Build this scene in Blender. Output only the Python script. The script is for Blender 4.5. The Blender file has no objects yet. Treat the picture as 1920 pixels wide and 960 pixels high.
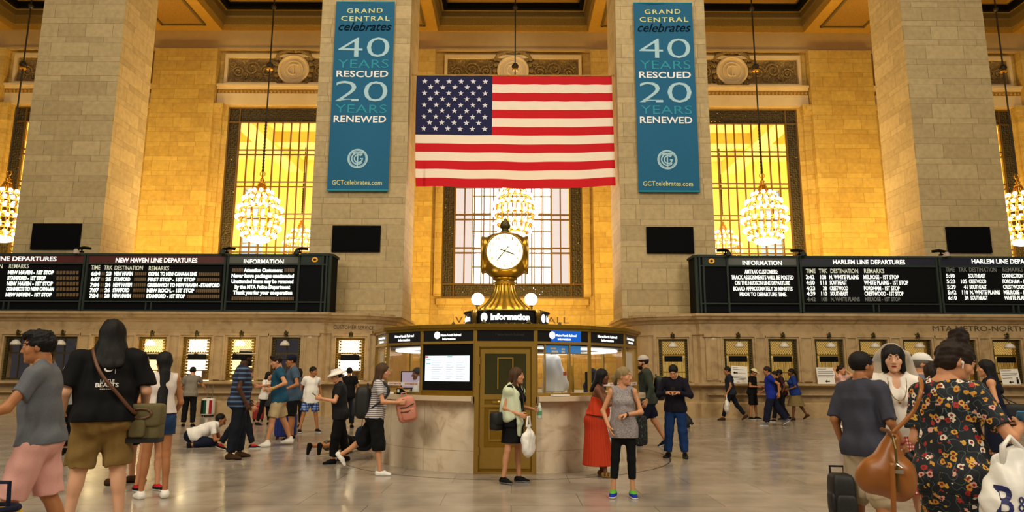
import bpy, bmesh, math, random
import numpy as np
from mathutils import Vector, Matrix
random.seed(7)
R = math.radians
C = bpy.context.scene.collection

# ------------------------------------------------------------------ camera
FPX, PITCH, ROLL, EYE = 1280.0, R(9.7), R(0.2), 1.56
cam_data = bpy.data.cameras.new('camera')
cam_data.sensor_width = 36.0
cam_data.lens = 24.0
cam_data.clip_end = 300
cam = bpy.data.objects.new('camera', cam_data)
C.objects.link(cam)
cam.matrix_world = Matrix.Translation((0, 0, EYE)) @ Matrix.Rotation(R(90) + PITCH, 4, 'X') @ Matrix.Rotation(ROLL, 4, 'Z')
bpy.context.scene.camera = cam

# ------------------------------------------------------------------ view, world, lights
sc = bpy.context.scene
sc.view_settings.view_transform = 'Standard'
sc.view_settings.look = 'None'
sc.view_settings.exposure = 0.0
sc.view_settings.gamma = 1.0
sc.view_settings.use_curve_mapping = False
sc.cycles.max_bounces = 6
sc.cycles.diffuse_bounces = 3
sc.cycles.glossy_bounces = 3
sc.cycles.transmission_bounces = 4
sc.cycles.transparent_max_bounces = 12
sc.cycles.sample_clamp_indirect = 4.0
sc.cycles.caustics_reflective = False
sc.cycles.caustics_refractive = False
sc.cycles.use_denoising = True
world = bpy.data.worlds.new('hall_ambient')
sc.world = world
world.use_nodes = True
wb = world.node_tree.nodes['Background']
wb.inputs[0].default_value = (1.0, 0.86, 0.66, 1)
wb.inputs[1].default_value = 0.19

def lamp(name, kind, loc, power, color, size=1.0, size_y=None, rot=(0, 0, 0), spread=None, radius=None):
    d = bpy.data.lights.new(name, kind)
    d.energy = power
    d.color = color
    if kind == 'AREA':
        d.shape = 'RECTANGLE'
        d.size = size
        d.size_y = size_y or size
        if spread: d.spread = R(spread)
    if radius is not None: d.shadow_soft_size = radius
    o = bpy.data.objects.new(name, d)
    C.objects.link(o)
    o.location = loc
    o.rotation_euler = rot
    return o

AMBER = (1.0, 0.64, 0.15)
WARM = (1.0, 0.74, 0.36)
# uplights lying on the ticket office roof and passage floor, washing the gallery walls
for x, w in ((-23.4, 6.0), (-11.8, 6.5), (11.8, 6.5), (23.4, 6.0)):
    lamp('uplight', 'AREA', (x, 29.6, 4.3), 1150, AMBER, w, 2.0, (R(180 - 30), 0, 0))
lamp('uplight', 'AREA', (0, 29.5, 3.3), 620, AMBER, 6.0, 2.0, (R(180 - 30), 0, 0))
# the big arched windows of the concourse, behind and to the sides of the camera
lamp('hall_fill_light', 'AREA', (-16, -10, 20), 4400, (1.0, 0.90, 0.72), 8, 14, (R(68), 0, R(-30)))
lamp('hall_fill_light', 'AREA', (16, -10, 20), 4400, (1.0, 0.90, 0.72), 8, 14, (R(68), 0, R(30)))
lamp('hall_fill_light', 'AREA', (0, 9, 30), 4200, (1.0, 0.80, 0.52), 20, 10, (0, 0, 0))  # unseen warm top light from straight overhead, not a window

# ------------------------------------------------------------------ pixel helper
def at(px, py, Y):
    u, v = (px - 960) / FPX, (480 - py) / FPX
    c, s = math.cos(ROLL), math.sin(ROLL)
    u, v = u * c - v * s, u * s + v * c
    b = math.cos(PITCH) - math.sin(PITCH) * v
    z = math.sin(PITCH) + math.cos(PITCH) * v
    t = Y / b
    return Vector((u * t, Y, EYE + z * t))
def ground(px, py):
    u, v = (px - 960) / FPX, (480 - py) / FPX
    c, s = math.cos(ROLL), math.sin(ROLL)
    u, v = u * c - v * s, u * s + v * c
    b = math.cos(PITCH) - math.sin(PITCH) * v
    z = math.sin(PITCH) + math.cos(PITCH) * v
    t = -EYE / z
    return Vector((u * t, b * t, 0))

# ------------------------------------------------------------------ materials
def nmat(name):
    m = bpy.data.materials.new(name)
    m.use_nodes = True
    nt = m.node_tree
    return m, nt, nt.nodes['Principled BSDF']
def N(nt, typ, **kw):
    n = nt.nodes.new(typ)
    for k, v in kw.items():
        if hasattr(n, k): setattr(n, k, v)
    return n
def rgb(c): return (c[0], c[1], c[2], 1.0)
def hexc(h):
    h = h.lstrip('#')
    v = [int(h[i:i + 2], 16) / 255 for i in (0, 2, 4)]
    return tuple(x / 12.92 if x <= .04045 else ((x + .055) / 1.055) ** 2.4 for x in v)
MATS = {}
def plain(name, col, rough=0.6, metal=0.0, var=0.08, scale=12.0, bump=0.0, emit=None, estr=0.0, spec=None, stretch=None):
    """procedural material: noise varied colour, optional bump"""
    if name in MATS: return MATS[name]
    if isinstance(col, str): col = hexc(col)
    m, nt, b = nmat(name)
    b.inputs['Roughness'].default_value = rough
    b.inputs['Metallic'].default_value = metal
    if spec is not None: b.inputs['Specular IOR Level'].default_value = spec
    tc = N(nt, 'ShaderNodeTexCoord')
    no = N(nt, 'ShaderNodeTexNoise')
    no.inputs['Scale'].default_value = scale
    no.inputs['Detail'].default_value = 4
    if stretch:
        mp = N(nt, 'ShaderNodeMapping')
        mp.inputs['Scale'].default_value = stretch
        nt.links.new(tc.outputs['Object'], mp.inputs[0]); nt.links.new(mp.outputs[0], no.inputs['Vector'])
    else:
        nt.links.new(tc.outputs['Object'], no.inputs['Vector'])
    mx = N(nt, 'ShaderNodeMix', data_type='RGBA')
    mx.inputs[6].default_value = rgb([c * (1 - var) for c in col])
    mx.inputs[7].default_value = rgb([min(1, c * (1 + var)) for c in col])
    nt.links.new(no.outputs[0], mx.inputs[0])
    nt.links.new(mx.outputs[2], b.inputs['Base Color'])
    if bump:
        bp = N(nt, 'ShaderNodeBump')
        bp.inputs['Strength'].default_value = bump
        bp.inputs['Distance'].default_value = 0.01
        nt.links.new(no.outputs[0], bp.inputs['Height'])
        nt.links.new(bp.outputs[0], b.inputs['Normal'])
    if emit is not None:
        b.inputs['Emission Color'].default_value = rgb(hexc(emit) if isinstance(emit, str) else emit)
        b.inputs['Emission Strength'].default_value = estr
        m.cycles.emission_sampling = 'NONE' if estr < 1.5 else 'AUTO'
    MATS[name] = m
    return m

def stone(name, c1, c2, mortar, bw=1.25, rh=0.42, alt=0.085, rough=0.55, var=0.5, msize=0.008):
    m, nt, b = nmat(name)
    b.inputs['Roughness'].default_value = rough
    g = N(nt, 'ShaderNodeNewGeometry')
    sp = N(nt, 'ShaderNodeSeparateXYZ'); nt.links.new(g.outputs['Position'], sp.inputs[0])
    ad = N(nt, 'ShaderNodeMath', operation='ADD'); nt.links.new(sp.outputs[0], ad.inputs[0]); nt.links.new(sp.outputs[1], ad.inputs[1])
    # alternate tall and thin courses: z' = z + a cos(pi z / rh)
    m1 = N(nt, 'ShaderNodeMath', operation='MULTIPLY'); m1.inputs[1].default_value = math.pi / rh; nt.links.new(sp.outputs[2], m1.inputs[0])
    m2 = N(nt, 'ShaderNodeMath', operation='COSINE'); nt.links.new(m1.outputs[0], m2.inputs[0])
    m3 = N(nt, 'ShaderNodeMath', operation='MULTIPLY_ADD'); m3.inputs[1].default_value = alt; nt.links.new(m2.outputs[0], m3.inputs[0]); nt.links.new(sp.outputs[2], m3.inputs[2])
    cb = N(nt, 'ShaderNodeCombineXYZ'); nt.links.new(ad.outputs[0], cb.inputs[0]); nt.links.new(m3.outputs[0], cb.inputs[1])
    br = N(nt, 'ShaderNodeTexBrick')
    br.offset = 0.37; br.offset_frequency = 2; br.squash = 0.72; br.squash_frequency = 3
    br.inputs['Scale'].default_value = 1.0
    br.inputs['Brick Width'].default_value = bw
    br.inputs['Row Height'].default_value = rh
    br.inputs['Mortar Size'].default_value = msize
    br.inputs['Mortar Smooth'].default_value = 0.3
    br.inputs['Bias'].default_value = 0.0
    br.inputs['Color1'].default_value = rgb(hexc(c1)); br.inputs['Color2'].default_value = rgb(hexc(c2))
    br.inputs['Mortar'].default_value = rgb(hexc(mortar))
    nt.links.new(cb.outputs[0], br.inputs['Vector'])
    no = N(nt, 'ShaderNodeTexNoise'); no.inputs['Scale'].default_value = 5.0; no.inputs['Detail'].default_value = 6
    nt.links.new(g.outputs['Position'], no.inputs['Vector'])
    hs = N(nt, 'ShaderNodeMapRange'); hs.inputs[1].default_value = 0.3; hs.inputs[2].default_value = 0.7
    hs.inputs[3].default_value = 0.86; hs.inputs[4].default_value = 1.1
    nt.links.new(no.outputs[0], hs.inputs[0])
    mu = N(nt, 'ShaderNodeMix', data_type='RGBA', blend_type='MULTIPLY'); mu.inputs[0].default_value = 1.0
    nt.links.new(br.outputs['Color'], mu.inputs[6]); nt.links.new(hs.outputs[0], mu.inputs[7])
    nt.links.new(mu.outputs[2], b.inputs['Base Color'])
    bp = N(nt, 'ShaderNodeBump'); bp.inputs['Strength'].default_value = 0.5; bp.inputs['Distance'].default_value = 0.02; bp.invert = True
    nt.links.new(br.outputs['Fac'], bp.inputs['Height']); nt.links.new(bp.outputs[0], b.inputs['Normal'])
    return m

def marble(name, c1, c2, vein, rough=0.3, scale=1.6, bump=0.0):
    m, nt, b = nmat(name)
    b.inputs['Roughness'].default_value = rough
    g = N(nt, 'ShaderNodeNewGeometry')
    n1 = N(nt, 'ShaderNodeTexNoise'); n1.inputs['Scale'].default_value = scale; n1.inputs['Detail'].default_value = 8; n1.inputs['Distortion'].default_value = 1.2
    nt.links.new(g.outputs['Position'], n1.inputs['Vector'])
    rp = N(nt, 'ShaderNodeValToRGB')
    rp.color_ramp.elements[0].position = 0.32; rp.color_ramp.elements[0].color = rgb(hexc(vein))
    rp.color_ramp.elements[1].position = 0.70; rp.color_ramp.elements[1].color = rgb(hexc(c2))
    e = rp.color_ramp.elements.new(0.46); e.color = rgb(hexc(c1))
    nt.links.new(n1.outputs[0], rp.inputs[0])
    nt.links.new(rp.outputs[0], b.inputs['Base Color'])
    return m

def floor_mat():
    m, nt, b = nmat('floor_marble')
    g = N(nt, 'ShaderNodeNewGeometry')
    br = N(nt, 'ShaderNodeTexBrick'); br.offset = 0.5
    br.inputs['Scale'].default_value = 1.0; br.inputs['Brick Width'].default_value = 1.7; br.inputs['Row Height'].default_value = 0.85
    br.inputs['Mortar Size'].default_value = 0.004; br.inputs['Mortar Smooth'].default_value = 0.2
    br.inputs['Color1'].default_value = rgb(hexc('#978d82')); br.inputs['Color2'].default_value = rgb(hexc('#a99d8f')); br.inputs['Mortar'].default_value = rgb(hexc('#564c40'))
    nt.links.new(g.outputs['Position'], br.inputs['Vector'])
    n1 = N(nt, 'ShaderNodeTexNoise'); n1.inputs['Scale'].default_value = 2.2; n1.inputs['Detail'].default_value = 8
    nt.links.new(g.outputs['Position'], n1.inputs['Vector'])
    mr = N(nt, 'ShaderNodeMapRange'); mr.inputs[1].default_value = .3; mr.inputs[2].default_value = .7; mr.inputs[3].default_value = .78; mr.inputs[4].default_value = 1.12
    nt.links.new(n1.outputs[0], mr.inputs[0])
    mu = N(nt, 'ShaderNodeMix', data_type='RGBA', blend_type='MULTIPLY'); mu.inputs[0].default_value = 1.0
    nt.links.new(br.outputs['Color'], mu.inputs[6]); nt.links.new(mr.outputs[0], mu.inputs[7])
    nt.links.new(mu.outputs[2], b.inputs['Base Color'])
    n2 = N(nt, 'ShaderNodeTexNoise'); n2.inputs['Scale'].default_value = 1.1; n2.inputs['Detail'].default_value = 5
    nt.links.new(g.outputs['Position'], n2.inputs['Vector'])
    r2 = N(nt, 'ShaderNodeMapRange'); r2.inputs[1].default_value = .3; r2.inputs[2].default_value = .7; r2.inputs[3].default_value = .13; r2.inputs[4].default_value = .24
    nt.links.new(n2.outputs[0], r2.inputs[0]); nt.links.new(r2.outputs[0], b.inputs['Roughness'])
    bp = N(nt, 'ShaderNodeBump'); bp.inputs['Strength'].default_value = 0.06; bp.inputs['Distance'].default_value = 0.02
    n3 = N(nt, 'ShaderNodeTexNoise'); n3.inputs['Scale'].default_value = 1.6
    nt.links.new(g.outputs['Position'], n3.inputs['Vector'])
    nt.links.new(n3.outputs[0], bp.inputs['Height']); nt.links.new(bp.outputs[0], b.inputs['Normal'])
    return m

def relief_mat(name, c1, c2, scale=7.0, strength=1.0):
    """carved scrollwork: distorted waves and cells as bump"""
    m, nt, b = nmat(name)
    b.inputs['Roughness'].default_value = 0.6
    g = N(nt, 'ShaderNodeNewGeometry')
    no = N(nt, 'ShaderNodeTexNoise'); no.inputs['Scale'].default_value = scale * .35; no.inputs['Detail'].default_value = 2; no.inputs['Distortion'].default_value = 2.6
    nt.links.new(g.outputs['Position'], no.inputs['Vector'])
    vo = N(nt, 'ShaderNodeTexVoronoi'); vo.inputs['Scale'].default_value = scale * .7
    nt.links.new(g.outputs['Position'], vo.inputs['Vector'])
    ad = N(nt, 'ShaderNodeMath', operation='ADD'); nt.links.new(no.outputs[0], ad.inputs[0]); nt.links.new(vo.outputs['Distance'], ad.inputs[1])
    pp = N(nt, 'ShaderNodeMath', operation='PINGPONG'); pp.inputs[1].default_value = 0.16; nt.links.new(ad.outputs[0], pp.inputs[0])
    mr = N(nt, 'ShaderNodeMapRange'); mr.inputs[2].default_value = 0.16; nt.links.new(pp.outputs[0], mr.inputs[0])
    mx = N(nt, 'ShaderNodeMix', data_type='RGBA'); mx.inputs[6].default_value = rgb(hexc(c1)); mx.inputs[7].default_value = rgb(hexc(c2))
    nt.links.new(mr.outputs[0], mx.inputs[0]); nt.links.new(mx.outputs[2], b.inputs['Base Color'])
    bp = N(nt, 'ShaderNodeBump'); bp.inputs['Strength'].default_value = strength; bp.inputs['Distance'].default_value = 0.08
    nt.links.new(mr.outputs[0], bp.inputs['Height']); nt.links.new(bp.outputs[0], b.inputs['Normal'])
    return m

def pierced_mat(name, c1, scale=7.0, hole=0.12):
    """cast iron openwork: real holes through a Transparent mix"""
    m, nt, b = nmat(name)
    b.inputs['Base Color'].default_value = rgb(hexc(c1)); b.inputs['Roughness'].default_value = .5; b.inputs['Metallic'].default_value = .3
    g = N(nt, 'ShaderNodeNewGeometry')
    vo = N(nt, 'ShaderNodeTexVoronoi'); vo.inputs['Scale'].default_value = scale; vo.inputs['Randomness'].default_value = 0.55
    nt.links.new(g.outputs['Position'], vo.inputs['Vector'])
    lt = N(nt, 'ShaderNodeMath', operation='LESS_THAN'); lt.inputs[1].default_value = hole
    nt.links.new(vo.outputs['Distance'], lt.inputs[0])
    bp = N(nt, 'ShaderNodeBump'); bp.inputs['Strength'].default_value = 1.0; bp.inputs['Distance'].default_value = .05
    nt.links.new(vo.outputs['Distance'], bp.inputs['Height']); nt.links.new(bp.outputs[0], b.inputs['Normal'])
    tr = N(nt, 'ShaderNodeBsdfTransparent')
    ms = N(nt, 'ShaderNodeMixShader')
    nt.links.new(lt.outputs[0], ms.inputs[0]); nt.links.new(b.outputs[0], ms.inputs[1]); nt.links.new(tr.outputs[0], ms.inputs[2])
    nt.links.new(ms.outputs[0], nt.nodes['Material Output'].inputs[0])
    return m

def glass_mat(name, tint=(1, 1, 1), refl=0.08, rough=0.02):
    """thin pane: mostly clear, with a faint mirror"""
    m, nt, b = nmat(name)
    tr = N(nt, 'ShaderNodeBsdfTransparent'); tr.inputs[0].default_value = rgb(tint)
    gl = N(nt, 'ShaderNodeBsdfGlossy'); gl.inputs['Roughness'].default_value = rough
    lw = N(nt, 'ShaderNodeLayerWeight'); pw = N(nt, 'ShaderNodeMath', operation='POWER'); pw.inputs[1].default_value = 4.0
    nt.links.new(lw.outputs['Facing'], pw.inputs[0])
    ad = N(nt, 'ShaderNodeMath', operation='MULTIPLY_ADD'); ad.inputs[1].default_value = .55; ad.inputs[2].default_value = refl; ad.use_clamp = True
    nt.links.new(pw.outputs[0], ad.inputs[0])
    ms = N(nt, 'ShaderNodeMixShader')
    nt.links.new(ad.outputs[0], ms.inputs[0]); nt.links.new(tr.outputs[0], ms.inputs[1]); nt.links.new(gl.outputs[0], ms.inputs[2])
    nt.links.new(ms.outputs[0], nt.nodes['Material Output'].inputs[0])
    MATS[name] = m
    return m

def glow(name, col, strength, sample=False):
    if name in MATS: return MATS[name]
    m = bpy.data.materials.new(name); m.use_nodes = True
    nt = m.node_tree; nt.nodes.clear()
    e = N(nt, 'ShaderNodeEmission'); e.inputs[0].default_value = rgb(hexc(col) if isinstance(col, str) else col); e.inputs[1].default_value = strength
    o = N(nt, 'ShaderNodeOutputMaterial'); nt.links.new(e.outputs[0], o.inputs[0])
    m.cycles.emission_sampling = 'AUTO' if sample else 'NONE'
    MATS[name] = m
    return m

# ------------------------------------------------------------------ mesh helpers
class MB:
    def __init__(s): s.v = []; s.f = []; s.m = []
    def add(s, vs, fs, mi=0):
        o = len(s.v); s.v += [tuple(p) for p in vs]
        s.f += [tuple(o + i for i in f) for f in fs]; s.m += [mi] * len(fs)
        return s
    def box(s, x0, x1, y0, y1, z0, z1, mi=0):
        e = .0007 * (len(s.f) // 6 % 13); y0 -= e; y1 += e * .3; x1 += e * .1; z1 += e * .1     # no two faces coincide where bars cross
        return s.add([(x0, y0, z0), (x1, y0, z0), (x1, y1, z0), (x0, y1, z0), (x0, y0, z1), (x1, y0, z1), (x1, y1, z1), (x0, y1, z1)],
                     [(0, 3, 2, 1), (4, 5, 6, 7), (0, 1, 5, 4), (1, 2, 6, 5), (2, 3, 7, 6), (3, 0, 4, 7)], mi)
    def cbox(s, c, sx, sy, sz, M=None, mi=0):
        vs = [Vector((a * sx / 2, b * sy / 2, d * sz / 2)) for d in (-1, 1) for a, b in ((-1, -1), (1, -1), (1, 1), (-1, 1))]
        if M is not None: vs = [M @ v for v in vs]
        vs = [v + Vector(c) for v in vs]
        return s.add(vs, [(0, 3, 2, 1), (4, 5, 6, 7), (0, 1, 5, 4), (1, 2, 6, 5), (2, 3, 7, 6), (3, 0, 4, 7)], mi)
    def tube(s, pts, r, n=8, mi=0, cap=True, closed=False):
        pts = [Vector(p) for p in pts]; k = len(pts)
        rs = r if isinstance(r, (list, tuple)) else [r] * k
        vs = []; up = None
        for i, p in enumerate(pts):
            a = pts[i - 1] if (i or closed) else p
            b = pts[(i + 1) % k] if (i < k - 1 or closed) else p
            t = (b - a).normalized()
            if up is None:
                up = Vector((0, 0, 1)) if abs(t.z) < .9 else Vector((1, 0, 0))
            e1 = t.cross(up).normalized(); e2 = e1.cross(t).normalized(); up = e2
            for j in range(n):
                q = 2 * math.pi * j / n
                vs.append(p + (e1 * math.cos(q) + e2 * math.sin(q)) * rs[i])
        fs = []
        for i in range(k if closed else k - 1):
            for j in range(n):
                a = i * n + j; b = i * n + (j + 1) % n; i2 = ((i + 1) % k) * n
                fs.append((a, b, i2 + (j + 1) % n, i2 + j))
        if cap and not closed:
            fs.append(tuple(range(n))[::-1]); fs.append(tuple((k - 1) * n + j for j in range(n)))
        return s.add(vs, fs, mi)
    def lathe(s, prof, n=24, c=(0, 0, 0), mi=0, sx=1, sy=1, a0=0, flute=0, nf=0):
        vs = []; fs = []; k = len(prof)
        for (r, z) in prof:
            for j in range(n):
                q = 2 * math.pi * j / n + a0
                rr = r * (1 + (flute * math.cos(nf * q) if nf else 0))
                vs.append((c[0] + rr * math.cos(q) * sx, c[1] + rr * math.sin(q) * sy, c[2] + z))
        for i in range(k - 1):
            for j in range(n):
                fs.append((i * n + j, i * n + (j + 1) % n, (i + 1) * n + (j + 1) % n, (i + 1) * n + j))
        if prof[0][0] > 1e-4: fs.append(tuple(range(n))[::-1])
        if prof[-1][0] > 1e-4: fs.append(tuple((k - 1) * n + j for j in range(n)))
        return s.add(vs, fs, mi)
    def ball(s, c, r, n=12, mi=0, sx=1, sy=1, sz=1):
        k = max(4, n // 2)
        prof = [(r * math.sin(math.pi * i / k) if 0 < i < k else 1e-5, -r * sz * math.cos(math.pi * i / k)) for i in range(k + 1)]
        return s.lathe(prof, n, c, mi, sx, sy)
    def prism(s, poly, axis, a0, a1, mi=0):
        """polygon of 2D points extruded along an axis; 'Y': (x,z); 'Z': (x,y); 'X': (y,z)"""
        def p3(p, a): return {'Y': (p[0], a, p[1]), 'Z': (p[0], p[1], a), 'X': (a, p[0], p[1])}[axis]
        n = len(poly); vs = [p3(p, a0) for p in poly] + [p3(p, a1) for p in poly]
        fs = [tuple(range(n)), tuple(range(2 * n - 1, n - 1, -1))] + [(i, (i + 1) % n + 0, (i + 1) % n + n, i + n)[::-1] for i in range(n)]
        return s.add(vs, fs, mi)
    def sweep(s, path, prof, mi=0, closed_prof=False, caps=True):
        """profile (outward d, z) carried along a plan path; outward is to the RIGHT of travel"""
        n = len(path); k = len(prof); vs = []
        for i in range(n):
            p = Vector(path[i]); a = Vector(path[max(i - 1, 0)]); b = Vector(path[min(i + 1, n - 1)])
            t1 = (p - a).normalized() if i > 0 else (b - p).normalized()
            t2 = (b - p).normalized() if i < n - 1 else t1
            n1 = Vector((t1.y, -t1.x)); n2 = Vector((t2.y, -t2.x))
            nn = (n1 + n2)
            nn = nn / max(nn.dot(n1), .3) if nn.length > 1e-6 else n1
            for d, z in prof: vs.append((p.x + nn.x * d, p.y + nn.y * d, z))
        fs = []
        kk = k if closed_prof else k - 1
        for i in range(n - 1):
            for j in range(kk):
                j2 = (j + 1) % k
                fs.append((i * k + j, (i + 1) * k + j, (i + 1) * k + j2, i * k + j2))
        if caps and k > 2:
            fs.append(tuple(range(k))); fs.append(tuple((n - 1) * k + j for j in range(k))[::-1])
        return s.add(vs, fs, mi)
    def build(s, name, mats, parent=None, smooth=False, loc=None, recalc=True, auto=None):
        me = bpy.data.meshes.new(name); me.from_pydata(s.v, [], s.f)
        if not isinstance(mats, (list, tuple)): mats = [mats]
        for m in mats: me.materials.append(m)
        if len(mats) > 1: me.polygons.foreach_set('material_index', s.m)
        if recalc:
            bm = bmesh.new(); bm.from_mesh(me); bmesh.ops.recalc_face_normals(bm, faces=bm.faces); bm.to_mesh(me); bm.free()
        if smooth: me.polygons.foreach_set('use_smooth', [True] * len(me.polygons))
        if auto is not None:
            me.polygons.foreach_set('use_smooth', [True] * len(me.polygons)); me.set_sharp_from_angle(angle=R(auto))
        me.update()
        o = bpy.data.objects.new(name, me); C.objects.link(o)
        if parent is not None: o.parent = parent
        if loc is not None: o.location = loc
        return o

def empty(name, loc=(0, 0, 0), rz=0.0):
    o = bpy.data.objects.new(name, None); C.objects.link(o)
    o.location = loc; o.rotation_euler = (0, 0, rz); o.empty_display_size = .2
    return o
def tag(o, label, cat, group=None):
    o['label'] = label; o['category'] = cat
    if group: o['group'] = group
    return o
def struct(o): o['kind'] = 'structure'; return o
def dup(o, loc=None, parent=None):
    c = o.copy(); C.objects.link(c)
    if parent is not None: c.parent = parent
    if loc is not None: c.location = loc
    for ch in list(o.children): dup(ch, None, c)
    return c

_txt_cache = {}
def text_verts(s, bold=0.0, shear=0.0, space=1.0, align='LEFT'):
    cu = bpy.data.curves.new('lettering', 'FONT')
    cu.body = s; cu.size = 1.0; cu.offset = bold; cu.shear = shear; cu.space_character = space; cu.align_x = align
    cu.resolution_u = 3; cu.fill_mode = 'FRONT'
    ob = bpy.data.objects.new('lettering', cu); C.objects.link(ob)
    me = bpy.data.meshes.new_from_object(ob)
    vs = [(v.co.x, v.co.y) for v in me.vertices]; fs = [tuple(p.vertices) for p in me.polygons]
    bpy.data.objects.remove(ob); bpy.data.curves.remove(cu); bpy.data.meshes.remove(me)
    return vs, fs
def text_into(mb, s, x0, x1, z0, z1, y=0.0, mi=0, bold=0.0, shear=0.0, space=1.0, ref=None, keep=False, fn=None, align='LEFT'):
    """lettering fitted to the rectangle x0..x1, z0..z1 in a plane facing -Y. ref: string whose ink sets the height"""
    vs, fs = text_verts(s, bold, shear, space, align)
    if not vs: return
    xs = [v[0] for v in vs]; ys = [v[1] for v in vs]
    if ref:
        rv, _ = text_verts(ref, bold, shear, space); ys = [v[1] for v in rv]
    ax, bx_, ay, by = min(xs), max(xs), min(ys), max(ys)
    kx = (x1 - x0) / max(bx_ - ax, 1e-6); kz = (z1 - z0) / max(by - ay, 1e-6)
    if keep: kx = min(kx, kz * keep)
    out = []
    for vx, vy in vs:
        X, Z = x0 + (vx - ax) * kx, z0 + (vy - ay) * kz
        out.append(fn(X, Z) if fn else (X, y, Z))
    mb.add(out, fs, mi)

# ================================================================== STRUCTURE
M_pillar = stone('pillar_stone', '#bda678', '#aa9468', '#77653f', 1.55, 0.42, 0.11, 0.6)
M_wall = stone('gallery_stone', '#d0b05c', '#be9b4c', '#8f6e2a', 1.3, 0.40, 0.09, 0.6)
M_plainstone = plain('plain_stone', '#b79a66', 0.6, 0, .10, 3.0, .1)
M_pale = plain('pale_stone', '#d8c193', 0.55, 0, .08, 3.0)
M_gold = plain('gilded_plaster', '#a8802f', 0.5, 0, .2, 6.0, .3)
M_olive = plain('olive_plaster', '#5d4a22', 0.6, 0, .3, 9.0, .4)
M_dentil = relief_mat('carved_moulding', '#5a4520', '#b9953f', 26, .6)
M_relief = relief_mat('carved_relief', '#9a7c49', '#c9a96e', 9, 1.0)
M_soffit = relief_mat('gilded_relief', '#7d5c1c', '#b8892c', 16, .5)
M_tmarble = marble('ticket_marble', '#ad9168', '#b89c72', '#9a7f58', .28, 2.2)
M_bmarble = marble('booth_marble', '#dcc9ac', '#e6d5ba', '#c2aa8c', .25, 3.2)
M_iron = pierced_mat('cast_iron_openwork', '#42381f', 8.5, .17)
M_bar = plain('window_bar', '#6f5320', .45, .3, .1)
M_glass = glass_mat('pane_glass', (1, .99, .97), .015, .02)
M_black = plain('matt_black', '#08080a', .7, 0, .1, spec=.12)

# floor
fl = MB().box(-45, 45, -14, 52, -0.2, 0.0).build('floor', floor_mat()); struct(fl)
ring = MB()
cx, cy = -0.1, 13.55
nseg = 96; vs = []; fs = []
for i in range(nseg):
    q = 2 * math.pi * i / nseg
    for r in (3.06, 3.085): vs.append((cx + r * math.cos(q), cy + r * math.sin(q), 0.0015))
for i in range(nseg):
    a = 2 * i; b = 2 * ((i + 1) % nseg); fs.append((a, b, b + 1, a + 1))
struct(ring.add(vs, fs).build('trim_1', plain('floor_joint', '#3a3127', .4)))

# pillars on the concourse front and pilasters on the gallery wall
for x0, x1 in ((-19.32, -15.95), (-7.85, -4.18), (4.22, 7.88), (15.98, 19.34), (-31, -27.4), (27.4, 31)):
    pm = MB()
    if abs(x0 + x1) < 16:
        pm.box(x0, x1, 26.0, 28.35, 3.62, 26); xa, xb = (x0 + .02, x1 - 1.3) if x0 < 0 else (x0 + 1.3, x1 - .02); pm.box(xa, xb, 26.9, 28.35, 0, 3.62)
    else: pm.box(x0, x1, 26.0, 28.35, 0, 26)
    struct(pm.build('pillar', M_pillar))
    struct(MB().box(x0, x1, 34.5, 35.3, 0, 18.8).build('pilaster', M_wall))['kind'] = 'structure'

BAYS = [(-23.36, 3.5), (-11.9, 3.42), (0.02, 3.68), (11.92, 3.42), (23.38, 3.5)]
WZ0, WZ1 = 5.35, 15.64
# gallery back wall with five tall openings
bw = MB()
edges = [-34]
for c, h in BAYS: edges += [c - h, c + h]
edges.append(34)
for i in range(0, len(edges), 2): bw.box(edges[i], edges[i + 1], 35.0, 35.8, 0, 19.0)
for c, h in BAYS:
    bw.box(c - h, c + h, 35.0, 35.8, 0, WZ0)
    bw.box(c - h, c + h, 35.0, 35.8, WZ1, 19.0)
struct(bw.build('wall_back', M_wall))
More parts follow.
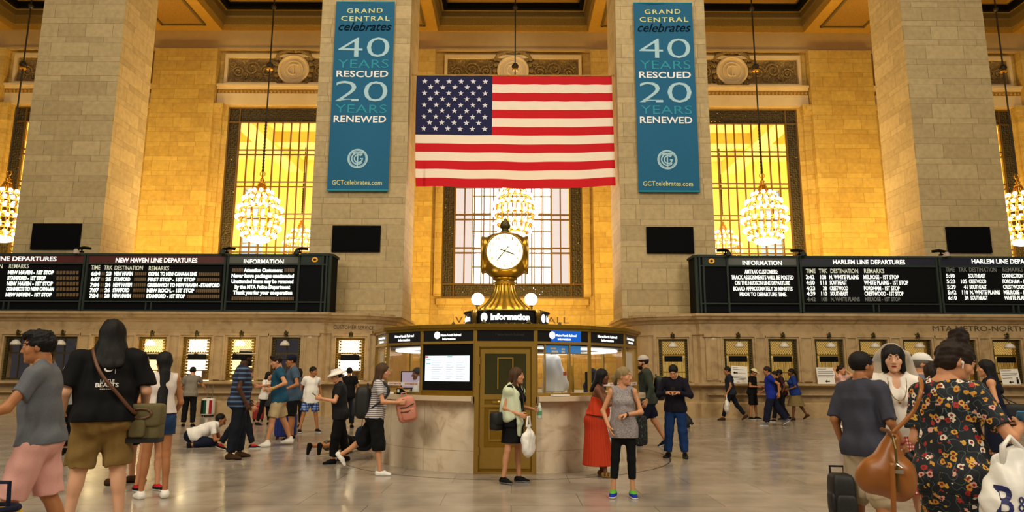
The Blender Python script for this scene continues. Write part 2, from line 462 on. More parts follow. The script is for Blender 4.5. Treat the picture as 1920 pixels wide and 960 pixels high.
# entablature: plain frieze, relief panels, carved band, pale architrave, corbels
struct(MB().box(-34, 34, 34.72, 35.6, 18.82, 19.92).box(-34, 34, 34.66, 34.72, 18.80, 18.92).build('trim_2', M_plainstone))
n_tr = 3
for (c, h) in BAYS:
    a0, a1 = c - 4.02, c + 4.02
    t = MB().box(a0, a1, 34.80, 35.0, 15.72, 16.35).box(a0, a1, 34.74, 35.0, 16.58, 16.72).box(a0, a1, 34.62, 35.0, 16.72, 16.84)
    struct(t.build('trim_%d' % n_tr, M_pale)); n_tr += 1
    t = MB()
    for k in range(40):
        xx = a0 + .1 + k * (8.04 - .2) / 39
        t.ball((xx, 34.82, 16.47), .085, 8, 0, 1, .8, 1.3)
    t.box(a0, a1, 34.84, 35.0, 16.35, 16.58)
    struct(t.build('trim_%d' % n_tr, M_gold, smooth=False)); n_tr += 1
    for s in (-1, 1):
        xc = c + s * 3.86
        t = MB().box(xc - .3, xc + .3, 34.55, 35, 15.45, 15.72).box(xc - .25, xc + .25, 34.65, 35, 15.2, 15.45).box(xc - .21, xc + .21, 34.72, 35, 14.75, 15.2).box(xc - .19, xc + .19, 34.82, 35, 5.4, 14.75)
        struct(t.build('trim_%d' % n_tr, M_wall)); n_tr += 1
    # relief panel: frame, scrollwork field, central wreath and roundel
    p0, p1 = c - 3.72, c + 3.72
    root = struct(empty('trim_%d' % n_tr, (0, 0, 0))); n_tr += 1
    fr = MB()
    for (xa, xb, za, zb) in ((p0, p1, 18.42, 18.62), (p0, p1, 16.86, 17.0), (p0, p0 + .16, 17.0, 18.42), (p1 - .16, p1, 17.0, 18.42)):
        fr.box(xa, xb, 34.78, 35.0, za, zb)
    fr.build('frame', M_pale, root)
    field = MB().box(p0 + .16, p1 - .16, 34.93, 35.0, 17.0, 18.42); field.build('field', M_relief, root)
    wr = MB()
    def spiral(x, z, r, turns, sgn):
        pts = []
        for i in range(int(14 * turns)):
            q = i / 14 * 2 * math.pi; rr = r * (1 - i / (14 * turns) * .85)
            pts.append((x + sgn * rr * math.cos(q), 34.90, z + rr * math.sin(q)))
        return pts
    for s in (-1, 1):
        for (dx, dz, rr, sg) in ((1.45, -.02, .36, s), (2.25, .1, .42, -s), (3.0, -.1, .32, s), (2.65, -.35, .2, -s), (1.85, -.38, .2, s), (1.2, .38, .18, -s), (3.3, .3, .16, -s)):
            wr.tube(spiral(c + s * dx, 17.72 + dz, rr, 1.8, sg), .06, 6)
        for k in range(7):
            q = R(-60 + 20 * k); wr.ball((c + s * (.98 * math.cos(q)), 34.88, 17.75 + 1.0 * math.sin(q)), .16, 8, 0, 1, .7, 1)
        wr.tube([(c + s * 1.0, 34.86, 18.3), (c + s * .8, 34.82, 18.62), (c + s * .35, 34.78, 18.82), (c, 34.78, 18.75)], [.1, .14, .12, .08], 8)
        wr.tube([(c + s * 1.0, 34.86, 17.2), (c + s * .75, 34.82, 16.95), (c + s * .3, 34.8, 16.86), (c, 34.8, 16.9)], [.09, .1, .1, .06], 8)
    wr.build('scrollwork', M_relief, root, smooth=True)
    rd = MB()
    rd.tube([(c + .78 * math.cos(q), 34.84, 17.75 + .78 * math.sin(q)) for q in [2 * math.pi * i / 36 for i in range(36)]], .09, 8, closed=True)
    rd.tube([(c + .5 * math.cos(q), 34.86, 17.75 + .5 * math.sin(q)) for q in [2 * math.pi * i / 30 for i in range(30)]], .05, 8, closed=True)
    rd.prism([(c + .74 * math.cos(2 * math.pi * i / 32), 17.75 + .74 * math.sin(2 * math.pi * i / 32)) for i in range(32)], 'Y', 34.86, 35.0)
    rd.tube([(c + .3 * math.cos(R(q)), 34.83, 17.75 + .3 * math.sin(R(q))) for q in range(50, 320, 18)], .045, 6)
    rd.tube([(c, 34.83, 18.1), (c, 34.83, 17.4)], .045, 6); rd.tube([(c - .25, 34.83, 18.02), (c + .25, 34.83, 18.02)], .045, 6)
    rd.build('roundel', M_pale, root, smooth=False)

# tall iron windows of the gallery wall
for wi, (c, h) in enumerate(BAYS):
    w = struct(empty('window_%d' % (wi + 1), (0, 0, 0)))
    x0, x1 = c - h, c + h; b = .66
    MB().box(x0, x0 + b, 35.1, 35.2, WZ0, WZ1).box(x1 - b, x1, 35.1, 35.2, WZ0, WZ1).box(x0 + b, x1 - b, 35.1, 35.2, WZ1 - .82, WZ1).box(x0 + b, x1 - b, 35.1, 35.2, WZ0, WZ0 + .74).build('border', M_iron, w)
    fr = MB()
    for (xa, xb, za, zb) in ((x0, x0 + .07, WZ0, WZ1), (x1 - .07, x1, WZ0, WZ1), (x0 + b - .06, x0 + b, WZ0, WZ1), (x1 - b, x1 - b + .06, WZ0, WZ1), (x0, x1, WZ0, WZ0 + .08), (x0, x1, WZ1 - .07, WZ1), (x0, x1, WZ0 + .68, WZ0 + .76), (x0, x1, WZ1 - .86, WZ1 - .8)):
        fr.box(xa, xb, 35.02, 35.16, za, zb)
    fr.build('frame', M_bar, w)
    bars = MB()
    n = 12
    for k in range(n + 1):
        xx = x0 + b + (x1 - x0 - 2 * b) * k / n
        bars.box(xx - .035, xx + .035, 35.05, 35.12, WZ0 + .74, WZ1 - .8)
    for zz in (13.13, 11.36, 9.62, 7.84):
        for dz in (-.13, .13): bars.box(x0 + b, x1 - b, 35.04, 35.13, zz + dz - .04, zz + dz + .04)
    bars.build('glazing_bars', M_bar, w)
    MB().box(x0 + b, x1 - b, 35.2, 35.21, WZ0 + .74, WZ1 - .8).build('pane', M_glass, w)
# sill under the middle window and the carved name over the passage
struct(MB().box(-3.9, 3.94, 34.86, 35, 4.98, 5.3).box(-3.8, 3.84, 34.93, 35, 4.85, 4.98).build('trim_%d' % n_tr, M_wall)); n_tr += 1
tv = MB(); text_into(tv, 'VANDERBILT HALL', -2.9, 2.92, 4.05, 4.38, 34.985, bold=.01, space=1.1)
struct(tv.build('trim_%d' % n_tr, plain('incised_letter', '#6b4a1c', .7))); n_tr += 1

# gallery ceiling: soffit beams with gilded panels and stepped coffers
for x0, x1 in ((-19.32, -15.95), (-7.85, -4.18), (4.22, 7.88), (15.98, 19.34), (-31, -27.4), (27.4, 31)):
    o = struct(MB().box(x0, x1, 26.0, 34.9, 19.92, 23.2).build('ceiling_beam', M_gold))
    pn = MB().box(x0 + .62, x1 - .62, 28.8, 33.9, 19.89, 19.93); pn.build('panel', M_soffit, o)
    rim = MB()
    for (xa, xb, ya, yb) in ((x0 + .5, x0 + .62, 28.7, 34.0), (x1 - .62, x1 - .5, 28.7, 34.0), (x0 + .5, x1 - .5, 33.9, 34.02), (x0 + .5, x1 - .5, 28.7, 28.8)):
        rim.box(xa, xb, ya, yb, 19.84, 19.93)
    rim.build('panel_rim', M_olive, o)
cof = [(0, 19.92, 0), (.10, 19.92, 0), (.10, 20.15, 1), (.2, 20.22, 1), (.2, 20.62, 2), (.3, 20.68, 2), (.34, 20.95, 1), (.42, 20.97, 3), (.62, 20.97, 3), (.62, 21.3, 2), (.72, 21.3, 0), (.8, 21.55, 0), (1.15, 21.62, 2), (1.2, 21.9, 1), (1.55, 22.0, 0), (1.6, 22.3, 1), (9, 22.32, 2)]  # matt black step paints in the shade of the gap between mouldings
for x0, x1 in ((-27.4, -19.32), (-15.95, -7.85), (-4.18, 4.22), (7.88, 15.98), (19.34, 27.4)):
    mb = MB(); y0, y1 = 26.0, 34.75
    for i in range(len(cof) - 1):
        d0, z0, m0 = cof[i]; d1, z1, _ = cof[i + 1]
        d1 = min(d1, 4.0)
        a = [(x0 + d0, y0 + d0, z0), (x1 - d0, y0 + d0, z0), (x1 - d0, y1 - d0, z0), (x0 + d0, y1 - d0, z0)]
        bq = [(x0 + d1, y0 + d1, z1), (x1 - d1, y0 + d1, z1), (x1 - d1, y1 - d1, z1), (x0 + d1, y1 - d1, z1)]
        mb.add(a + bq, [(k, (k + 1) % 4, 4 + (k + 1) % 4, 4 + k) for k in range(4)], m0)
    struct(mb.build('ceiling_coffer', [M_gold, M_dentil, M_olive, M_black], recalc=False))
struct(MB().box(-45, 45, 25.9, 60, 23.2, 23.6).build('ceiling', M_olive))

# next hall, seen through the windows: lit walls, beamed ceiling, daylight windows on its far side
M_hall = plain('next_hall_plaster', '#e0bd6c', .7, 0, .08, 1.5)
hw = MB()
for xa, xb in ((-40, -18.7), (-17.1, -3.9), (3.9, 17.1), (18.7, 40)): hw.box(xa, xb, 46, 46.6, 0, 17)
hw.box(-18.7, -17.1, 46, 46.6, 0, 6.6).box(17.1, 18.7, 46, 46.6, 0, 6.6).box(-3.9, 3.9, 46, 46.6, 0, 5.0)
hw.box(-18.7, -17.1, 46, 46.6, 14.2, 17).box(17.1, 18.7, 46, 46.6, 14.2, 17).box(-3.9, 3.9, 46, 46.6, 15.6, 17)
struct(hw.build('wall_far', M_hall))
hc = MB().box(-40, 40, 35.8, 46.6, 16.2, 16.6)
for xx in (-20.5, -15.2, -9.2, 9.2, 15.2, 20.5): hc.box(xx - .55, xx + .55, 35.8, 46.2, 15.3, 16.2)
hc.box(-40, 40, 40.3, 41.2, 15.5, 16.2)
struct(hc.build('ceiling_next', M_hall))
for s in (-1, 1): struct(MB().box(s * 33 - .3, s * 33 + .3, 35.8, 46.6, 0, 16.3).build('wall_next', M_hall))
sky = glow('daylight', (0.88, 0.94, 1.0), 6.5, True)
skyb = glow('daylight_dim', (0.70, 0.85, 1.0), 1.25)
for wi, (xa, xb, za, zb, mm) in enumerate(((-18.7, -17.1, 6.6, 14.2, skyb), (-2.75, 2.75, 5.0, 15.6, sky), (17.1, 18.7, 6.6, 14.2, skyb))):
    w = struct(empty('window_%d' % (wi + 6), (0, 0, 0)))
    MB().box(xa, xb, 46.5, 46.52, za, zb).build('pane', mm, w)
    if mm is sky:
        for s_ in (-1, 1): MB().box(min(s_ * 2.75, s_ * 3.9), max(s_ * 2.75, s_ * 3.9), 46.5, 46.52, za, zb).build('jamb_glow', glow('jamb_daylight_glow', (1.0, .84, .76), .95), w)  # rosy glowing strips added in place of jambs lit by daylight
    g = MB(); n = max(2, int(round((xb - xa) / .62)))
    for k in range(n + 1):
        xx = xa + (xb - xa) * k / n; g.box(xx - .05, xx + .05, 46.3, 46.4, za, zb)
    for zz in np.arange(za + 1.2, zb, 1.25): g.box(xa, xb, 46.3, 46.4, zz - .05, zz + .05)
    g.build('glazing_bars', plain('far_mullion', '#7d8791', .5), w)
for x in (-24, -12, 12, 24): lamp('next_hall_light', 'AREA', (x, 41, 5.0), 4200, (1.0, .79, .36), 8, 6, (R(180), 0, 0))

# ------------------------------------------------------------------ ticket office: marble front swept along its plan, with real window recesses
TY = 25.0
PLAN_R = [(40.0, TY), (6.86, TY), (6.78, TY + .16), (6.45, TY + .22), (5.45, TY + .48), (5.1, TY + .68), (4.85, TY + .95), (4.68, TY + 1.3), (4.58, TY + 1.75), (4.55, TY + 2.3), (4.55, 30.0)]
def plen(path):
    L = [0]
    for a, b in zip(path, path[1:]): L.append(L[-1] + math.dist(a, b))
    return L
def psub(path, s0, s1):
    L = plen(path); out = []
    def pt(s):
        for i in range(len(path) - 1):
            if s <= L[i + 1] or i == len(path) - 2:
                u = (s - L[i]) / (L[i + 1] - L[i]); a, b = path[i], path[i + 1]
                return (a[0] + (b[0] - a[0]) * u, a[1] + (b[1] - a[1]) * u)
    out.append(pt(s0))
    for i, l in enumerate(L):
        if s0 + .01 < l < s1 - .01: out.append(path[i])
    out.append(pt(s1)); return out
TW_R = [1385, 1469, 1556, 1639, 1722, 1805, 1890]
TW_L = [535, 451, 367, 283, 199, 115, 31]
ZS, ZH = 1.26, 2.80
HALF = .52
WIN = []   # (side, s centre, order)
for side in (1, -1):
    path = PLAN_R
    # centres along the path measured from its far end
    cs = []
    for px in (TW_R if side == 1 else TW_L): cs.append(40.0 - abs(at(px, 680, TY).x))
    extra = min(cs)
    bowc = 33.14 + .18 + .34 + .52
    cs.append(bowc); cs.sort()
    tr = (lambda p: p) if side == 1 else (lambda p: (-p[0], p[1]))
    def sw(mb, pth, prof, **k):
        q = [tr(p) for p in pth]
        if side == 1: q = q  # travelling towards -X with outward (-Y) on the left
        else: q = q
        if side == 1: mb.sweep(q[::-1], prof, **k)
        else: mb.sweep(q, prof, **k)
    # for side 1 reversed path travels +X: right of travel is -Y (outward); for side -1 path travels +X already
    lo = MB(); sw(lo, path, [(-.5, 0), (.14, 0), (.14, .5), (.10, .54), (.04, .56), (.0, .60), (0, ZS - .02), (-.5, ZS - .02)], closed_prof=True)
    struct(lo.build('wall_ticket_base', M_tmarble))
    up = MB(); sw(up, path, [(-.5, ZH), (0, ZH), (0, 2.93), (.05, 2.95), (.05, 3.04), (.02, 3.06), (.02, 3.34), (.08, 3.38), (.12, 3.46), (.26, 3.50), (.30, 3.58), (.36, 3.61), (.36, 3.70), (-.5, 3.70)], closed_prof=True)
    struct(up.build('cornice', M_tmarble))
    mid = MB(); s_prev = 0
    for c in cs + [None]:
        e = (c - HALF) if c is not None else plen(path)[-1]
        if e - s_prev > .02: sw(mid, psub(path, s_prev, e), [(-.5, ZS - .02), (0, ZS - .02), (0, ZH), (-.5, ZH)], closed_prof=True)
        if c is not None: s_prev = c + HALF
    struct(mid.build('wall_ticket', M_tmarble))
    # pilaster strips between the windows, with caps
    pil = MB()
    flat = [c for c in cs if c < 33.0]
    for a, b2 in zip(flat, flat[1:]):
        m = (a + b2) / 2; x = tr((40 - m, TY))[0]
        pil.box(x - .15, x + .15, TY - .05, TY, ZS + .1, 2.84).box(x - .19, x + .19, TY - .09, TY, 2.84, 2.95).box(x - .18, x + .18, TY - .08, TY, ZS + .02, ZS + .14)
    x = tr((7.33, TY))[0]
    pil.box(x - .30, x + .30, TY - .07, TY, ZS + .05, 2.86).box(x - .36, x + .36, TY - .12, TY, 2.86, 2.97)
    pil.lathe([(.13, 0), (.13, 1.42), (.02, 1.55)], 16, (x, TY - .07, 1.36), 0, 1, .35)
    struct(pil.build('pilaster_strip', M_tmarble))
    # counter ledge and the brass rail under it
    lg = MB(); sw(lg, psub(path, 0, 37.6), [(0, 1.10), (.26, 1.10), (.34, 1.14), (.34, 1.20), (0, 1.24)], closed_prof=True)
    struct(lg.build('sill_ticket', M_tmarble))
    bl = MB(); sw(bl, psub(path, 0, 33.0), [(.0, .80), (.2, .80), (.2, .86), (.0, .86)], closed_prof=True)
    struct(bl.build('shelf_ticket', M_tmarble))
    for c in cs: WIN.append((side, c, c == bowc))
struct(MB().box(8.3, 40, 25.3, 34.5, 3.55, 3.68).build('ceiling_ticket_office', M_plainstone))
struct(MB().box(-40, -8.3, 25.3, 34.5, 3.55, 3.68).build('ceiling_ticket_office', M_plainstone))

M_brass = plain('old_brass', '#8d6c22', .35, .75, .18, 14, .15)
M_brassd = plain('dark_bronze', '#4c4220', .45, .6, .3, 20, .4)
M_deep = plain('dark_office', '#141210', .8)
LIT = {'w': ((1.0, .90, .66), 3.0), 'y': ((1.0, .72, .28), 2.3), 'a': ((1.0, .62, .16), .50), 'd': ((.30, .26, .30), .10)}
M_lit = {k: glow('ticket_window_light_' + k, c, s, s > 1) for k, (c, s) in LIT.items()}
M_trimlit = M_tmarble
M_white = plain('milk_glass', '#cfc8bb', .25, 0, .03)
M_lampshade = plain('milk_glass_lit', '#fff2d8', .3, 0, .03, emit=(1, .86, .55), estr=3.2)
wn = 9
TWPOS = {}
for side, c, bow in WIN:
    path = PLAN_R
    p = psub(path, c, c + .02)[0]; p2 = psub(path, c - .05, c + .05)
    x, y = p[0] * side, p[1]
    tx, ty = (p2[-1][0] - p2[0][0]) * side, p2[-1][1] - p2[0][1]
    # local frame: x along the wall (viewer's right), -y outward
    d = Vector((tx, ty)).normalized()
    if d.x < 0: d = -d
    rz = math.atan2(d.y, d.x)
    px = 960 + (x * FPX / (y * .97))
    if abs(px - 960) > 1010: 
        continue
    key = ('L' if side < 0 else 'R')
    kind = 'a'
    if side < 0:
        kind = 'd'
        pxs = [(283, 'y'), (367, 'w'), (451, 'y'), (199, 'y'), (660, 'w')]
        for q, kk in pxs:
            if abs(px - q) < 30: kind = kk
    root = struct(empty('window_%d' % wn, (x, y, 0), rz)); wn += 1
    TWPOS[round(px)] = root
    f = MB()
    for (e0, e1, dd) in ((.0, .07, .05), (.07, .13, .09), (.13, .17, .06)):
        a, b2 = HALF + e0, HALF + e1
        f.box(-b2, -a, -dd, .0, ZS - e0 * .2, ZH + e1).box(a, b2, -dd, 0, ZS - e0 * .2, ZH + e1).box(-a, a, -dd, 0, ZH + e0, ZH + e1)
    f.build('stone_frame', M_tmarble, root)
    g = MB()
    g.box(-HALF, -HALF + .11, .06, .12, ZS, ZH).box(HALF - .11, HALF, .06, .12, ZS, ZH).box(-HALF + .11, HALF - .11, .06, .12, ZH - .08, ZH).box(-HALF + .11, HALF - .11, .06, .12, ZS, ZS + .06)
    for zz in np.arange(ZS + .05, ZH, .09):
        for s in (-1, 1): g.ball((s * (HALF - .055), .05, zz), .035, 6)
    g.build('bronze_border', M_brassd if kind in 'ad' else M_brass, root)
    if kind != 'd':
        gr = MB()
        step = .042
        for k in range(int((2 * HALF - .24) / step) + 1):
            xx = -HALF + .12 + k * step
            if kind == 'a': gr.box(xx - .007, xx + .007, .09, .105, ZS + .05, 2.12)
        zz0, zz1 = 2.28, ZH - .08
        w_ = 2 * HALF - .22
        for k in range(-8, 14):
            xa = -HALF + .11 + k * .085
            for s in (1, -1):
                pts = []
                q0, q1 = (xa, zz0), (xa + (zz1 - zz0) * .8, zz1)
                if s < 0: q0, q1 = (q0[0], zz1), (q1[0], zz0)
                lo_, hi_ = -HALF + .11, HALF - .11
                t0 = max(0, (lo_ - q0[0]) / (q1[0] - q0[0])); t1 = min(1, (hi_ - q0[0]) / (q1[0] - q0[0]))
                if t1 - t0 > .02:
                    A = (q0[0] + (q1[0] - q0[0]) * t0, .1, q0[1] + (q1[1] - q0[1]) * t0); B = (q0[0] + (q1[0] - q0[0]) * t1, .1, q0[1] + (q1[1] - q0[1]) * t1)
                    gr.tube([A, B], .006, 4)
        for k in range(9): gr.ball((-HALF + .15 + k * (2 * HALF - .3) / 8, .1, 2.25), .035, 6)
        gr.box(-HALF + .1, HALF - .1, .09, .115, 2.20, 2.25).box(-HALF + .1, HALF - .1, .09, .115, ZS + .32, ZS + .36)
        gr.build('brass_grille', M_brass, root)
        if kind == 'a':
            for s in (-1, 1):
                rp = MB(); rp.box(s * .3 - .05, s * .3 + .05, .08, .1, ZS + .05, 2.2)
        MB().box(-.33, .33, .05, .09, 1.98, 2.19).build('slot_sign', M_black, root)
    else:
        MB().box(-.02, .02, .08, .11, ZS, ZH).box(-HALF + .1, HALF - .1, .08, .11, 2.18, 2.24).build('glazing_bars', M_brassd, root)
    MB().box(-HALF - .02, HALF + .02, .125, .13, ZS - .01, ZH + .01).build('pane', M_glass, root)
    bk = MB().box(-HALF - .05, HALF + .05, .46, .48, ZS - .02, ZH + .02)
    bk.build('lit_office', M_lit[kind], root)
    # lamp on a scrolled bracket over the opening
    if kind in 'yw':
        it = MB(); rr_ = random.Random(wn)
        it.box(-.42, -.16, .30, .40, ZS, ZS + .22).box(.10, .40, .32, .42, ZS + .02, ZS + .34).box(-.5, .5, .36, .44, 2.02, 2.06)
        for q in range(5): it.box(-.45 + q * .19, -.33 + q * .19 + rr_.random() * .04, .37, .43, 2.06, 2.12 + rr_.random() * .1)
        it.build('office_shelf', plain('office_clutter', '#6d5230', .7, 0, .3, 9), root)
        lo2 = MB()
        for zz in np.arange(ZS + .06, ZH - .1, .11):
            for xx in (-HALF + .16, HALF - .16): lo2.box(xx - .035, xx + .035, .075, .1, zz, zz + .07)
        lo2.build('side_ornament', M_brass, root)
    br = empty('bracket_lamp', root.matrix_basis @ Vector((0, 0, 0)), rz)
    lit = kind in 'wy'
    a = MB(); a.tube([(0, -.06, 2.98), (0, -.14, 3.03), (0, -.2, 2.98), (0, -.17, 2.9), (0, -.14, 2.88)], .022, 6).ball((0, -.1, 2.93), .05, 8)
    a.box(-.07, .07, -.1, -.05, 2.84, 2.99).tube([(0, -.17, 2.92), (0, -.17, 2.66)], .012, 6)
    a.build('bracket', M_brassd, br, smooth=True)
    sh = MB().lathe([(.03, 2.68), (.06, 2.67), (.12, 2.62), (.17, 2.55), (.175, 2.49), (.165, 2.49), (.11, 2.58), (.02, 2.63)], 16, (0, -.17, 0))
    sh.build('shade', M_lampshade if lit else M_white, br, smooth=True)
    if lit:
        q = root.matrix_basis @ Vector((0, -.34, 2.48)); lamp('ticket_lamplight', 'POINT', q, 9, (1.0, .74, .34), radius=.12)
    where = ('left' if side < 0 else 'right')
    br['pxx'] = px
    tag(br, 'x', 'lamp', 'bracket lamps over the ticket windows')
LAMPS = sorted([o for o in C.objects if o.name.startswith('bracket_lamp')], key=lambda o: o['pxx'])
ordn = ['first', 'second', 'third', 'fourth', 'fifth', 'sixth', 'seventh', 'eighth', 'ninth', 'tenth']
Ls = [o for o in LAMPS if o['pxx'] < 960]; Rs = [o for o in LAMPS if o['pxx'] > 960]
for i, o in enumerate(Ls):
    lit = 'lit' if any(abs(o['pxx'] - q) < 30 for q in (283, 367, 451, 199, 660)) else 'unlit'
    o['label'] = '%s glass bracket lamp above the %s ticket window from the photo\'s left edge' % (lit, ordn[i])
for i, o in enumerate(Rs):
    o['label'] = 'unlit glass bracket lamp above the %s ticket window right of the booth' % ordn[i]
for o in LAMPS: del o['pxx']
# carved names on the frieze
def frieze(s, px0, px1, py, h, nm, fn=None):
    mb = MB(); a, b2 = at(px0, py, TY - .02), at(px1, py, TY - .02)
    text_into(mb, s, a.x, b2.x, 3.11, 3.30, TY - .03, bold=.0, fn=fn)
    struct(mb.build(nm, plain('incised_letter_dark', '#4a3a22', .7)))
frieze('MTA METRO-NORTH TICKETS', 1748, 1998, 611, .2, 'trim_%d' % n_tr); n_tr += 1
def on_curve(x, z):
    pts = [(-q[0], q[1]) for q in PLAN_R[1:]]
    for (xa, ya), (xb, yb) in zip(pts, pts[1:]):
        if xa <= x <= xb and xb > xa: return (x, ya + (yb - ya) * (x - xa) / (xb - xa) - .03, z)
    return (x, TY + .9, z)
mb = MB(); text_into(mb, 'CUSTOMER SERVICE', -6.55, -5.15, 3.12, 3.26, 0, fn=on_curve)
struct(mb.build('trim_%d' % n_tr, plain('incised_letter_dark', '#4a3a22', .7))); n_tr += 1

# ================================================================== DEPARTURE BOARDS
M_bframe = plain('board_green_metal', '#2c3530', .6, .1, .12, 8, spec=.2)
M_bdark = plain('board_dark_panel', '#07090d', .7, 0, .1, spec=.1)
M_red = plain('board_red_header', '#4e120f', .45, 0, .1)
M_navy = plain('board_navy_header', '#0c1026', .45, 0, .1)
M_grey = plain('board_grey_header', '#4b4f48', .45, 0, .1)
M_ink = glow('lit_lettering', (1, .97, .82), 1.7)
M_tile = glow('lit_flap_tiles', (.93, 1.0, .82), 1.9)
M_head = plain('pale_lettering', '#c9ccb4', .5, emit=(.8, .82, .7), estr=.35)
M_dim = plain('dim_lettering', '#5e6058', .5, emit=(.5, .5, .45), estr=.12)
M_unlit = plain('unlit_flap_tiles', '#6d5434', .4, 0, .5, 40)
M_orange = plain('orange_ring', '#d58a1a', .4, emit=(.9, .5, .05), estr=.3)
BY = 24.7
def bx(px): return at(px, 530, BY).x
def tx(mb, s, x0, x1, y0, y1, bold=.0, space=1.0, Y=BY - .035, ref='H', shear=0, mi=0):
    a = at((x0 + x1) / 2, (y0 + y1) / 2, Y); kx = (at(x1, (y0 + y1) / 2, Y).x - at(x0, (y0 + y1) / 2, Y).x) / 2
    kz = (at((x0 + x1) / 2, y0, Y).z - at((x0 + x1) / 2, y1, Y).z) / 2
    text_into(mb, s, a.x - kx, a.x + kx, a.z - kz, a.z + kz, Y, bold=bold, space=space, ref=ref, shear=shear, mi=mi)
def cells(mb, x0, x1, y, n, h=6.5):
    a, b = at(x0, y, BY - .03), at(x1, y, BY - .03); hz = h * .0098
    for k in range(n):
        u0, u1 = (k + .12) / n, (k + .88) / n
        mb.add([(a.x + (b.x - a.x) * u0, BY - .03, a.z - hz), (a.x + (b.x - a.x) * u1, BY - .03, a.z - hz), (a.x + (b.x - a.x) * u1, BY - .03, a.z + hz), (a.x + (b.x - a.x) * u0, BY - .03, a.z + hz)], [(0, 1, 2, 3)])
def board(name, px0, px1, hm, htext, hx0, hx1, hy, label, rows, unl=(), heads=(), split=None, headm=None, endcap=0):
    x0, x1 = bx(px0), bx(px1)
    root = empty(name, ((x0 + x1) / 2, BY + .45, 3.71))
    tag(root, label, 'departure board', 'departure boards over the ticket office')
    inv = Matrix.Translation(-root.location)
    def b(mb, nm, mat, par=root):
        o = mb.build(nm, mat); o.matrix_parent_inverse = Matrix.Identity(4)
        o.parent = par
        if par is root: o.location = -root.location
        return o
    c = MB().box(x0 + .012, x1 - .012, BY + .02, BY + .9, 3.71, 5.78)
    b(c, 'cabinet', M_bdark)
    f = MB()
    f.box(x0 + .02, x0 + .09, BY - .05, BY + .03, 3.71, 5.80).box(x1 - .09, x1 - .02, BY - .05, BY + .03, 3.71, 5.80)
    f.box(x0 + .01, x1 - .01, BY - .06, BY + .5, 5.74, 5.82).box(x0 + .02, x1 - .02, BY - .05, BY + .03, 5.41, 5.47).box(x0 + .02, x1 - .02, BY - .05, BY + .03, 4.03, 4.08).box(x0 + .02, x1 - .02, BY - .03, BY + .03, 3.70, 3.76)
    if split: 
        xs = bx(split); f.box(xs - .12, xs - .07, BY - .04, BY + .02, 3.72, 4.04).box(xs + .07, xs + .12, BY - .04, BY + .02, 3.72, 4.04)
    b(f, 'frame', M_bframe)
    h = MB().box(x0 + .09, x1 - .09, BY - .03, BY + .03, 5.47, 5.74); ho = b(h, 'header', hm)
    if htext:
        t = MB(); tx(t, htext, hx0, hx1, hy - 4.2, hy + 4.2, bold=.018, Y=BY - .04)
        o = t.build('header_lettering', M_ink); o.parent = ho
    d = MB().box(x0 + .16, x1 - .16, BY - .01, BY + .02, 4.12, 5.38); do = b(d, 'display', M_black)
    if heads:
        for s, a0, a1, yy in heads:
            t = MB(); tx(t, s, a0, a1, yy - 4, yy + 4, bold=.012)
            o = t.build('heading_lettering', headm or M_head); o.parent = do
    for row in rows:
        for s, a0, a1, yy in row[0]:
            t = MB(); tx(t, s, a0, a1, yy - 3.8, yy + 3.8, bold=row[2] if len(row) > 2 else .03)
            o = t.build('row_lettering', row[1]); o.parent = do
    if unl:
        for a0, a1, yy, n in unl:
            t = MB(); cells(t, a0, a1, yy, n)
            o = t.build('unlit_tiles', M_unlit); o.parent = do  # blank unlit flap tiles, no letters on them
    if endcap:   # rounded end of the cabinet with the ring emblem
        xe = x1 if endcap > 0 else x0; s = endcap
        e = MB().prism([(xe, BY), (xe + s * 1.0, BY), (xe + s * 1.12, BY + .12), (xe + s * 1.12, BY + .9), (xe, BY + .9)], 'Z', 3.71, 5.80)
        eo = b(e, 'end_cabinet', M_bdark)
        f = MB()
        for dx in (.82, .96): f.box(xe + s * dx - .03, xe + s * dx + .03, BY - .05, BY + .02, 3.71, 5.82)
        f.prism([(xe, BY - .06), (xe + s * 1.02, BY - .06), (xe + s * 1.18, BY + .1), (xe + s * 1.18, BY + .9), (xe, BY + .9)], 'Z', 5.76, 5.85)
        f.box(min(xe, xe + s * 1.0), max(xe, xe + s * 1.0), BY - .05, BY + .02, 5.41, 5.46).box(min(xe, xe + s * 1.0), max(xe, xe + s * 1.0), BY - .05, BY + .02, 4.03, 4.08)
        f.tube([(xe + s * 1.06, BY + .06, 3.71), (xe + s * 1.06, BY + .06, 5.8)], .07, 8)
        f.box(min(xe, xe + s * .8), max(xe, xe + s * .8), BY - .02, BY + .02, 5.46, 5.76)
        o = f.build('end_frame', M_bframe); o.parent = eo
        q = MB(); xc = xe + s * .52
        q.tube([(xc + .085 * math.cos(R(k * 20)), BY - .05, 5.61 + .07 * math.sin(R(k * 20))) for k in range(18)], .028, 6, closed=True)
        o = q.build('ring_emblem', M_orange); o.parent = eo
    return root

ys = [513, 523.5, 534, 544, 554.7]
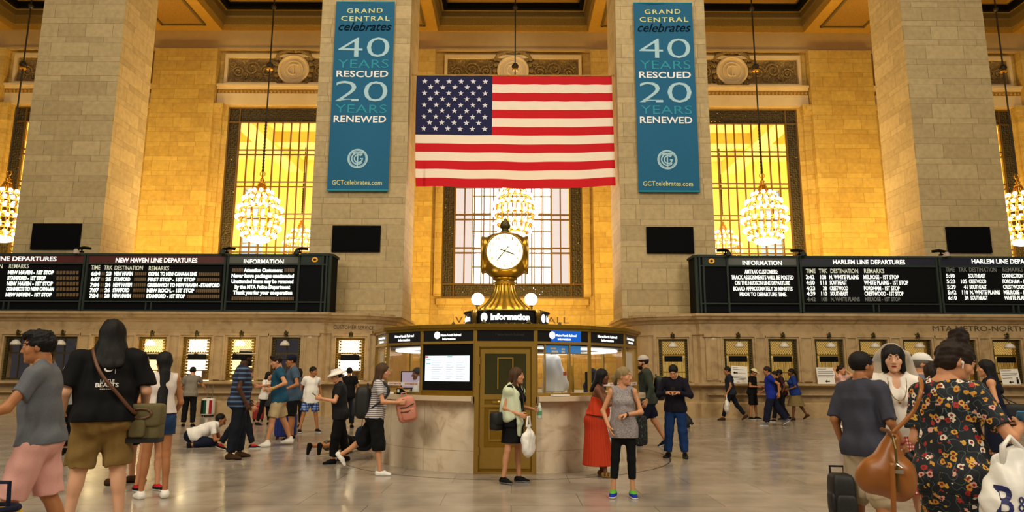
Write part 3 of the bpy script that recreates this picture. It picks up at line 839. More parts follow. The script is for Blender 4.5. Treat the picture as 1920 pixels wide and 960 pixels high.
# far left board, cut by the photo's edge
rows = []
for i, (s, e) in enumerate((('NEW HAVEN - 1ST STOP', 101), ('STAMFORD - 1ST STOP', 86), ('NEW HAVEN - 1ST STOP', 99), ('CONNECTS TO NEW CANAAN', 101), ('NEW HAVEN - 1ST STOP', 97))):
    y = ys[i] - 2.2
    rows.append(([(s, 15 - i * 1.1, e, y), (('7:04', '7:07', '7:30', '7:34', '7:39')[i], -112, -92, y), (('17', '24', '18', '27', '19')[i], -84, -75, y), ('NEW HAVEN', -66, -14, y)], M_tile, .055))
board('departure_board', -118, 158, M_red, 'NEW HAVEN LINE DEPARTURES', -96, 106, 485, 'red-headed departure board cut off by the photo\'s left edge', rows,
      [(105, 148, ys[i] - 2, 7) for i in range(5)], [('REMARKS', 17, 54, 499), ('DESTINATION', -62, 5, 499)], split=18)
rows = []
dest = [('NEW HAVEN', 570), ('STAMFORD', 0), ('NEW HAVEN', 0), ('STAMFORD', 0), ('NEW HAVEN', 0)]
rem = [('CONN. TO NEW CANAAN LINE', 369), ('FIRST STOP - 1ST STOP', 366), ('GREENWICH TO NEW HAVEN - STAMFORD', 412), ('NEW ROCH. - 1ST STOP', 364), ('STAMFORD - 1ST STOP', 347)]
tm = ['6:34', '6:37', '7:04', '7:07', '7:34']
unl = []
for i in range(5):
    y = ys[i]; dx = -i * .9
    rows.append(([(tm[i], 171 + dx, 188 + dx, y), (('23', '25', '24', '26', '28')[i], 199 + dx, 209 + dx, y), (dest[i][0], 214 + dx, (249 if i % 2 == 0 else 245) + dx, y), (rem[i][0], 278 + dx, rem[i][1], y + .6)], M_tile, .055))
    unl += [(252 + dx, 275 + dx, y, 6), (190 + dx, 197 + dx, y, 2)]
    if rem[i][1] < 400: unl.append((rem[i][1] + 3, 412, y + 1, int((412 - rem[i][1]) / 4)))
board('departure_board', 158, 423, M_red, 'NEW HAVEN LINE DEPARTURES', 217, 370, 488, 'red-headed departure board between pillar foot and left information board', rows, unl,
      [('TIME', 171, 188, 501.5), ('TRK', 195, 211, 501.8), ('DESTINATION', 215, 268, 502.3), ('REMARKS', 279, 317, 503)], split=283)
rows = []
for i, (s, a0, a1) in enumerate((('Attention Customers:', 457, 530), ('Never leave packages unattended', 434, 551), ('Unattended items may be removed', 434, 550), ('By the MTA Police Department', 440, 544), ('Thank you for your cooperation', 437, 548))):
    rows.append(([(s, a0, a1, 506.5 + i * 10.5)], M_tile, .05))
board('information_board', 423, 562, M_grey, 'INFORMATION', 457, 532, 490.5, 'grey-headed information board at the end of the red-headed row', rows,
      [(435, 456, 506.5, 7), (533, 552, 506.5, 6), (434, 551, 559.5, 34)], endcap=1)
# right hand boards
rows = []
for i, (s, a0, a1) in enumerate((('AMTRAK CUSTOMERS:', 1396, 1458), ('TRACK ASSIGNMENTS WILL BE POSTED', 1371, 1488), ('ON THE HUDSON LINE DEPARTURE', 1378, 1481), ('BOARD APPROXIMATELY 20 MINUTES', 1375, 1486), ('PRIOR TO DEPARTURE TIME.', 1387, 1475))):
    rows.append(([(s, a0, a1, 509.5 + i * 10.6)], M_ink, .025))
board('information_board', 1362, 1500, M_grey, 'INFORMATION', 1392, 1466, 493, 'grey-headed information board with message for customers in capitals', rows, (), endcap=-1)
ysr = [519.5, 530, 540.5, 550.5, 561]
rows = []
dat = [('3:42', '108', 'N. WHITE PLAINS', 'MELROSE - 1ST STOP'), ('4:10', '111', 'SOUTHEAST', 'WHITE PLAINS - 1ST STOP'), ('4:23', '38', 'CRESTWOOD', 'FORDHAM - 1ST STOP'), ('4:39', '110', 'SOUTHEAST', 'CRESTWOOD - 1ST STOP'), ('4:42', '108', 'N. WHITE PLAINS', 'MELROSE - 1ST STOP')]
wd = [(1555, 1610), (1556, 1588), (1556, 1590), (1557, 1590), (1558, 1612)]
wr_ = [(1619, 1685), (1620, 1703), (1620, 1687), (1621, 1694), (1622, 1688)]
for i, (a, b_, c, d) in enumerate(dat):
    y = ysr[i]; o = i * .6
    rows.append(([(a, 1511 + o, 1527 + o, y), (b_, 1538 + o if len(b_) > 2 else 1542 + o, 1549 + o, y), (c, wd[i][0], wd[i][1], y), (d, wr_[i][0], wr_[i][1], y)], M_ink if i < 4 else M_dim, .025))
board('departure_board', 1500, 1761, M_navy, 'HARLEM LINE DEPARTURES', 1562, 1697, 491.5, 'navy-headed departure board beside the right information board', rows, (),
      [('TIME', 1511, 1529, 508), ('TRK', 1535, 1551, 508), ('DESTINATION', 1557, 1609, 508), ('REMARKS', 1620, 1658, 508)], split=1638)
rows = []
dat = [('5:10', '', 'SOUTHEAST', 'CONNECTION TO WASSAIC'), ('5:23', '105', 'CRESTWOOD', 'FORDHAM - 1ST STOP'), ('5:39', '41', 'SOUTHEAST', 'CRESTWOOD - 1ST STOP'), ('5:42', '110', 'N. WHITE PLAINS', 'MELROSE - 1ST STOP'), ('6:10', '34', 'SOUTHEAST', 'WHITE PLAINS - 1ST STOP')]
for i, (a, b_, c, d) in enumerate(dat):
    y = ysr[i] - 2.5; o = i * 1.0
    L = [(a, 1774 + o, 1790 + o, y), (c, 1816 + o, (1848 if len(c) < 10 else 1872) + o, y), (d, 1879 + o, (1955, 1945, 1952, 1945, 1962)[i] + o, y)]
    if b_: L.append((b_, 1801 + o if len(b_) > 2 else 1805 + o, 1812 + o, y))
    rows.append((L, M_ink, .025))
board('departure_board', 1761, 2030, M_navy, 'HARLEM LINE DEPARTURES', 1822, 1960, 490, 'navy-headed departure board cut off by the photo\'s right edge', rows, (),
      [('TIME', 1773, 1790, 505.5), ('TRK', 1797, 1813, 505.5), ('DESTINATION', 1817, 1868, 505.5), ('REMARKS', 1880, 1918, 505.5)], split=1898, headm=M_dim)
# small spotlights clamped on top of the boards
for px, py, lab in ((152, 470, 'black spotlight clamped over the joint of the two red-headed boards'), (424, 474, 'spotlight clamped at the left end of the left information board'), (561, 480, 'spotlight clamped at the right end of the left information board'),
                (1361, 480, 'spotlight clamped at the left end of the right information board'), (1500, 480, 'spotlight clamped at the right end of the right information board'), (1766, 478, 'black spotlight clamped over the joint of the two navy-headed boards')):
    p = at(px, py, 24.75); s = 1 if px < 960 else -1
    r = tag(empty('spotlight', (p.x, 24.8, 5.87)), lab, 'spotlight', 'spotlights on the boards')
    MB().box(-.05, .05, -.06, .06, 0, .06).tube([(0, 0, .05), (0, -.02, .16)], .025, 6).build('clamp', M_black, r)
    MB().tube([(s * .3, .05, .16), (s * .08, -.02, .18), (-s * .03, -.29, .09)], [.05, .06, .045], 8).build('arm', M_black, r)
    MB().lathe([(.05, .06), (.09, .0), (.11, -.1), (.1, -.1)], 12, (-s * .03, -.29, .02)).build('lamp_head', M_bframe if px not in (152, 1766) else plain('spot_shade_pale', '#a89a90', .5), r)

# ================================================================== BLANK PANELS ON THE PILLARS
for (xa, xb, za, zb), lab in (((-18.6, -16.72, 6.19, 7.21), 'black panel at the foot of the leftmost stone pillar'), ((-6.97, -5.1, 6.13, 7.17), 'black panel below the left blue banner'),
                          ((5.21, 7.03, 6.12, 7.16), 'black panel below the right blue banner'), ((16.84, 18.54, 6.18, 7.2), 'black panel at the foot of the rightmost stone pillar')):
    r = tag(empty('display_panel', ((xa + xb) / 2, 25.98, za)), lab, 'panel', 'black panels on the pillars')
    w, h = (xb - xa) / 2, zb - za
    MB().box(-w, w, -.06, 0.0, 0, h).build('casing', plain('panel_casing', '#09090b', .8, 0, spec=.1), r)
    MB().box(-w + .05, w - .05, -.075, -.05, .05, h - .05).build('screen', plain('panel_screen', '#050507', .8, 0, .3, 60, spec=.1), r)

# ================================================================== BANNERS
M_teal = plain('banner_cloth', '#085f88', .8, 0, .06, 5)
M_bt = {'y': plain('banner_yellow', '#d9dc93', .7), 'n': plain('banner_ink', '#04182a', .8, spec=.1), 'p': plain('banner_pale_blue', '#a8cfe0', .7), 't': plain('banner_teal', '#1a93ac', .7), 'w': plain('banner_white', '#f1f3f6', .7)}
def banner(dx, label):
    x0, x1, z0, z1, Y = -7.24, -4.84, 8.53, 16.55, 25.86
    r = tag(empty('hanging_banner', (dx - 6.04, Y, z0)), label, 'banner', 'blue banners on the inner pillars')
    mb = MB(); nx, nz = 12, 40; vs = []
    bend = lambda x, z: .02 * math.sin(3 * x + .5 * z) + .03 * math.sin(1.1 * z + dx) * (1 - (z - z0) / (z1 - z0)) 
    for j in range(nz + 1):
        for i in range(nx + 1):
            x = x0 + (x1 - x0) * i / nx; z = z0 + (z1 - z0) * j / nz
            vs.append((x + 6.04, bend(x, z), z - z0))
    n = len(vs); back = [(a, b + .012, c) for a, b, c in vs]
    fs = [(j * (nx + 1) + i, j * (nx + 1) + i + 1, (j + 1) * (nx + 1) + i + 1, (j + 1) * (nx + 1) + i) for j in range(nz) for i in range(nx)]
    mb.add(vs + back, fs + [tuple(q + n for q in f[::-1]) for f in fs])
    mb.build('cloth', M_teal, r, smooth=True, recalc=False)
    hem = MB().tube([(-1.2, .0, .03), (1.2, .0, .03)], .035, 8).tube([(-1.2, .0, 8.0), (1.2, 0, 8.0)], .03, 8); [hem.box(q - .06, q + .06, 0, .135, zz - .03, zz + .03) for q in (-1.0, 1.0) for zz in (.03, 8.0)]; hem.build('batten', M_bt['t'], r)
    L = [('GRAND', 650.7, 718, 15.8, 24.5, 'y', .012, 1.25), ('CENTRAL', 640, 731, 30.5, 39.6, 'y', .012, 1.2), ('celebrates', 635, 734.6, 42, 58, 'n', .01, 1),
         ('40', 635, 730.6, 70.5, 107, 'p', -.01, 1), ('YEARS', 633.7, 728.7, 111.6, 127.5, 't', -.005, 1), ('RESCUED', 631, 728, 132.6, 144.5, 'w', .02, 1.05),
         ('20', 629, 726.7, 152, 190, 'p', -.01, 1), ('YEARS', 628.5, 724.7, 196, 212, 't', -.005, 1), ('RENEWED', 625.7, 724, 217, 229.6, 'w', .02, 1.05), ('GCTcelebrates.com', 622.6, 716, 337.7, 346.8, 'y', .01, 1.05)]
    for s, a0, a1, b0, b1, m, bold, spc in L:
        t = MB(); m_y = (b0 + b1) / 2; A = at(a0, m_y, Y); B = at(a1, m_y, Y); Zt = at((a0 + a1) / 2, b0, Y).z; Zb = at((a0 + a1) / 2, b1, Y).z
        text_into(t, s, A.x, B.x, Zb, Zt, bold=bold, space=spc, shear=.35 if m == 'n' else 0, fn=lambda X, Z: (X + 6.04, bend(X, Z) - .012, Z - z0))
        t.build('lettering', M_bt[m], r, recalc=False)
    c = at(671, 298, Y); t = MB(); cxx, cz = c.x + 6.04, c.z - z0; rr = .37
    def arc(ra, q0, q1, w=.028, ox=0, oz=0, n=40):
        vs = []; fs = []
        for i in range(n + 1):
            q = R(q0 + (q1 - q0) * i / n)
            for k in (ra - w, ra + w):
                X, Z = cxx + ox + k * math.cos(q), cz + oz + k * math.sin(q); vs.append((X, bend(X - 6.04, Z + z0) - .012, Z))
        for i in range(n): fs.append((2 * i, 2 * i + 1, 2 * i + 3, 2 * i + 2))
        t.add(vs, fs)
    arc(rr, 0, 360, .03); arc(rr * .86, 0, 360, .012); arc(rr * .62, 40, 320, .028); arc(rr * .42, 50, 360, .025, .03)
    for xa, xb, za, zb in ((-.025, .025, -.34, .26), (-.2, .22, .2, .26), (.1, .22, -.03, .02)):
        t.add([(cxx + xa, bend(cxx + xa - 6.04, cz + za + z0) - .012, cz + za), (cxx + xb, bend(cxx + xa - 6.04, cz + za + z0) - .012, cz + za), (cxx + xb, bend(cxx + xa - 6.04, cz + za + z0) - .012, cz + zb), (cxx + xa, bend(cxx + xa - 6.04, cz + za + z0) - .012, cz + zb)], [(0, 1, 2, 3)])
    t.build('monogram', M_bt['p'], r, recalc=False)
banner(0, 'tall blue banner on the stone pillar left of the flag')
banner(12.18, 'tall blue banner on the stone pillar right of the flag')

# ================================================================== FLAG
def cloth_mat(name, col, transl=.25):
    m, nt, b = nmat(name)
    b.inputs['Roughness'].default_value = .8
    b.inputs['Base Color'].default_value = rgb(hexc(col))
    w = N(nt, 'ShaderNodeTexWave'); w.inputs['Scale'].default_value = 40; w.inputs['Distortion'].default_value = 1
    tc = N(nt, 'ShaderNodeTexCoord'); nt.links.new(tc.outputs['Object'], w.inputs[0])
    bp = N(nt, 'ShaderNodeBump'); bp.inputs['Strength'].default_value = .15; bp.inputs['Distance'].default_value = .01; nt.links.new(w.outputs[1], bp.inputs['Height']); nt.links.new(bp.outputs[0], b.inputs['Normal'])
    t = N(nt, 'ShaderNodeBsdfTranslucent'); t.inputs[0].default_value = rgb(hexc(col))
    ms = N(nt, 'ShaderNodeMixShader'); ms.inputs[0].default_value = transl
    nt.links.new(b.outputs[0], ms.inputs[1]); nt.links.new(t.outputs[0], ms.inputs[2]); nt.links.new(ms.outputs[0], nt.nodes['Material Output'].inputs[0])
    return m
r = tag(empty('flag', (.07, 26.6, 13.66)), 'large striped national flag hung between the two inner pillars', 'flag')
FX0, FX1, FZ0, FZ1 = -3.97, 4.10, 8.92, 13.66
nx, nz = 90, 78
def fw(x, z):
    u = (x - FX0) / (FX1 - FX0); v = (FZ1 - z) / (FZ1 - FZ0)
    dx = .12 * v * v * (1 if u < .05 else 0) + .10 * v * (u - .5)
    y = .05 * math.sin(9 * u + 2 * v) * v + .06 * math.sin(23 * u + 1.5) * v ** 2 + .015 * math.sin(60 * u) * (v < .3)
    dz = -.10 * v * math.sin(math.pi * u) + .05 * v
    return (x + dx - .07, y, z + dz - 13.66)
mb = MB(); vs = []
for j in range(nz + 1):
    for i in range(nx + 1): vs.append(fw(FX0 + (FX1 - FX0) * i / nx, FZ1 - (FZ1 - FZ0) * j / nz))
CW = .386
for j in range(nz):
    st = int(13 * (j + .5) / nz)
    for i in range(nx):
        mi = 2 if (st < 7 and (i + .5) / nx < CW) else (0 if st % 2 == 0 else 1)
        a = j * (nx + 1) + i; mb.f.append((a, a + nx + 1, a + nx + 2, a + 1)); mb.m.append(mi)
mb.v = vs
M_fw = cloth_mat('flag_white', '#f3ebe2')
mb.build('cloth', [cloth_mat('flag_red', '#c80a1e'), M_fw, cloth_mat('flag_blue', '#0d1248', .10)], r, smooth=True, recalc=False)
st = MB(); cwid = (FX1 - FX0) * CW; chei = (FZ1 - FZ0) * 7 / 13
for row in range(9):
    k = 6 if row % 2 == 0 else 5
    for i in range(k):
        x = FX0 + .1 + (cwid - .12) * ((2 * i + (1 if k == 6 else 2)) / 12); z = FZ1 - chei * (row + 1) / 10
        pts = []
        for q in range(10):
            a = R(90 + 36 * q); rad = .125 if q % 2 == 0 else .05
            p = fw(x + rad * math.cos(a), z + rad * math.sin(a)); pts.append((p[0], p[1] - .03, p[2]))
        p = fw(x, z); pts.append((p[0], p[1] - .03, p[2]))
        st.add(pts, [(10, q, (q + 1) % 10) for q in range(10)])
st.build('stars', plain('flag_star_white', '#dfe0ee', .8), r, recalc=False)
MB().tube([(-4.23, 0, .03), (4.13, 0, .03)], .03, 8).ball((-4.18, 0, .03), .06, 8).ball((4.08, 0, .03), .06, 8).build('pole', plain('pole_brass', '#b9974d', .4, .6), r)

# ================================================================== CHANDELIERS
M_bulb = glow('chandelier_bulb', (1.0, .88, .58), 8.0)
M_gilt = plain('gilt_metal', '#c08a2e', .35, .8, .15, 10)
M_rod = plain('dark_rod', '#2b2417', .5, .5)
M_bowl = glow('chandelier_bowl_glass', (1.0, .86, .55), 3.2)
CH = []
def chandelier(loc, label):
    r = tag(empty('chandelier', loc), label, 'chandelier', 'melon shaped chandeliers of globe bulbs')
    H = 2.75
    TI = [(2.42, .50, 10), (2.05, .78, 16), (1.62, .98, 20), (1.16, 1.02, 20), (.70, .92, 18), (.34, .74, 14)]
    b = MB()
    prof = [(.06, 2.85), (.16, 2.78), (.2, 2.62), (.42, 2.45), (.68, 2.1), (.86, 1.65), (.9, 1.18), (.8, .72), (.6, .34), (.48, .2), (.2, .12)]
    ribs = 16
    for k in range(ribs):
        q = 2 * math.pi * k / ribs
        b.tube([(p[0] * math.cos(q), p[0] * math.sin(q), p[1]) for p in prof], .03, 5)
    for z, rad, n in TI:
        b.tube([((rad - .1) * math.cos(2 * math.pi * i / 28), (rad - .1) * math.sin(2 * math.pi * i / 28), z - .06) for i in range(28)], .05, 6, closed=True)
    b.lathe([(.02, 3.2), (.05, 3.1), (.12, 3.02), (.06, 2.95), (.18, 2.86), (.06, 2.78)], 12)
    b.tube([(.12 * math.cos(R(a)), 0, 3.32 + .12 * math.sin(R(a))) for a in range(0, 360, 30)], .025, 6, closed=True)
    b.build('gilded_frame', M_gilt, r, smooth=True)
    MB().lathe([(.02, -.02), (.3, .0), (.46, .06), (.52, .14), (.5, .26), (.02, .27)], 20).build('bottom_bowl', M_bowl, r, smooth=True)
    bm = None
    for ti, (z, rad, n) in enumerate(TI):
        for i in range(n):
            q = 2 * math.pi * (i + .5 * (ti % 2)) / n
            if bm is None:
                bm = MB().ball((0, 0, 0), .098, 8).build('bulb', M_bulb, r, smooth=True); o = bm
            else:
                o = bm.copy(); C.objects.link(o); o.parent = r
            o.location = (rad * math.cos(q), rad * math.sin(q), z)
    rod = MB().tube([(0, 0, 3.4), (0, 0, 22.2 - loc[2])], .035, 6)
    for zz in np.arange(3.5, 6.2, .16): rod.tube([(.05 * math.cos(R(a)), 0, zz + .08 * math.sin(R(a))) for a in range(0, 360, 60)], .018, 4, closed=True)
    rod.ball((0, 0, 16.3 - loc[2]), .17, 10).ball((0, 0, 19.4 - loc[2]), .13, 8)
    rod.build('hanging_rod', M_rod, r)
    MB().lathe([(.14, -.02), (.16, .03), (.1, .1)], 10, (0, 0, 16.1 - loc[2])).build('rod_collar', M_gilt, r)
    return r
for (x, y, z, lab) in ((-11.85, 31.3, 7.5, 'globe bulb chandelier in the bay left of the left banner'), (11.85, 31.3, 7.5, 'globe bulb chandelier in the bay right of the right banner'), (.12, 31.3, 7.75, 'globe bulb chandelier in the middle bay above the clock'),
                   (-23.9, 31.3, 7.5, 'globe bulb chandelier cut by the left edge beside the outer pillar'), (23.95, 31.3, 7.5, 'globe bulb chandelier cut by the right edge beside the outer pillar')):
    chandelier((x, y, z), lab)
    lamp('chandelier_light', 'POINT', (x, y, z + 1.4), 420, (1.0, .72, .30), radius=1.1)
for s, lab in ((-1, 'distant chandelier seen through the window beside the left banner'), (1, 'distant chandelier seen through the window beside the right banner')):
    chandelier((s * 13.0, 41.2, 7.7), lab)

# ================================================================== INFORMATION BOOTH
BC = Vector((-0.1, 13.55, 0))
RB = 2.5
STEP = 22.5
M_goldb = plain('polished_brass', '#a5802c', .28, .85, .15, 9, .08)
M_brasspale = plain('worn_brass', '#b18d42', .36, .75, .12, 12)
M_ceil = plain('booth_ceiling', '#2a2620', .6)
M_lightstrip = glow('booth_light_strip', (1, .97, .88), 3.5)
M_sign = plain('booth_sign_black', '#090a10', .25, 0)
M_signtext = glow('booth_sign_text', (1, 1, .97), 2.0)
M_bluescr = glow('booth_blue_screen', (.02, .16, .75), .75)
M_whites = plain('white_sheet', '#eceae4', .6, 0, .04)
booth = tag(empty('information_booth', BC), 'round marble and brass information booth with glass upper storey', 'booth')
inr = RB * math.cos(R(STEP / 2))
halfw = RB * math.sin(R(STEP / 2))
def fac(a, x, d, z, r=inr):
    a = R(a); return ((r + d) * math.sin(a) + x * math.cos(a), -(r + d) * math.cos(a) + x * math.sin(a), z)
def fbox(mb, a, x0, x1, d0, d1, z0, z1, mi=0, r=inr):
    e = .0007 * (len(mb.f) // 6 % 13); d1 += e; d0 -= e * .3; z1 += e * .1
    vs = [fac(a, x, d, z, r) for z in (z0, z1) for x, d in ((x0, d0), (x1, d0), (x1, d1), (x0, d1))]
    mb.add(vs, [(0, 3, 2, 1), (4, 5, 6, 7), (0, 1, 5, 4), (1, 2, 6, 5), (2, 3, 7, 6), (3, 0, 4, 7)], mi)
def ringbox(mb, r0, r1, z0, z1, a0, a1, n=60, mi=0):
    vs = []; fs = []
    for i in range(n + 1):
        q = R(a0 + (a1 - a0) * i / n)
        for r, z in ((r0, z0), (r1, z0), (r1, z1), (r0, z1)): vs.append((r * math.sin(q), -r * math.cos(q), z))
    for i in range(n):
        for j in range(4): fs.append((i * 4 + j, i * 4 + (j + 1) % 4, (i + 1) * 4 + (j + 1) % 4, (i + 1) * 4 + j))
    fs += [(0, 1, 2, 3), (4 * n + 3, 4 * n + 2, 4 * n + 1, 4 * n)]
    mb.add(vs, fs, mi)
# marble drum in slabs, thin joints between them
b = MB(); joints = [11.3]
sl = np.linspace(11.4, 348.6, 17)
for i in range(16):
    ringbox(b, 2.2, 2.46, .34, 1.10, sl[i] + .06, sl[i + 1] - .06, 8)
    ringbox(b, 2.2, 2.47, .0, .335, sl[i] + .06, sl[i + 1] - .06, 8)
ringbox(b, 2.2, 2.452, 0.0, 1.10, 11.4, 348.6, 90)
b.build('marble_base', M_bmarble, booth)
l = MB(); ringbox(l, 2.2, 2.66, 1.115, 1.19, 11.6, 348.4, 90); ringbox(l, 2.2, 2.56, 1.08, 1.115, 11.6, 348.4, 90)
l.build('counter_ledge', plain('ledge_marble', '#cdb898', .3, 0, .08, 3), booth)
# brass frame of the polygon
f = MB()
for k in range(16):
    a = k * STEP
    v = R(a + STEP / 2)
    f.tube([(RB * math.sin(v), -RB * math.cos(v), 1.18), (RB * math.sin(v), -RB * math.cos(v), 2.26)], .036, 6)
    fbox(f, a, -halfw, halfw, -.03, .03, 2.02, 2.06)
    if k: fbox(f, a, -halfw, halfw, -.03, .02, 1.19, 1.24)
f.build('brass_frame', M_brasspale, booth)
c = MB()
for k in range(16):
    a = k * STEP
    fbox(c, a, -halfw - .02, halfw + .02, -.06, .05, 2.24, 2.28); fbox(c, a, -halfw - .035, halfw + .035, -.06, .09, 2.28, 2.335)
c.build('brass_cornice', M_goldb, booth)
poly = [(2.5 * math.sin(R(a * STEP + STEP / 2)), -2.5 * math.cos(R(a * STEP + STEP / 2))) for a in range(16)]
MB().prism(poly, 'Z', 2.27, 2.33).build('roof', M_brassd, booth)
ce = MB().prism([(x * .96, y * .96) for x, y in poly], 'Z', 2.0, 2.02); ce.build('inner_ceiling', M_ceil, booth)
ls = MB(); ringbox(ls, 1.95, 2.15, 1.955, 1.985, 15, 345, 60); ls.build('light_strip', M_lightstrip, booth)
# sign band
for k in range(16):
    a = k * STEP
    s = MB(); fbox(s, a, -halfw + .03, halfw - .03, -.02, .015, 2.055, 2.245)
    so = s.build('sign_panel', M_sign, booth)
    kk = k if k < 8 else k - 16
    if abs(kk) in (1, 2, 3, 4):
        t = MB(); fn = lambda X, Z: fac(a, X, .022, Z)
        if abs(kk) == 1:
            t.add([fac(a, -.2 + .055 * math.cos(q), .022, 2.165 + .06 * math.sin(q)) for q in [2 * math.pi * i / 20 for i in range(20)]], [tuple(range(20))])
            text_into(t, 'Metro-North Railroad', -.13, .24, 2.145, 2.185, bold=.016, fn=fn); text_into(t, 'Information', -.1, .14, 2.085, 2.125, bold=.016, fn=fn)
        else:
            text_into(t, 'Metro-North Railroad', -.27, .27, 2.15, 2.195, bold=.02, fn=fn); text_into(t, 'Information', -.17, .17, 2.085, 2.13, bold=.02, fn=fn)
        o = t.build('sign_lettering', M_signtext, so, recalc=False)
    if kk == 0:
        t = MB(); text_into(t, 'Metro-North Railroad', -.16, .3, 2.145, 2.185, bold=.02, fn=lambda X, Z: fac(a, X, .022, Z))
        t.build('sign_lettering', plain('faint_lettering', '#24262c', .4), so, recalc=False)
    if kk == 1:
        t = MB(); fbox(t, a, -.22, .33, .016, .018, 2.06, 2.24); o = t.build('blue_screen', M_bluescr, so)
# glass panes and thin mullions
for k in range(1, 16):
    kk = k if k < 8 else k - 16
    a = k * STEP
    if kk == -1: continue
    p = MB(); fbox(p, a, -halfw + .03, halfw - .03, -.006, .006, 1.25, 2.02)
    p.build('glass_pane', M_glass, booth)
    mu = MB()
    for x in ((-.33, .12) if kk == 1 else ()): fbox(mu, a, x - .012, x + .012, -.015, .02, 1.24, 2.02)
    if kk == 1: fbox(mu, a, -halfw, halfw, -.02, .02, 1.86, 1.88)
    if mu.v: mu.build('mullion', M_brasspale, booth)
# departure screen facet
a = -STEP
s = MB(); fbox(s, a, -halfw + .03, halfw - .03, -.05, .02, 1.27, 2.02); so = s.build('screen_casing', M_black, booth)
t = MB(); fbox(t, a, -.41, .40, .02, .026, 1.42, 1.83); sc_ = t.build('screen', glow('white_screen', (.86, .93, 1.0), 1.25), so)
t = MB(); fbox(t, a, -.41, -.35, .027, .03, 1.795, 1.825); t.build('screen_mark', glow('screen_red', (.9, .2, .25), .8), sc_)
t = MB(); fbox(t, a, .0, .09, .027, .03, 1.805, 1.825); fbox(t, a, -.39, -.31, .027, .03, 1.755, 1.775); fbox(t, a, -.39, -.31, .027, .03, 1.69, 1.71); t.build('screen_tabs', glow('screen_green', (.3, .75, .55), .9), sc_)
t = MB()
for i in range(9):
    for x0, x1 in ((-.29, -.08), (-.02, .12), (.16, .33)): fbox(t, a, x0, x1 - .03 * (i % 3), .027, .029, 1.75 - i * .036, 1.757 - i * .036)
t.build('screen_lines', glow('screen_grey', (.62, .66, .74), .9), sc_)
t = MB(); fbox(t, a, -halfw + .02, halfw - .02, -.04, .035, 1.19, 1.275); t.build('brass_plinth', M_goldb, booth)
# door
door = MB()
fbox(door, 0, -.46, .46, -.05, .0, 0.0, 2.03)
do = door.build('door', M_goldb, booth)
d = MB()
for x0, x1, z0, z1 in ((-.49, -.42, 0, 2.03), (.42, .49, 0, 2.03), (-.49, .49, 1.97, 2.03), (-.42, .42, 0, .035)): fbox(d, 0, x0, x1, -.05, .05, z0, z1)
d.build('door_frame', M_brasspale, do)
d = MB()
for x0, x1, z0, z1 in ((-.40, -.33, .08, 1.93), (.33, .40, .08, 1.93), (-.4, .4, 1.86, 1.93), (-.4, .4, 1.14, 1.22), (-.4, .4, .08, .4), (-.4, .4, 1.02, 1.06)): fbox(d, 0, x0, x1, .0, .02, z0, z1)
for x0, x1, z0, z1 in ((-.26, -.235, .5, .98), (.235, .26, .5, .98), (-.26, .26, .955, .98), (-.26, .26, .5, .525), (-.13, -.11, 1.3, 1.8), (.11, .13, 1.3, 1.8), (-.13, .13, 1.78, 1.8)): fbox(d, 0, x0, x1, .0, .016, z0, z1)
d.build('door_moulding', M_brasspale, do)
d = MB(); fbox(d, 0, -.33, .33, .0, .012, 1.22, 1.86); d.build('door_window', plain('door_glass_dark', '#3d3a1c', .12, .2, .3, 3), do)
d = MB(); p = fac(0, -.1, .03, 1.10); d.ball(p, .03, 8); fbox(d, 0, -.2, .0, .01, .02, 1.08, 1.12); d.build('door_handle', M_brasspale, do)
for z in (.35, 1.45, 1.75): 
    h = MB(); p0 = fac(0, -.415, .045, z - .06); p1 = fac(0, -.415, .045, z + .06); h.tube([p0, p1], .014, 6); h.build('hinge', M_brasspale, do)
# inner counter and shelving that show through the glass
ic = MB(); ringbox(ic, 1.72, 2.3, 1.10, 1.14, 20, 340, 60); ic.build('inner_counter', plain('inner_counter_wood', '#8c7a58', .5), booth)
co = MB().lathe([(.42, 0), (.42, 1.0), (.36, 1.0), (.36, 1.96)], 12); co.build('stair_drum', M_brassd, booth)
for x, y in ((-.9, .2), (-.62, -.25), (.95, -.2), (.75, .5), (1.5, -.35)):
    pass
fr = MB()
for a in (40, 62, 85, -45, -66, -90):
    q = R(a); x, y = 1.3 * math.sin(q), -1.3 * math.cos(q)
    fr.tube([(x, y, 1.0), (x, y, 1.96)], .014, 6)
    q2 = R(a + 12); x2, y2 = 1.3 * math.sin(q2), -1.3 * math.cos(q2)
    fr.tube([(x, y, 1.7), (x2, y2, 1.7)], .012, 6).tube([(x2, y2, 1.0), (x2, y2, 1.7)], .012, 6)
fr.build('inner_brass_rail', M_goldb, booth)
lamp('booth_ceiling_light', 'AREA', (BC.x, BC.y, 1.93), 60, (1, .93, .78), 3.2, 3.2, (0, 0, 0))

# crest and lettered drum on the booth roof, bell pedestal
cr = MB()
n = 40
for i in range(n):
    q = 2 * math.pi * i / n; x, y = 1.02 * math.sin(q), -1.02 * math.cos(q)
    cr.tube([(x, y, 2.33), (x * 1.03, y * 1.03, 2.40), (x * 1.0, y * 1.0, 2.45), (x * .97, y * .97, 2.41)], [.035, .03, .02, .012], 6)
    cr.ball((x * .97, y * .97, 2.36), .03, 6)
ringbox(cr, .95, 1.06, 2.33, 2.36, 0, 360, 48)
for a in (-22, 22, 68, -68, 120, -120, 165, -165): 
    q = R(a); cr.lathe([(.05, 2.36), (.02, 2.42), (.045, 2.46), (.01, 2.52)], 8, (1.1 * math.sin(q), -1.1 * math.cos(q), 0))
cr.build('roof_crest', M_brassd, booth, smooth=False)
dr = MB().lathe([(.84, 2.44), (.86, 2.46), (.82, 2.48), (.82, 2.69), (.86, 2.71), (.84, 2.73), (.5, 2.74), (.02, 2.75)], 48)
dro = dr.build('sign_drum', M_brassd, booth, auto=30)
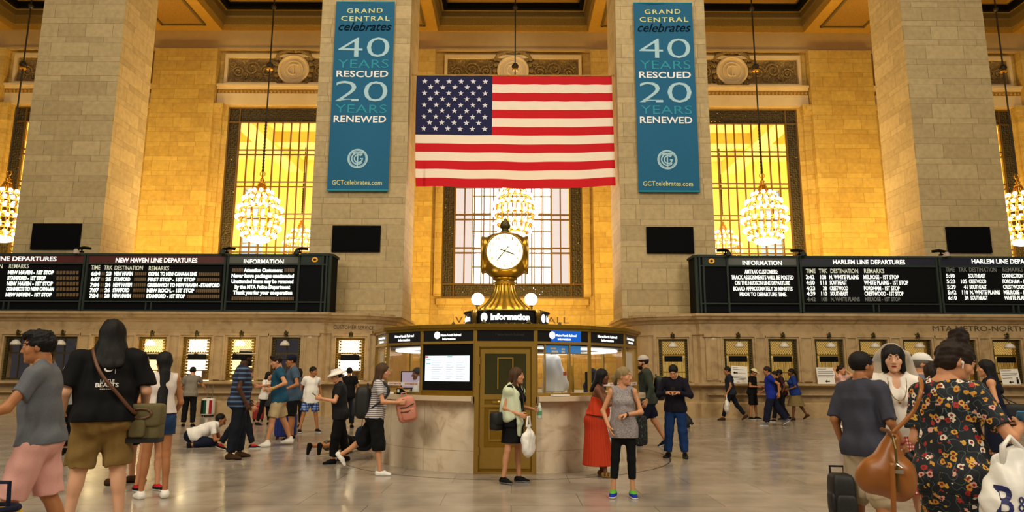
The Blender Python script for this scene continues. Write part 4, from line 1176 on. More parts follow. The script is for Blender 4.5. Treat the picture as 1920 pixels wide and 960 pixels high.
def drum(a0):
    return lambda X, Z: (.826 * math.sin(a0 + X / .82), -.826 * math.cos(a0 + X / .82), Z)
for a in (0, 90, 180, 270):
    bk_ = MB(); ringbox(bk_, .815, .823, 2.485, 2.685, a - 44, a + 44, 16); bk_.build('drum_panel', M_sign, dro)
    t = MB(); text_into(t, 'Information', -.30, .46, 2.53, 2.65, bold=.05, fn=drum(R(a)), ref='If'); 
    xs = -.44
    t.add([drum(R(a))(xs + .075 * math.cos(q), 2.585 + .085 * math.sin(q)) for q in [2 * math.pi * i / 20 for i in range(20)]], [tuple(range(20))])
    t.build('drum_lettering', M_signtext, dro, recalc=False)
for a in (45, 135, 225, 315):
    q = R(a); MB().lathe([(.05, 2.46), (.04, 2.6), (.06, 2.62), (.07, 2.72), (.04, 2.74)], 10, (.85 * math.sin(q), -.85 * math.cos(q), 0)).build('drum_pilaster', M_brasspale, dro, smooth=True)
# clock on its fluted bell
clock = tag(empty('brass_clock', (BC.x - .04, BC.y, 2.752)), 'four-faced round brass clock on a fluted pedestal over the booth', 'clock')
z0 = 2.752
ped = MB().lathe([(.52, 0), (.5, .04), (.44, .09), (.36, .17), (.28, .28), (.225, .40), (.2, .52)], 72, (0, 0, 0), 0, 1, 1, 0, .05, 24)
ped.lathe([(.2, .52), (.25, .54), (.25, .575), (.2, .59), (.19, .62), (.24, .64), (.25, .67), (.2, .69)], 32)
ped.build('pedestal', M_goldb, clock, auto=50)
zc = at(945, 472, 13.15).z - z0
body = MB()
n = 48; prof = [(-.50, .15), (-.47, .22), (-.43, .33), (-.36, .43), (-.26, .49), (-.12, .52), (0, .525), (.14, .52), (.26, .49), (.34, .43), (.40, .33), (.44, .2), (.46, .08)]
vs = []; fs = []
for zz, rr in prof:
    for j in range(n):
        q = 2 * math.pi * j / n
        e = 2.5; sq = (abs(math.cos(q)) ** e + abs(math.sin(q)) ** e) ** (-1 / e)
        k = .90 * rr * (.35 + .65 * sq) if rr > .2 else .9 * rr
        vs.append((k * math.cos(q), k * math.sin(q), zc + zz))
for i in range(len(prof) - 1):
    for j in range(n): fs.append((i * n + j, i * n + (j + 1) % n, (i + 1) * n + (j + 1) % n, (i + 1) * n + j))
fs += [tuple(range(n))[::-1], tuple((len(prof) - 1) * n + j for j in range(n))]
body.add(vs, fs)
body.lathe([(.2, zc - .5), (.26, zc - .475), (.2, zc - .45)], 24)
bo = body.build('clock_case', M_goldb, clock, auto=40)
M_face = plain('opal_clock_face', '#fff4cf', .3, 0, .02, emit=(1, .88, .56), estr=1.25)
for a in (0, 90, 180, 270):
    Mx = Matrix.Rotation(R(a), 4, 'Z')
    ofs = .47
    rim = MB().tube([Mx @ Vector((.365 * math.cos(q), -ofs + .03, zc + .365 * math.sin(q))) for q in [2 * math.pi * i / 40 for i in range(40)]], .028, 8, closed=True)
    rim.lathe([(.01, 0)] , 3) if False else None
    sleeve = []
    vs = []; fs = []
    for i in range(40):
        q = 2 * math.pi * i / 40
        for yy, rr in ((-.34, .37), (-ofs + .02, .37)): vs.append(Mx @ Vector((rr * math.cos(q), yy, zc + rr * math.sin(q))))
    for i in range(40): fs.append((2 * i, 2 * i + 1, 2 * ((i + 1) % 40) + 1, 2 * ((i + 1) % 40)))
    rim.add(vs, fs)
    ro = rim.build('face_rim', M_goldb, bo, smooth=True)
    vs = [Mx @ Vector((0, -ofs - .015, zc))]; fs = []
    for j, rr in enumerate((.12, .24, .35)):
        for i in range(40):
            q = 2 * math.pi * i / 40; vs.append(Mx @ Vector((rr * math.cos(q), -ofs - .015 + .02 * (rr / .35) ** 2, zc + rr * math.sin(q))))
    for i in range(40): fs.append((0, 1 + (i + 1) % 40, 1 + i))
    for j in range(2):
        for i in range(40): fs.append((1 + j * 40 + i, 1 + j * 40 + (i + 1) % 40, 41 + j * 40 + (i + 1) % 40, 41 + j * 40 + i))
    fm = MB().add(vs, fs); fo = fm.build('clock_face', M_face, bo, smooth=True)
    num = MB()
    for h in range(1, 13):
        q = R(90 - 30 * h); cxn, czn = .285 * math.cos(q), zc + .285 * math.sin(q); w_ = (.007 if h == 1 else .018) if h < 10 else .03
        text_into(num, str(h), cxn - w_, cxn + w_, czn - .028, czn + .028, bold=.0, fn=lambda X, Z: Mx @ Vector((X, -ofs - .012, Z)))
    num.build('numeral_lettering', plain('clock_numeral', '#8a7438', .5), bo, recalc=False)
    hd = MB()
    def hand(ang, L, w, tail):
        q = R(90 - ang); dx, dz = math.cos(q), math.sin(q); px_, pz = -dz, dx
        P_ = lambda l, s: Mx @ Vector((l * dx + s * px_, -ofs - .028, zc + l * dz + s * pz))
        hd.add([P_(-tail, -w), P_(-tail * .6, -w * .4), P_(L * .6, -w * .8), P_(L, 0), P_(L * .6, w * .8), P_(-tail * .6, w * .4), P_(-tail, w)], [(0, 1, 2, 3, 4, 5, 6)])
    hand(110, .23, .016, .09); hand(219, .30, .012, .11)
    hd.add([Mx @ Vector((.022 * math.cos(q), -ofs - .03, zc + .022 * math.sin(q))) for q in [2 * math.pi * i / 12 for i in range(12)]], [tuple(range(12))])
    hd.build('hands', plain('clock_hand', '#241c10', .5), bo, recalc=False)
fin = MB().lathe([(.12, zc + .45), (.1, zc + .48), (.07, zc + .5), (.075, zc + .54), (.1, zc + .56), (.11, zc + .6), (.09, zc + .66), (.05, zc + .71), (.015, zc + .76), (.005, zc + .79)], 20)
fin.build('acorn_finial', M_brassd, clock, smooth=True)
M_globe = glow('globe_lamp_glass', (1, .90, .62), 5.0)
for (x, y, r_, lab) in ((-.53, -.38, .125, 'glowing globe lamp at front left of the clock pedestal'), (.50, -.38, .125, 'glowing globe lamp at front right of the clock pedestal'), (-.33, .54, .085, 'glowing globe lamp behind the clock pedestal on its left'), (.31, .54, .085, 'glowing globe lamp behind the clock pedestal on its right')):
    g = tag(empty('globe_lamp', (BC.x + x - .03, BC.y + y, 2.775)), lab, 'lamp', 'globe lamps round the clock')
    MB().ball((0, 0, .06 + r_), r_, 16).build('globe', M_globe, g, smooth=True)
    MB().lathe([(.05, -.02), (.03, .0), (.03, .04), (.06, .07)], 10).build('stem', M_goldb, g)
lamp('globe_light', 'POINT', (BC.x, BC.y - .75, 3.05), 25, (1, .8, .4), radius=.3)

# ================================================================== PEOPLE
def V(*a): return np.array(a, float)
def nrm(v): return v / (np.linalg.norm(v) + 1e-9)
def rotz(a): c, s = math.cos(a), math.sin(a); return np.array([[c, -s, 0], [s, c, 0], [0, 0, 1.0]])
def rotx(a): c, s = math.cos(a), math.sin(a); return np.array([[1.0, 0, 0], [0, c, -s], [0, s, c]])
def roty(a): c, s = math.cos(a), math.sin(a); return np.array([[c, 0, s], [0, 1.0, 0], [-s, 0, c]])

class Field:
    """a blend of round solids on a grid, turned into one smooth skin"""
    def __init__(s, res): s.res = res; s.ops = []
    def cap(s, a, b, ra, rb, k=.02, clip=None): s.ops.append(('c', V(*a), V(*b), ra, rb, k, clip, None)); return s
    def ecap(s, a, b, r0, r1, xd=(1, 0, 0), k=.03, clip=None): s.ops.append(('e', V(*a), V(*b), r0, r1, k, clip, V(*xd))); return s
    def ell(s, c, r, M=None, k=.02, clip=None): s.ops.append(('l', V(*c), np.eye(3) if M is None else M, V(*r), None, k, clip, None)); return s
    def sub(s, c, r, M=None, k=.01): s.ops.append(('s', V(*c), np.eye(3) if M is None else M, V(*r), None, k, None, None)); return s
    def cut(s, p, n): s.ops.append(('p', V(*p), nrm(V(*n)), None, None, 0, None, None)); return s
    def bump(s, amp, freq, seed=0, st=(1, 1, 1)): s.ops.append(('n', amp, freq, seed, st, 0, None, None)); return s
    def ripple(s, c, amp, n): s.ops.append(('r', V(*c), amp, n, None, 0, None, None)); return s
    def mesh(s):
        lo = V(9, 9, 9); hi = -lo; bbs = []
        for o in s.ops:
            t = o[0]
            if t == 'c':
                r = max(o[3], o[4]); a = np.minimum(o[1], o[2]) - r; b = np.maximum(o[1], o[2]) + r
            elif t == 'e':
                r = max(max(o[3]), max(o[4])); a = np.minimum(o[1], o[2]) - r; b = np.maximum(o[1], o[2]) + r
            elif t in 'ls':
                r = o[3].max(); a = o[1] - r; b = o[1] + r
            else: bbs.append(None); continue
            bbs.append((a, b))
            if t != 's': lo = np.minimum(lo, a); hi = np.maximum(hi, b)
        h = s.res; lo = lo - 3 * h - .02; hi = hi + 3 * h + .02
        n = np.ceil((hi - lo) / h).astype(int) + 1
        ax = [(lo[i] + h * np.arange(n[i])).astype(np.float32) for i in range(3)]
        D = np.full(n, .5, np.float32)
        for o, bb in zip(s.ops, bbs):
            t = o[0]
            if t == 'n':
                rr = np.random.RandomState(o[3]); acc = np.zeros(n, np.float32)
                for _ in range(7):
                    w = rr.normal(size=3) * o[2] * np.array(o[4]); ph = rr.rand() * 6.28
                    acc += np.sin(ax[0][:, None, None] * w[0] + ax[1][None, :, None] * w[1] + ax[2][None, None, :] * w[2] + ph)
                D += acc * (o[1] / 2.6); continue
            if t == 'r':
                dx = ax[0][:, None, None] - o[1][0]; dy = ax[1][None, :, None] - o[1][1]
                D += o[2] * np.cos(o[3] * np.arctan2(dy, dx)) ; continue
            if t == 'p':
                D = np.maximum(D, ((ax[0][:, None, None] - o[1][0]) * o[2][0] + (ax[1][None, :, None] - o[1][1]) * o[2][1] + (ax[2][None, None, :] - o[1][2]) * o[2][2]).astype(np.float32)); continue
            k = o[5]; m = k + 3 * h
            i0 = np.clip(np.floor((bb[0] - m - lo) / h).astype(int), 0, n - 1); i1 = np.clip(np.ceil((bb[1] + m - lo) / h).astype(int) + 1, 1, n)
            sl = tuple(slice(i0[i], i1[i]) for i in range(3))
            X = ax[0][sl[0]][:, None, None]; Y = ax[1][sl[1]][None, :, None]; Z = ax[2][sl[2]][None, None, :]
            if t in 'ls':
                M = o[2]; x, y, z = X - o[1][0], Y - o[1][1], Z - o[1][2]
                q0 = (x * M[0, 0] + y * M[1, 0] + z * M[2, 0]) / o[3][0]; q1 = (x * M[0, 1] + y * M[1, 1] + z * M[2, 1]) / o[3][1]; q2 = (x * M[0, 2] + y * M[1, 2] + z * M[2, 2]) / o[3][2]
                nn = np.sqrt(q0 * q0 + q1 * q1 + q2 * q2) + 1e-6
                g = np.sqrt((q0 / o[3][0]) ** 2 + (q1 / o[3][1]) ** 2 + (q2 / o[3][2]) ** 2) + 1e-6
                d = nn * (nn - 1) / g
            else:
                a, b = o[1], o[2]; ba = b - a; L2 = max(ba @ ba, 1e-8)
                x, y, z = X - a[0], Y - a[1], Z - a[2]
                tt = np.clip((x * ba[0] + y * ba[1] + z * ba[2]) / L2, 0, 1)
                x = x - tt * ba[0]; y = y - tt * ba[1]; z = z - tt * ba[2]
                if t == 'c': d = np.sqrt(x * x + y * y + z * z) - (o[3] + (o[4] - o[3]) * tt)
                else:
                    ud = nrm(ba); xd = nrm(o[7] - ud * (o[7] @ ud)); yd = np.cross(ud, xd)
                    rx = o[3][0] + (o[4][0] - o[3][0]) * tt; ry = o[3][1] + (o[4][1] - o[3][1]) * tt; rm = (rx + ry) * .5
                    q0 = (x * xd[0] + y * xd[1] + z * xd[2]) / rx; q1 = (x * yd[0] + y * yd[1] + z * yd[2]) / ry; q2 = (x * ud[0] + y * ud[1] + z * ud[2]) / rm
                    nn = np.sqrt(q0 * q0 + q1 * q1 + q2 * q2) + 1e-6
                    g = np.sqrt((q0 / rx) ** 2 + (q1 / ry) ** 2 + (q2 / rm) ** 2) + 1e-6
                    d = np.where(nn > .3, nn * (nn - 1) / g, -np.minimum(rx, ry) * .8)
            if o[6] is not None:
                for (p, nn_) in o[6]: d = np.maximum(d, (X - p[0]) * nn_[0] + (Y - p[1]) * nn_[1] + (Z - p[2]) * nn_[2])
            A = D[sl]
            if t == 's':
                hh = np.clip(.5 - .5 * (d + A) / k, 0, 1); D[sl] = A * (1 - hh) - d * hh + k * hh * (1 - hh)
            else:
                hh = np.clip(.5 + .5 * (A - d) / k, 0, 1); D[sl] = A * (1 - hh) + d * hh - k * hh * (1 - hh)
        return surface_nets(D, lo, h)

def surface_nets(D, lo, h):
    S = D < 0
    c = np.zeros(tuple(x - 1 for x in D.shape), np.int8)
    for i in (0, 1):
        for j in (0, 1):
            for k in (0, 1): c += S[i:D.shape[0] - 1 + i, j:D.shape[1] - 1 + j, k:D.shape[2] - 1 + k]
    act = (c > 0) & (c < 8)
    idx = np.full(c.shape, -1, np.int64); ii = np.argwhere(act); idx[act] = np.arange(len(ii))
    if len(ii) == 0: return np.zeros((0, 3)), np.zeros((0, 4), int)
    cor = np.array([(i, j, k) for i in (0, 1) for j in (0, 1) for k in (0, 1)])
    val = np.stack([D[ii[:, 0] + q[0], ii[:, 1] + q[1], ii[:, 2] + q[2]] for q in cor], 1)
    acc = np.zeros((len(ii), 3)); cnt = np.zeros(len(ii))
    for a in range(8):
        for b in range(a + 1, 8):
            if np.abs(cor[a] - cor[b]).sum() != 1: continue
            va, vb = val[:, a], val[:, b]; m = (va < 0) != (vb < 0)
            t = np.where(m, va / np.where(m, va - vb, 1), 0)[:, None]
            acc += np.where(m[:, None], cor[a] + t * (cor[b] - cor[a]), 0); cnt += m
    vs = lo + h * (ii + acc / cnt[:, None])
    F = []
    for axx in range(3):
        sl0 = [slice(None)] * 3; sl1 = [slice(None)] * 3; sl0[axx] = slice(0, -1); sl1[axx] = slice(1, None)
        A, B = S[tuple(sl0)], S[tuple(sl1)]; e = np.argwhere(A != B)
        o1, o2 = [q for q in range(3) if q != axx]
        ok = (e[:, o1] > 0) & (e[:, o2] > 0) & (e[:, o1] < D.shape[o1] - 1) & (e[:, o2] < D.shape[o2] - 1)
        e = e[ok]; f = []
        for d1, d2 in ((-1, -1), (0, -1), (0, 0), (-1, 0)):
            q = e.copy(); q[:, o1] += d1; q[:, o2] += d2; f.append(idx[q[:, 0], q[:, 1], q[:, 2]])
        f = np.stack(f, 1); ins = A[e[:, 0], e[:, 1], e[:, 2]]
        flip = ins if axx != 1 else ~ins
        f = np.where(flip[:, None], f, f[:, ::-1]); F.append(f)
    return vs, np.concatenate(F)

def link_mesh(name, parts, mats, parent, matfn=None, sc_=1.0):
    off = 0; VV = []; FF = []
    for v, f in parts:
        VV.append(v); FF.append(f + off); off += len(v)
    v = np.concatenate(VV) if VV else np.zeros((0, 3)); f = np.concatenate(FF)
    me = bpy.data.meshes.new(name)
    me.vertices.add(len(v)); me.vertices.foreach_set('co', (v * sc_).astype(np.float32).ravel())
    me.loops.add(len(f) * 4); me.loops.foreach_set('vertex_index', f.astype(np.int32).ravel())
    me.polygons.add(len(f)); me.polygons.foreach_set('loop_start', np.arange(0, len(f) * 4, 4, dtype=np.int32))
    try: me.polygons.foreach_set('loop_total', np.full(len(f), 4, np.int32))
    except Exception: pass
    if not isinstance(mats, (list, tuple)): mats = [mats]
    for m in mats: me.materials.append(m)
    if matfn is not None:
        cen = v[f].mean(1); me.polygons.foreach_set('material_index', matfn(cen).astype(np.int32))
    me.polygons.foreach_set('use_smooth', np.ones(len(f), bool))
    me.update(calc_edges=True); me.validate()
    o = bpy.data.objects.new(name, me); C.objects.link(o)
    if parent is not None: o.parent = parent
    return o

def skin(name, col):
    return plain('skin_' + name, col, .5, 0, .06, 18, spec=.3)
SK = {'pale': skin('pale', '#d9a583'), 'light': skin('light', '#c98f68'), 'tan': skin('tan', '#a86f46'), 'brown': skin('brown', '#6b4029'), 'dark': skin('dark', '#4a2c1d')}
M_eye = plain('eye_white', '#e6ded6', .3, 0, .02); M_iris = plain('eye_dark', '#1a100b', .2, 0, .02)
M_lip = {'n': plain('lip', '#9a5546', .45), 'r': plain('lipstick', '#8e1420', .4)}
def hairm(name, col): return plain('hair_' + name, col, .6, 0, .4, 30, .5, stretch=(6, 6, .6), spec=.25)
HR = {'black': hairm('black', '#0d0a09'), 'dark': hairm('dark_brown', '#231710'), 'brown': hairm('brown', '#4a3320'), 'blond': hairm('blond', '#a98a55'), 'grey': hairm('grey', '#6d655a'), 'streak': hairm('ash_blond', '#8a7650')}

def arm_ik(S, T, l1, l2, hint):
    d = T - S; L = np.linalg.norm(d); L = min(L, (l1 + l2) * .995); u = nrm(d); T = S + u * L
    a = (l1 * l1 - l2 * l2 + L * L) / (2 * L); hgt = math.sqrt(max(l1 * l1 - a * a, 0))
    w = nrm(hint - u * (hint @ u))
    return S + u * a + w * hgt, T

class Body: pass
def skeleton(sp):
    """joint positions for a 1.75 m figure; +X is its left, -Y its front"""
    B = Body(); f = sp.get('sex', 'm') == 'f'; b = sp.get('build', 1.0)
    B.f, B.b = f, b
    B.lb = sp.get('limb', (0.9 if f else 1.0) * (0.5 + 0.5 * b))
    sw = sp.get('sw', (.158 if f else .185) * (.75 + .25 * b)); hw = .088 * (.7 + .3 * b)
    lean, side, tw = R(sp.get('lean', 3)), R(sp.get('side', 0)), R(sp.get('twist', 0))
    Mt = rotx(lean) @ roty(side)          # torso frame
    Ms = Mt @ rotz(tw)
    B.Mt, B.Ms = Mt, Ms
    legs = sp.get('legs', ((4, 3, 2, 8, 0), (-3, 3, 2, 8, 0)))
    B.leg = []; low = 9
    for sd, (p, o, fl, fy, fp) in zip((1, -1), legs):
        H = V(sd * hw, 0, -.02)
        def dr(pp): return V(sd * math.sin(R(o)), -math.sin(R(pp)) * math.cos(R(o)), -math.cos(R(pp)) * math.cos(R(o)))
        K = H + .43 * dr(p); A = K + .405 * dr(p - fl)
        M = rotz(R(sd * fy)) @ rotx(R(fp))
        toe = A + M @ V(0, -.13, -.065)
        low = min(low, A[2] - .088 if fp <= 0 else 9, (toe[2] - .022))
        if fp <= 0: low = min(low, A[2] - .088)
        B.leg.append([H, K, A, M, sd])
    drop = sp.get('drop')
    if drop is not None: low = drop
    off = V(0, 0, -low)
    for L in B.leg:
        for i in range(3): L[i] = L[i] + off
    B.P = off
    B.at = lambda x, y, z: off + Mt @ V(x, y, z)
    sh = lambda x, y, z: off + Mt @ (V(0, 0, .3) + rotz(tw) @ (V(x, y, z) - V(0, 0, .3)))
    B.sh = sh
    B.arm = []
    arms = sp.get('arms', ((.07, .03, -.5), (.07, .03, -.5)))
    hints = sp.get('hints', ((.25, -.8, -.3), (.25, -.8, -.3)))
    for sd, t, hn in zip((1, -1), arms, hints):
        S = sh(sd * sw, .005, .455)
        l1, l2 = .285, .255
        Mu = rotz(tw) if sp.get('upright_arms', True) else Ms
        T = S + Mu @ V(sd * t[0], -t[1], t[2])
        E, W = arm_ik(S, T, l1, l2, Mu @ V(sd * hn[0], -hn[1], hn[2]))
        B.arm.append((S, E, W, sd))
    hp, hy, hr = sp.get('head', (0, 0, 0))
    B.neck0 = sh(0, .012, .47)
    Mh = rotz(tw * .5) @ rotz(R(hy)) @ rotx(R(hp) + lean * .35) @ roty(R(hr))
    B.Mh = Mh
    B.neck1 = sh(0, -.005, .565)
    B.hc = B.neck1 + Mh @ V(0, -.022, .105)
    B.sw, B.hw = sw, hw
    return B

def torso(F, B, e=0.0, k=.045, low=-.06, bust=True, up=True, loose=0.0, head=True):
    b, f = B.b, B.f; at_ = B.at
    xd = B.Mt @ V(1, 0, 0); xs = B.Ms @ V(1, 0, 0)
    px, py = (.150 if f else .138) * b + e, (.108 if f else .104) * b + e
    wx, wy = (.112 if f else .130) * b + e + loose, (.088 if f else .098) * b + e + loose
    cx_, cy_ = (.128 if f else .150) * (.6 + .4 * b) + e, (.098 if f else .110) * (.55 + .45 * b) + e
    F.ecap(at_(0, .012, low), at_(0, .008, .03), (px, py), (px, py), xd, k)
    F.ecap(at_(0, .006, .05), at_(0, .0, .18), (px * .97, py * .96), (wx, wy), xd, k)
    F.ecap(at_(0, .0, .18), B.sh(0, .0, .38), (wx, wy), (cx_, cy_), xs, k)
    F.ecap(B.sh(0, .01, .38), B.sh(0, .012, .44), (cx_, cy_), (cx_ * .8, cy_ * .75), xs, k)
    if up:
        sw = B.sw
        F.cap(B.sh(-sw + .015, .008, .445), B.sh(sw - .015, .008, .445), .052 + e, .052 + e, k)
        for sd in (-1, 1): F.cap(B.sh(sd * .03, .012, .52), B.sh(sd * (sw - .02), .01, .465), .045 + e * .7, .045 + e * .7, k)
    for sd in (-1, 1): F.ell(at_(sd * .07 * b, .075 * b, -.045), V(.085, .075, .09) * b + e, B.Mt, k)
    if f and bust:
        for sd in (-1, 1): F.ell(B.sh(sd * .068 * b, -.085 * b, .325), V(.062, .055, .06) * b + e, B.Ms, .03)
    if b > 1.15: F.ell(at_(0, -.07 * b, .09), V(.13, .09, .13) * b + e, B.Mt, .06)

def limb_clip(a, b, t):
    d = nrm(b - a); p = a + (b - a) * t; return [(p, d)]

def hand_field(W, d, pn, thumb, curl, sc_=1.0, res=.0045):
    """palm, four unequal bent fingers and a thumb leaving the side of the palm"""
    F = Field(res); d = nrm(d); pn = nrm(pn - d * (pn @ d)); x = np.cross(d, pn)   # x across the palm
    if x @ thumb < 0: x = -x       # x points to the thumb side
    P = lambda a, b, c: W + (x * a + d * b + pn * c) * sc_
    F.ecap(P(0, -.015, 0), P(0, .03, 0), (.024, .019), (.034, .014), x, .012)
    F.ecap(P(0, .03, 0), P(0, .078, 0), (.036, .014), (.037, .012), x, .012)
    for i, (off, L, r) in enumerate(((.029, .068, .0082), (.010, .077, .0086), (-.010, .071, .0082), (-.028, .055, .0072))):
        a = P(off, .080, 0); q = R(curl * (1 + .12 * i)); ang = R(off * 120)
        def dirr(qq): return (d * math.cos(qq) + pn * math.sin(qq)) + x * ang * .8
        b_ = a + nrm(dirr(q * .55)) * L * .48 * sc_; c = b_ + nrm(dirr(q * 1.35)) * L * .32 * sc_; e = c + nrm(dirr(q * 1.9)) * L * .24 * sc_
        F.cap(a - d * .012 * sc_, b_, r * 1.1 * sc_, r * sc_, .004); F.cap(b_, c, r * sc_, r * .92 * sc_, .003); F.cap(c, e, r * .92 * sc_, r * .75 * sc_, .003)
    t0 = P(.026, .015, .004); t1 = P(.050, .046, .014 + .01 * curl / 60); t2 = P(.054, .078, .024 + .02 * curl / 60)
    F.cap(t0, t1, .014 * sc_, .011 * sc_, .01); F.cap(t1, t2, .0105 * sc_, .0085 * sc_, .004)
    return F

def head_fields(B, res):
    F = Field(res); M = B.Mh; c = B.hc; T = lambda x, y, z: c + M @ V(x, y, z)
    w = .95 if B.f else 1.0
    F.cap(B.neck0, B.neck1 + M @ V(0, .012, .02), (.05 if B.f else .06) * (.8 + .2 * B.b), (.046 if B.f else .056) * (.85 + .15 * B.b), .03)
    F.ell(T(0, .014, .032), V(.075 * w, .094, .086), M, .02)
    F.ell(T(0, -.024, -.012), V(.064 * w, .070, .098), M, .03)
    F.ell(T(0, -.040, -.072), V(.050 * w, .048, .046), M, .03)
    F.ell(T(0, -.078, -.103), V(.018, .016, .014), M, .02)
    for sd in (-1, 1):
        F.ell(T(sd * .046, -.058, -.025), V(.02, .018, .02), M, .025)
        F.ell(T(sd * .076 * w, .012, -.005), V(.010, .020, .032), M @ rotz(sd * .35), .008)
    F.ecap(T(-.035, -.083, .030), T(.035, -.083, .030), (.010, .010), (.010, .010), M @ V(0, 0, 1), .018)
    for sd in (-1, 1): F.sub(T(sd * .031, -.104, .010), V(.019, .016, .011), M, .012)
    for sd in (-1, 1): F.ell(T(sd * .031, -.080, .009), V(.0135, .0125, .0115), M, .003)
    F.cap(T(0, -.088, .018), T(0, -.106, -.026), .0085, .0125, .012)
    for sd in (-1, 1): F.ell(T(sd * .012, -.094, -.030), V(.009, .010, .008), M, .008)
    F.ell(T(0, -.088, -.056), V(.020, .008, .005), M, .006); F.ell(T(0, -.087, -.067), V(.017, .008, .006), M, .006)
    return F

def body_mesh(sp, B, res, sk, root, sc_):
    F = Field(res); f, b, lb = B.f, B.b, B.lb
    torso(F, B)
    F.cap(B.neck0, B.neck1, (.05 if f else .06) * (.8 + .2 * b), (.046 if f else .055) * (.8 + .2 * b), .03)
    for H, K, A, M, sd in B.leg:
        th = (.088 if f else .085) * lb
        F.cap(H, K, th, .055 * lb, .04)
        F.cap(K, A, .052 * lb, .034 * (.4 + .6 * lb), .03)
        d = nrm(A - K); kb = nrm(np.cross(d, V(1, 0, 0))); kb = kb if kb @ V(0, 1, 0) > 0 else -kb
        F.ell(K + (A - K) * .3 + kb * .018, V(.048 * lb, .046 * lb, .11), np.stack([nrm(np.cross(kb, d)), kb, d], 1), .03)
        F.cap(A + M @ V(0, .025, -.045), A + M @ V(0, -.10, -.060), .030, .018, .03)
        F.cap(A + M @ V(.012 * sd, -.10, -.060), A + M @ V(.008, -.135, -.064), .022, .013, .02)
    for S, E, W, sd in B.arm:
        F.cap(S, E, .047 * lb, .036 * lb, .03); F.cap(E, W, .038 * lb, .0245 * (.5 + .5 * lb), .02)
    parts = [F.mesh()]
    F2 = head_fields(B, min(res, .0055) if res < .012 else .0065); parts.append(F2.mesh())
    curls = sp.get('curl', (25, 25)); rolls = sp.get('roll', (0, 0))
    for (S, E, W, sd), cu, ro in zip(B.arm, curls, rolls):
        d = nrm(W - E); inw = V(-sd, 0, 0); 
        if abs(inw @ d) > .75: inw = V(0, 0, -1)
        pn = nrm(inw - d * (inw @ d)); th = np.cross(d, pn); fw = V(0, -1, .6)
        if th @ fw < 0: th = -th
        c, s = math.cos(R(ro)), math.sin(R(ro)); pn, th = pn * c + th * s, th * c - pn * s
        hf = hand_field(W, d, pn, th, cu, .95 if f else 1.05, .0045 if res < .012 else .0055)
        parts.append(hf.mesh())
    hc, Mh = B.hc, B.Mh; nb = len(parts[0][0])
    def mf(cen):
        q = (cen / sc_ if False else cen) - hc; q = q @ Mh
        m = np.zeros(len(cen), int); fr = (q[:, 1] < -.06) & (np.abs(q[:, 2]) < .12)
        x, z = np.abs(q[:, 0]), q[:, 2]
        eye = fr & (((x - .031) / .0125) ** 2 + ((z - .008) / .0048) ** 2 < 1); m[eye] = 1
        ir = fr & (((x - .031) / .0060) ** 2 + ((z - .0085) / .0056) ** 2 < 1); m[ir] = 2
        br = fr & (np.abs(x - .033) < .02) & (np.abs(z - .033 - .004 * (1 - ((x - .033) / .02) ** 2)) < .0045); m[br] = 4
        lp = fr & ((x / .021) ** 2 + ((z + .0615) / .0095) ** 2 < 1) & (q[:, 1] < -.075); m[lp] = 3
        return m
    hm = HR[sp.get('brow', sp.get('haircol', 'dark'))]
    v = np.concatenate([p[0] for p in parts]); 
    return link_mesh('body', parts, [sk, M_eye, M_iris, M_lip[sp.get('lip', 'n')], hm], root, mf)

# ---- garments
def g_top(sp, B, res, e=.016, sleeve=.55, hem=-.10, loose=.02, neck=.075, amp=.007, flare=.0, tank=False, seed=1, strap=None, sl_e=.018, vneck=0):
    F = Field(res); torso(F, B, e, .05, low=-.06, loose=loose, up=True)
    for sd in (-1, 1): F.ell(B.at(sd * .07 * B.b, .075 * B.b, -.045), V(.085, .075, .09) * B.b + e + .012, B.Mt, .05)
    for H, K, A, M, sd in B.leg: F.cap(H, H + (K - H) * .22, (.088 if B.f else .085) * B.lb + e + .014, (.088 if B.f else .085) * B.lb + e + .012, .05)
    xd = B.Mt @ V(1, 0, 0); b = B.b
    wx = (.150 if B.f else .142) * b + e + .008 + flare; wy = (.112 if B.f else .112) * b + e + .008 + flare
    F.ecap(B.at(0, .005, .10), B.at(0, .008, hem - .05), (wx * .97, wy * .97), (wx, wy), xd, .05)
    if not tank:
        for S, E, W, sd in B.arm:
            r1 = .047 * B.lb + sl_e; 
            if sleeve <= 1: F.cap(S, E, r1, r1 * .95, .03, limb_clip(S, E, sleeve))
            else:
                F.cap(S, E, r1, .038 * B.lb + sl_e * .8, .03); F.cap(E, W, .038 * B.lb + sl_e * .8, .028 + sl_e * .4, .02, limb_clip(E, W, sleeve - 1))
    if amp: F.bump(amp, 26, seed, (1, 1, .45))
    F.cut(B.at(0, 0, hem), -(B.Mt @ V(0, 0, 1)))
    nc = B.sh(0, -.004, .545); F.sub(nc, V(neck, neck * 1.0, .075), B.Ms, .01)
    if vneck: F.sub(B.sh(0, -.10, .47), V(.035, .06, vneck), B.Ms, .01)
    if tank:
        for sd in (-1, 1): F.sub(B.sh(sd * (B.sw + .035), 0, .44), V(.058, .12, .10), B.Ms, .01)
    if strap is not None: F.cut(B.sh(0, 0, strap), B.Ms @ V(0, 0, 1))
    return F.mesh()
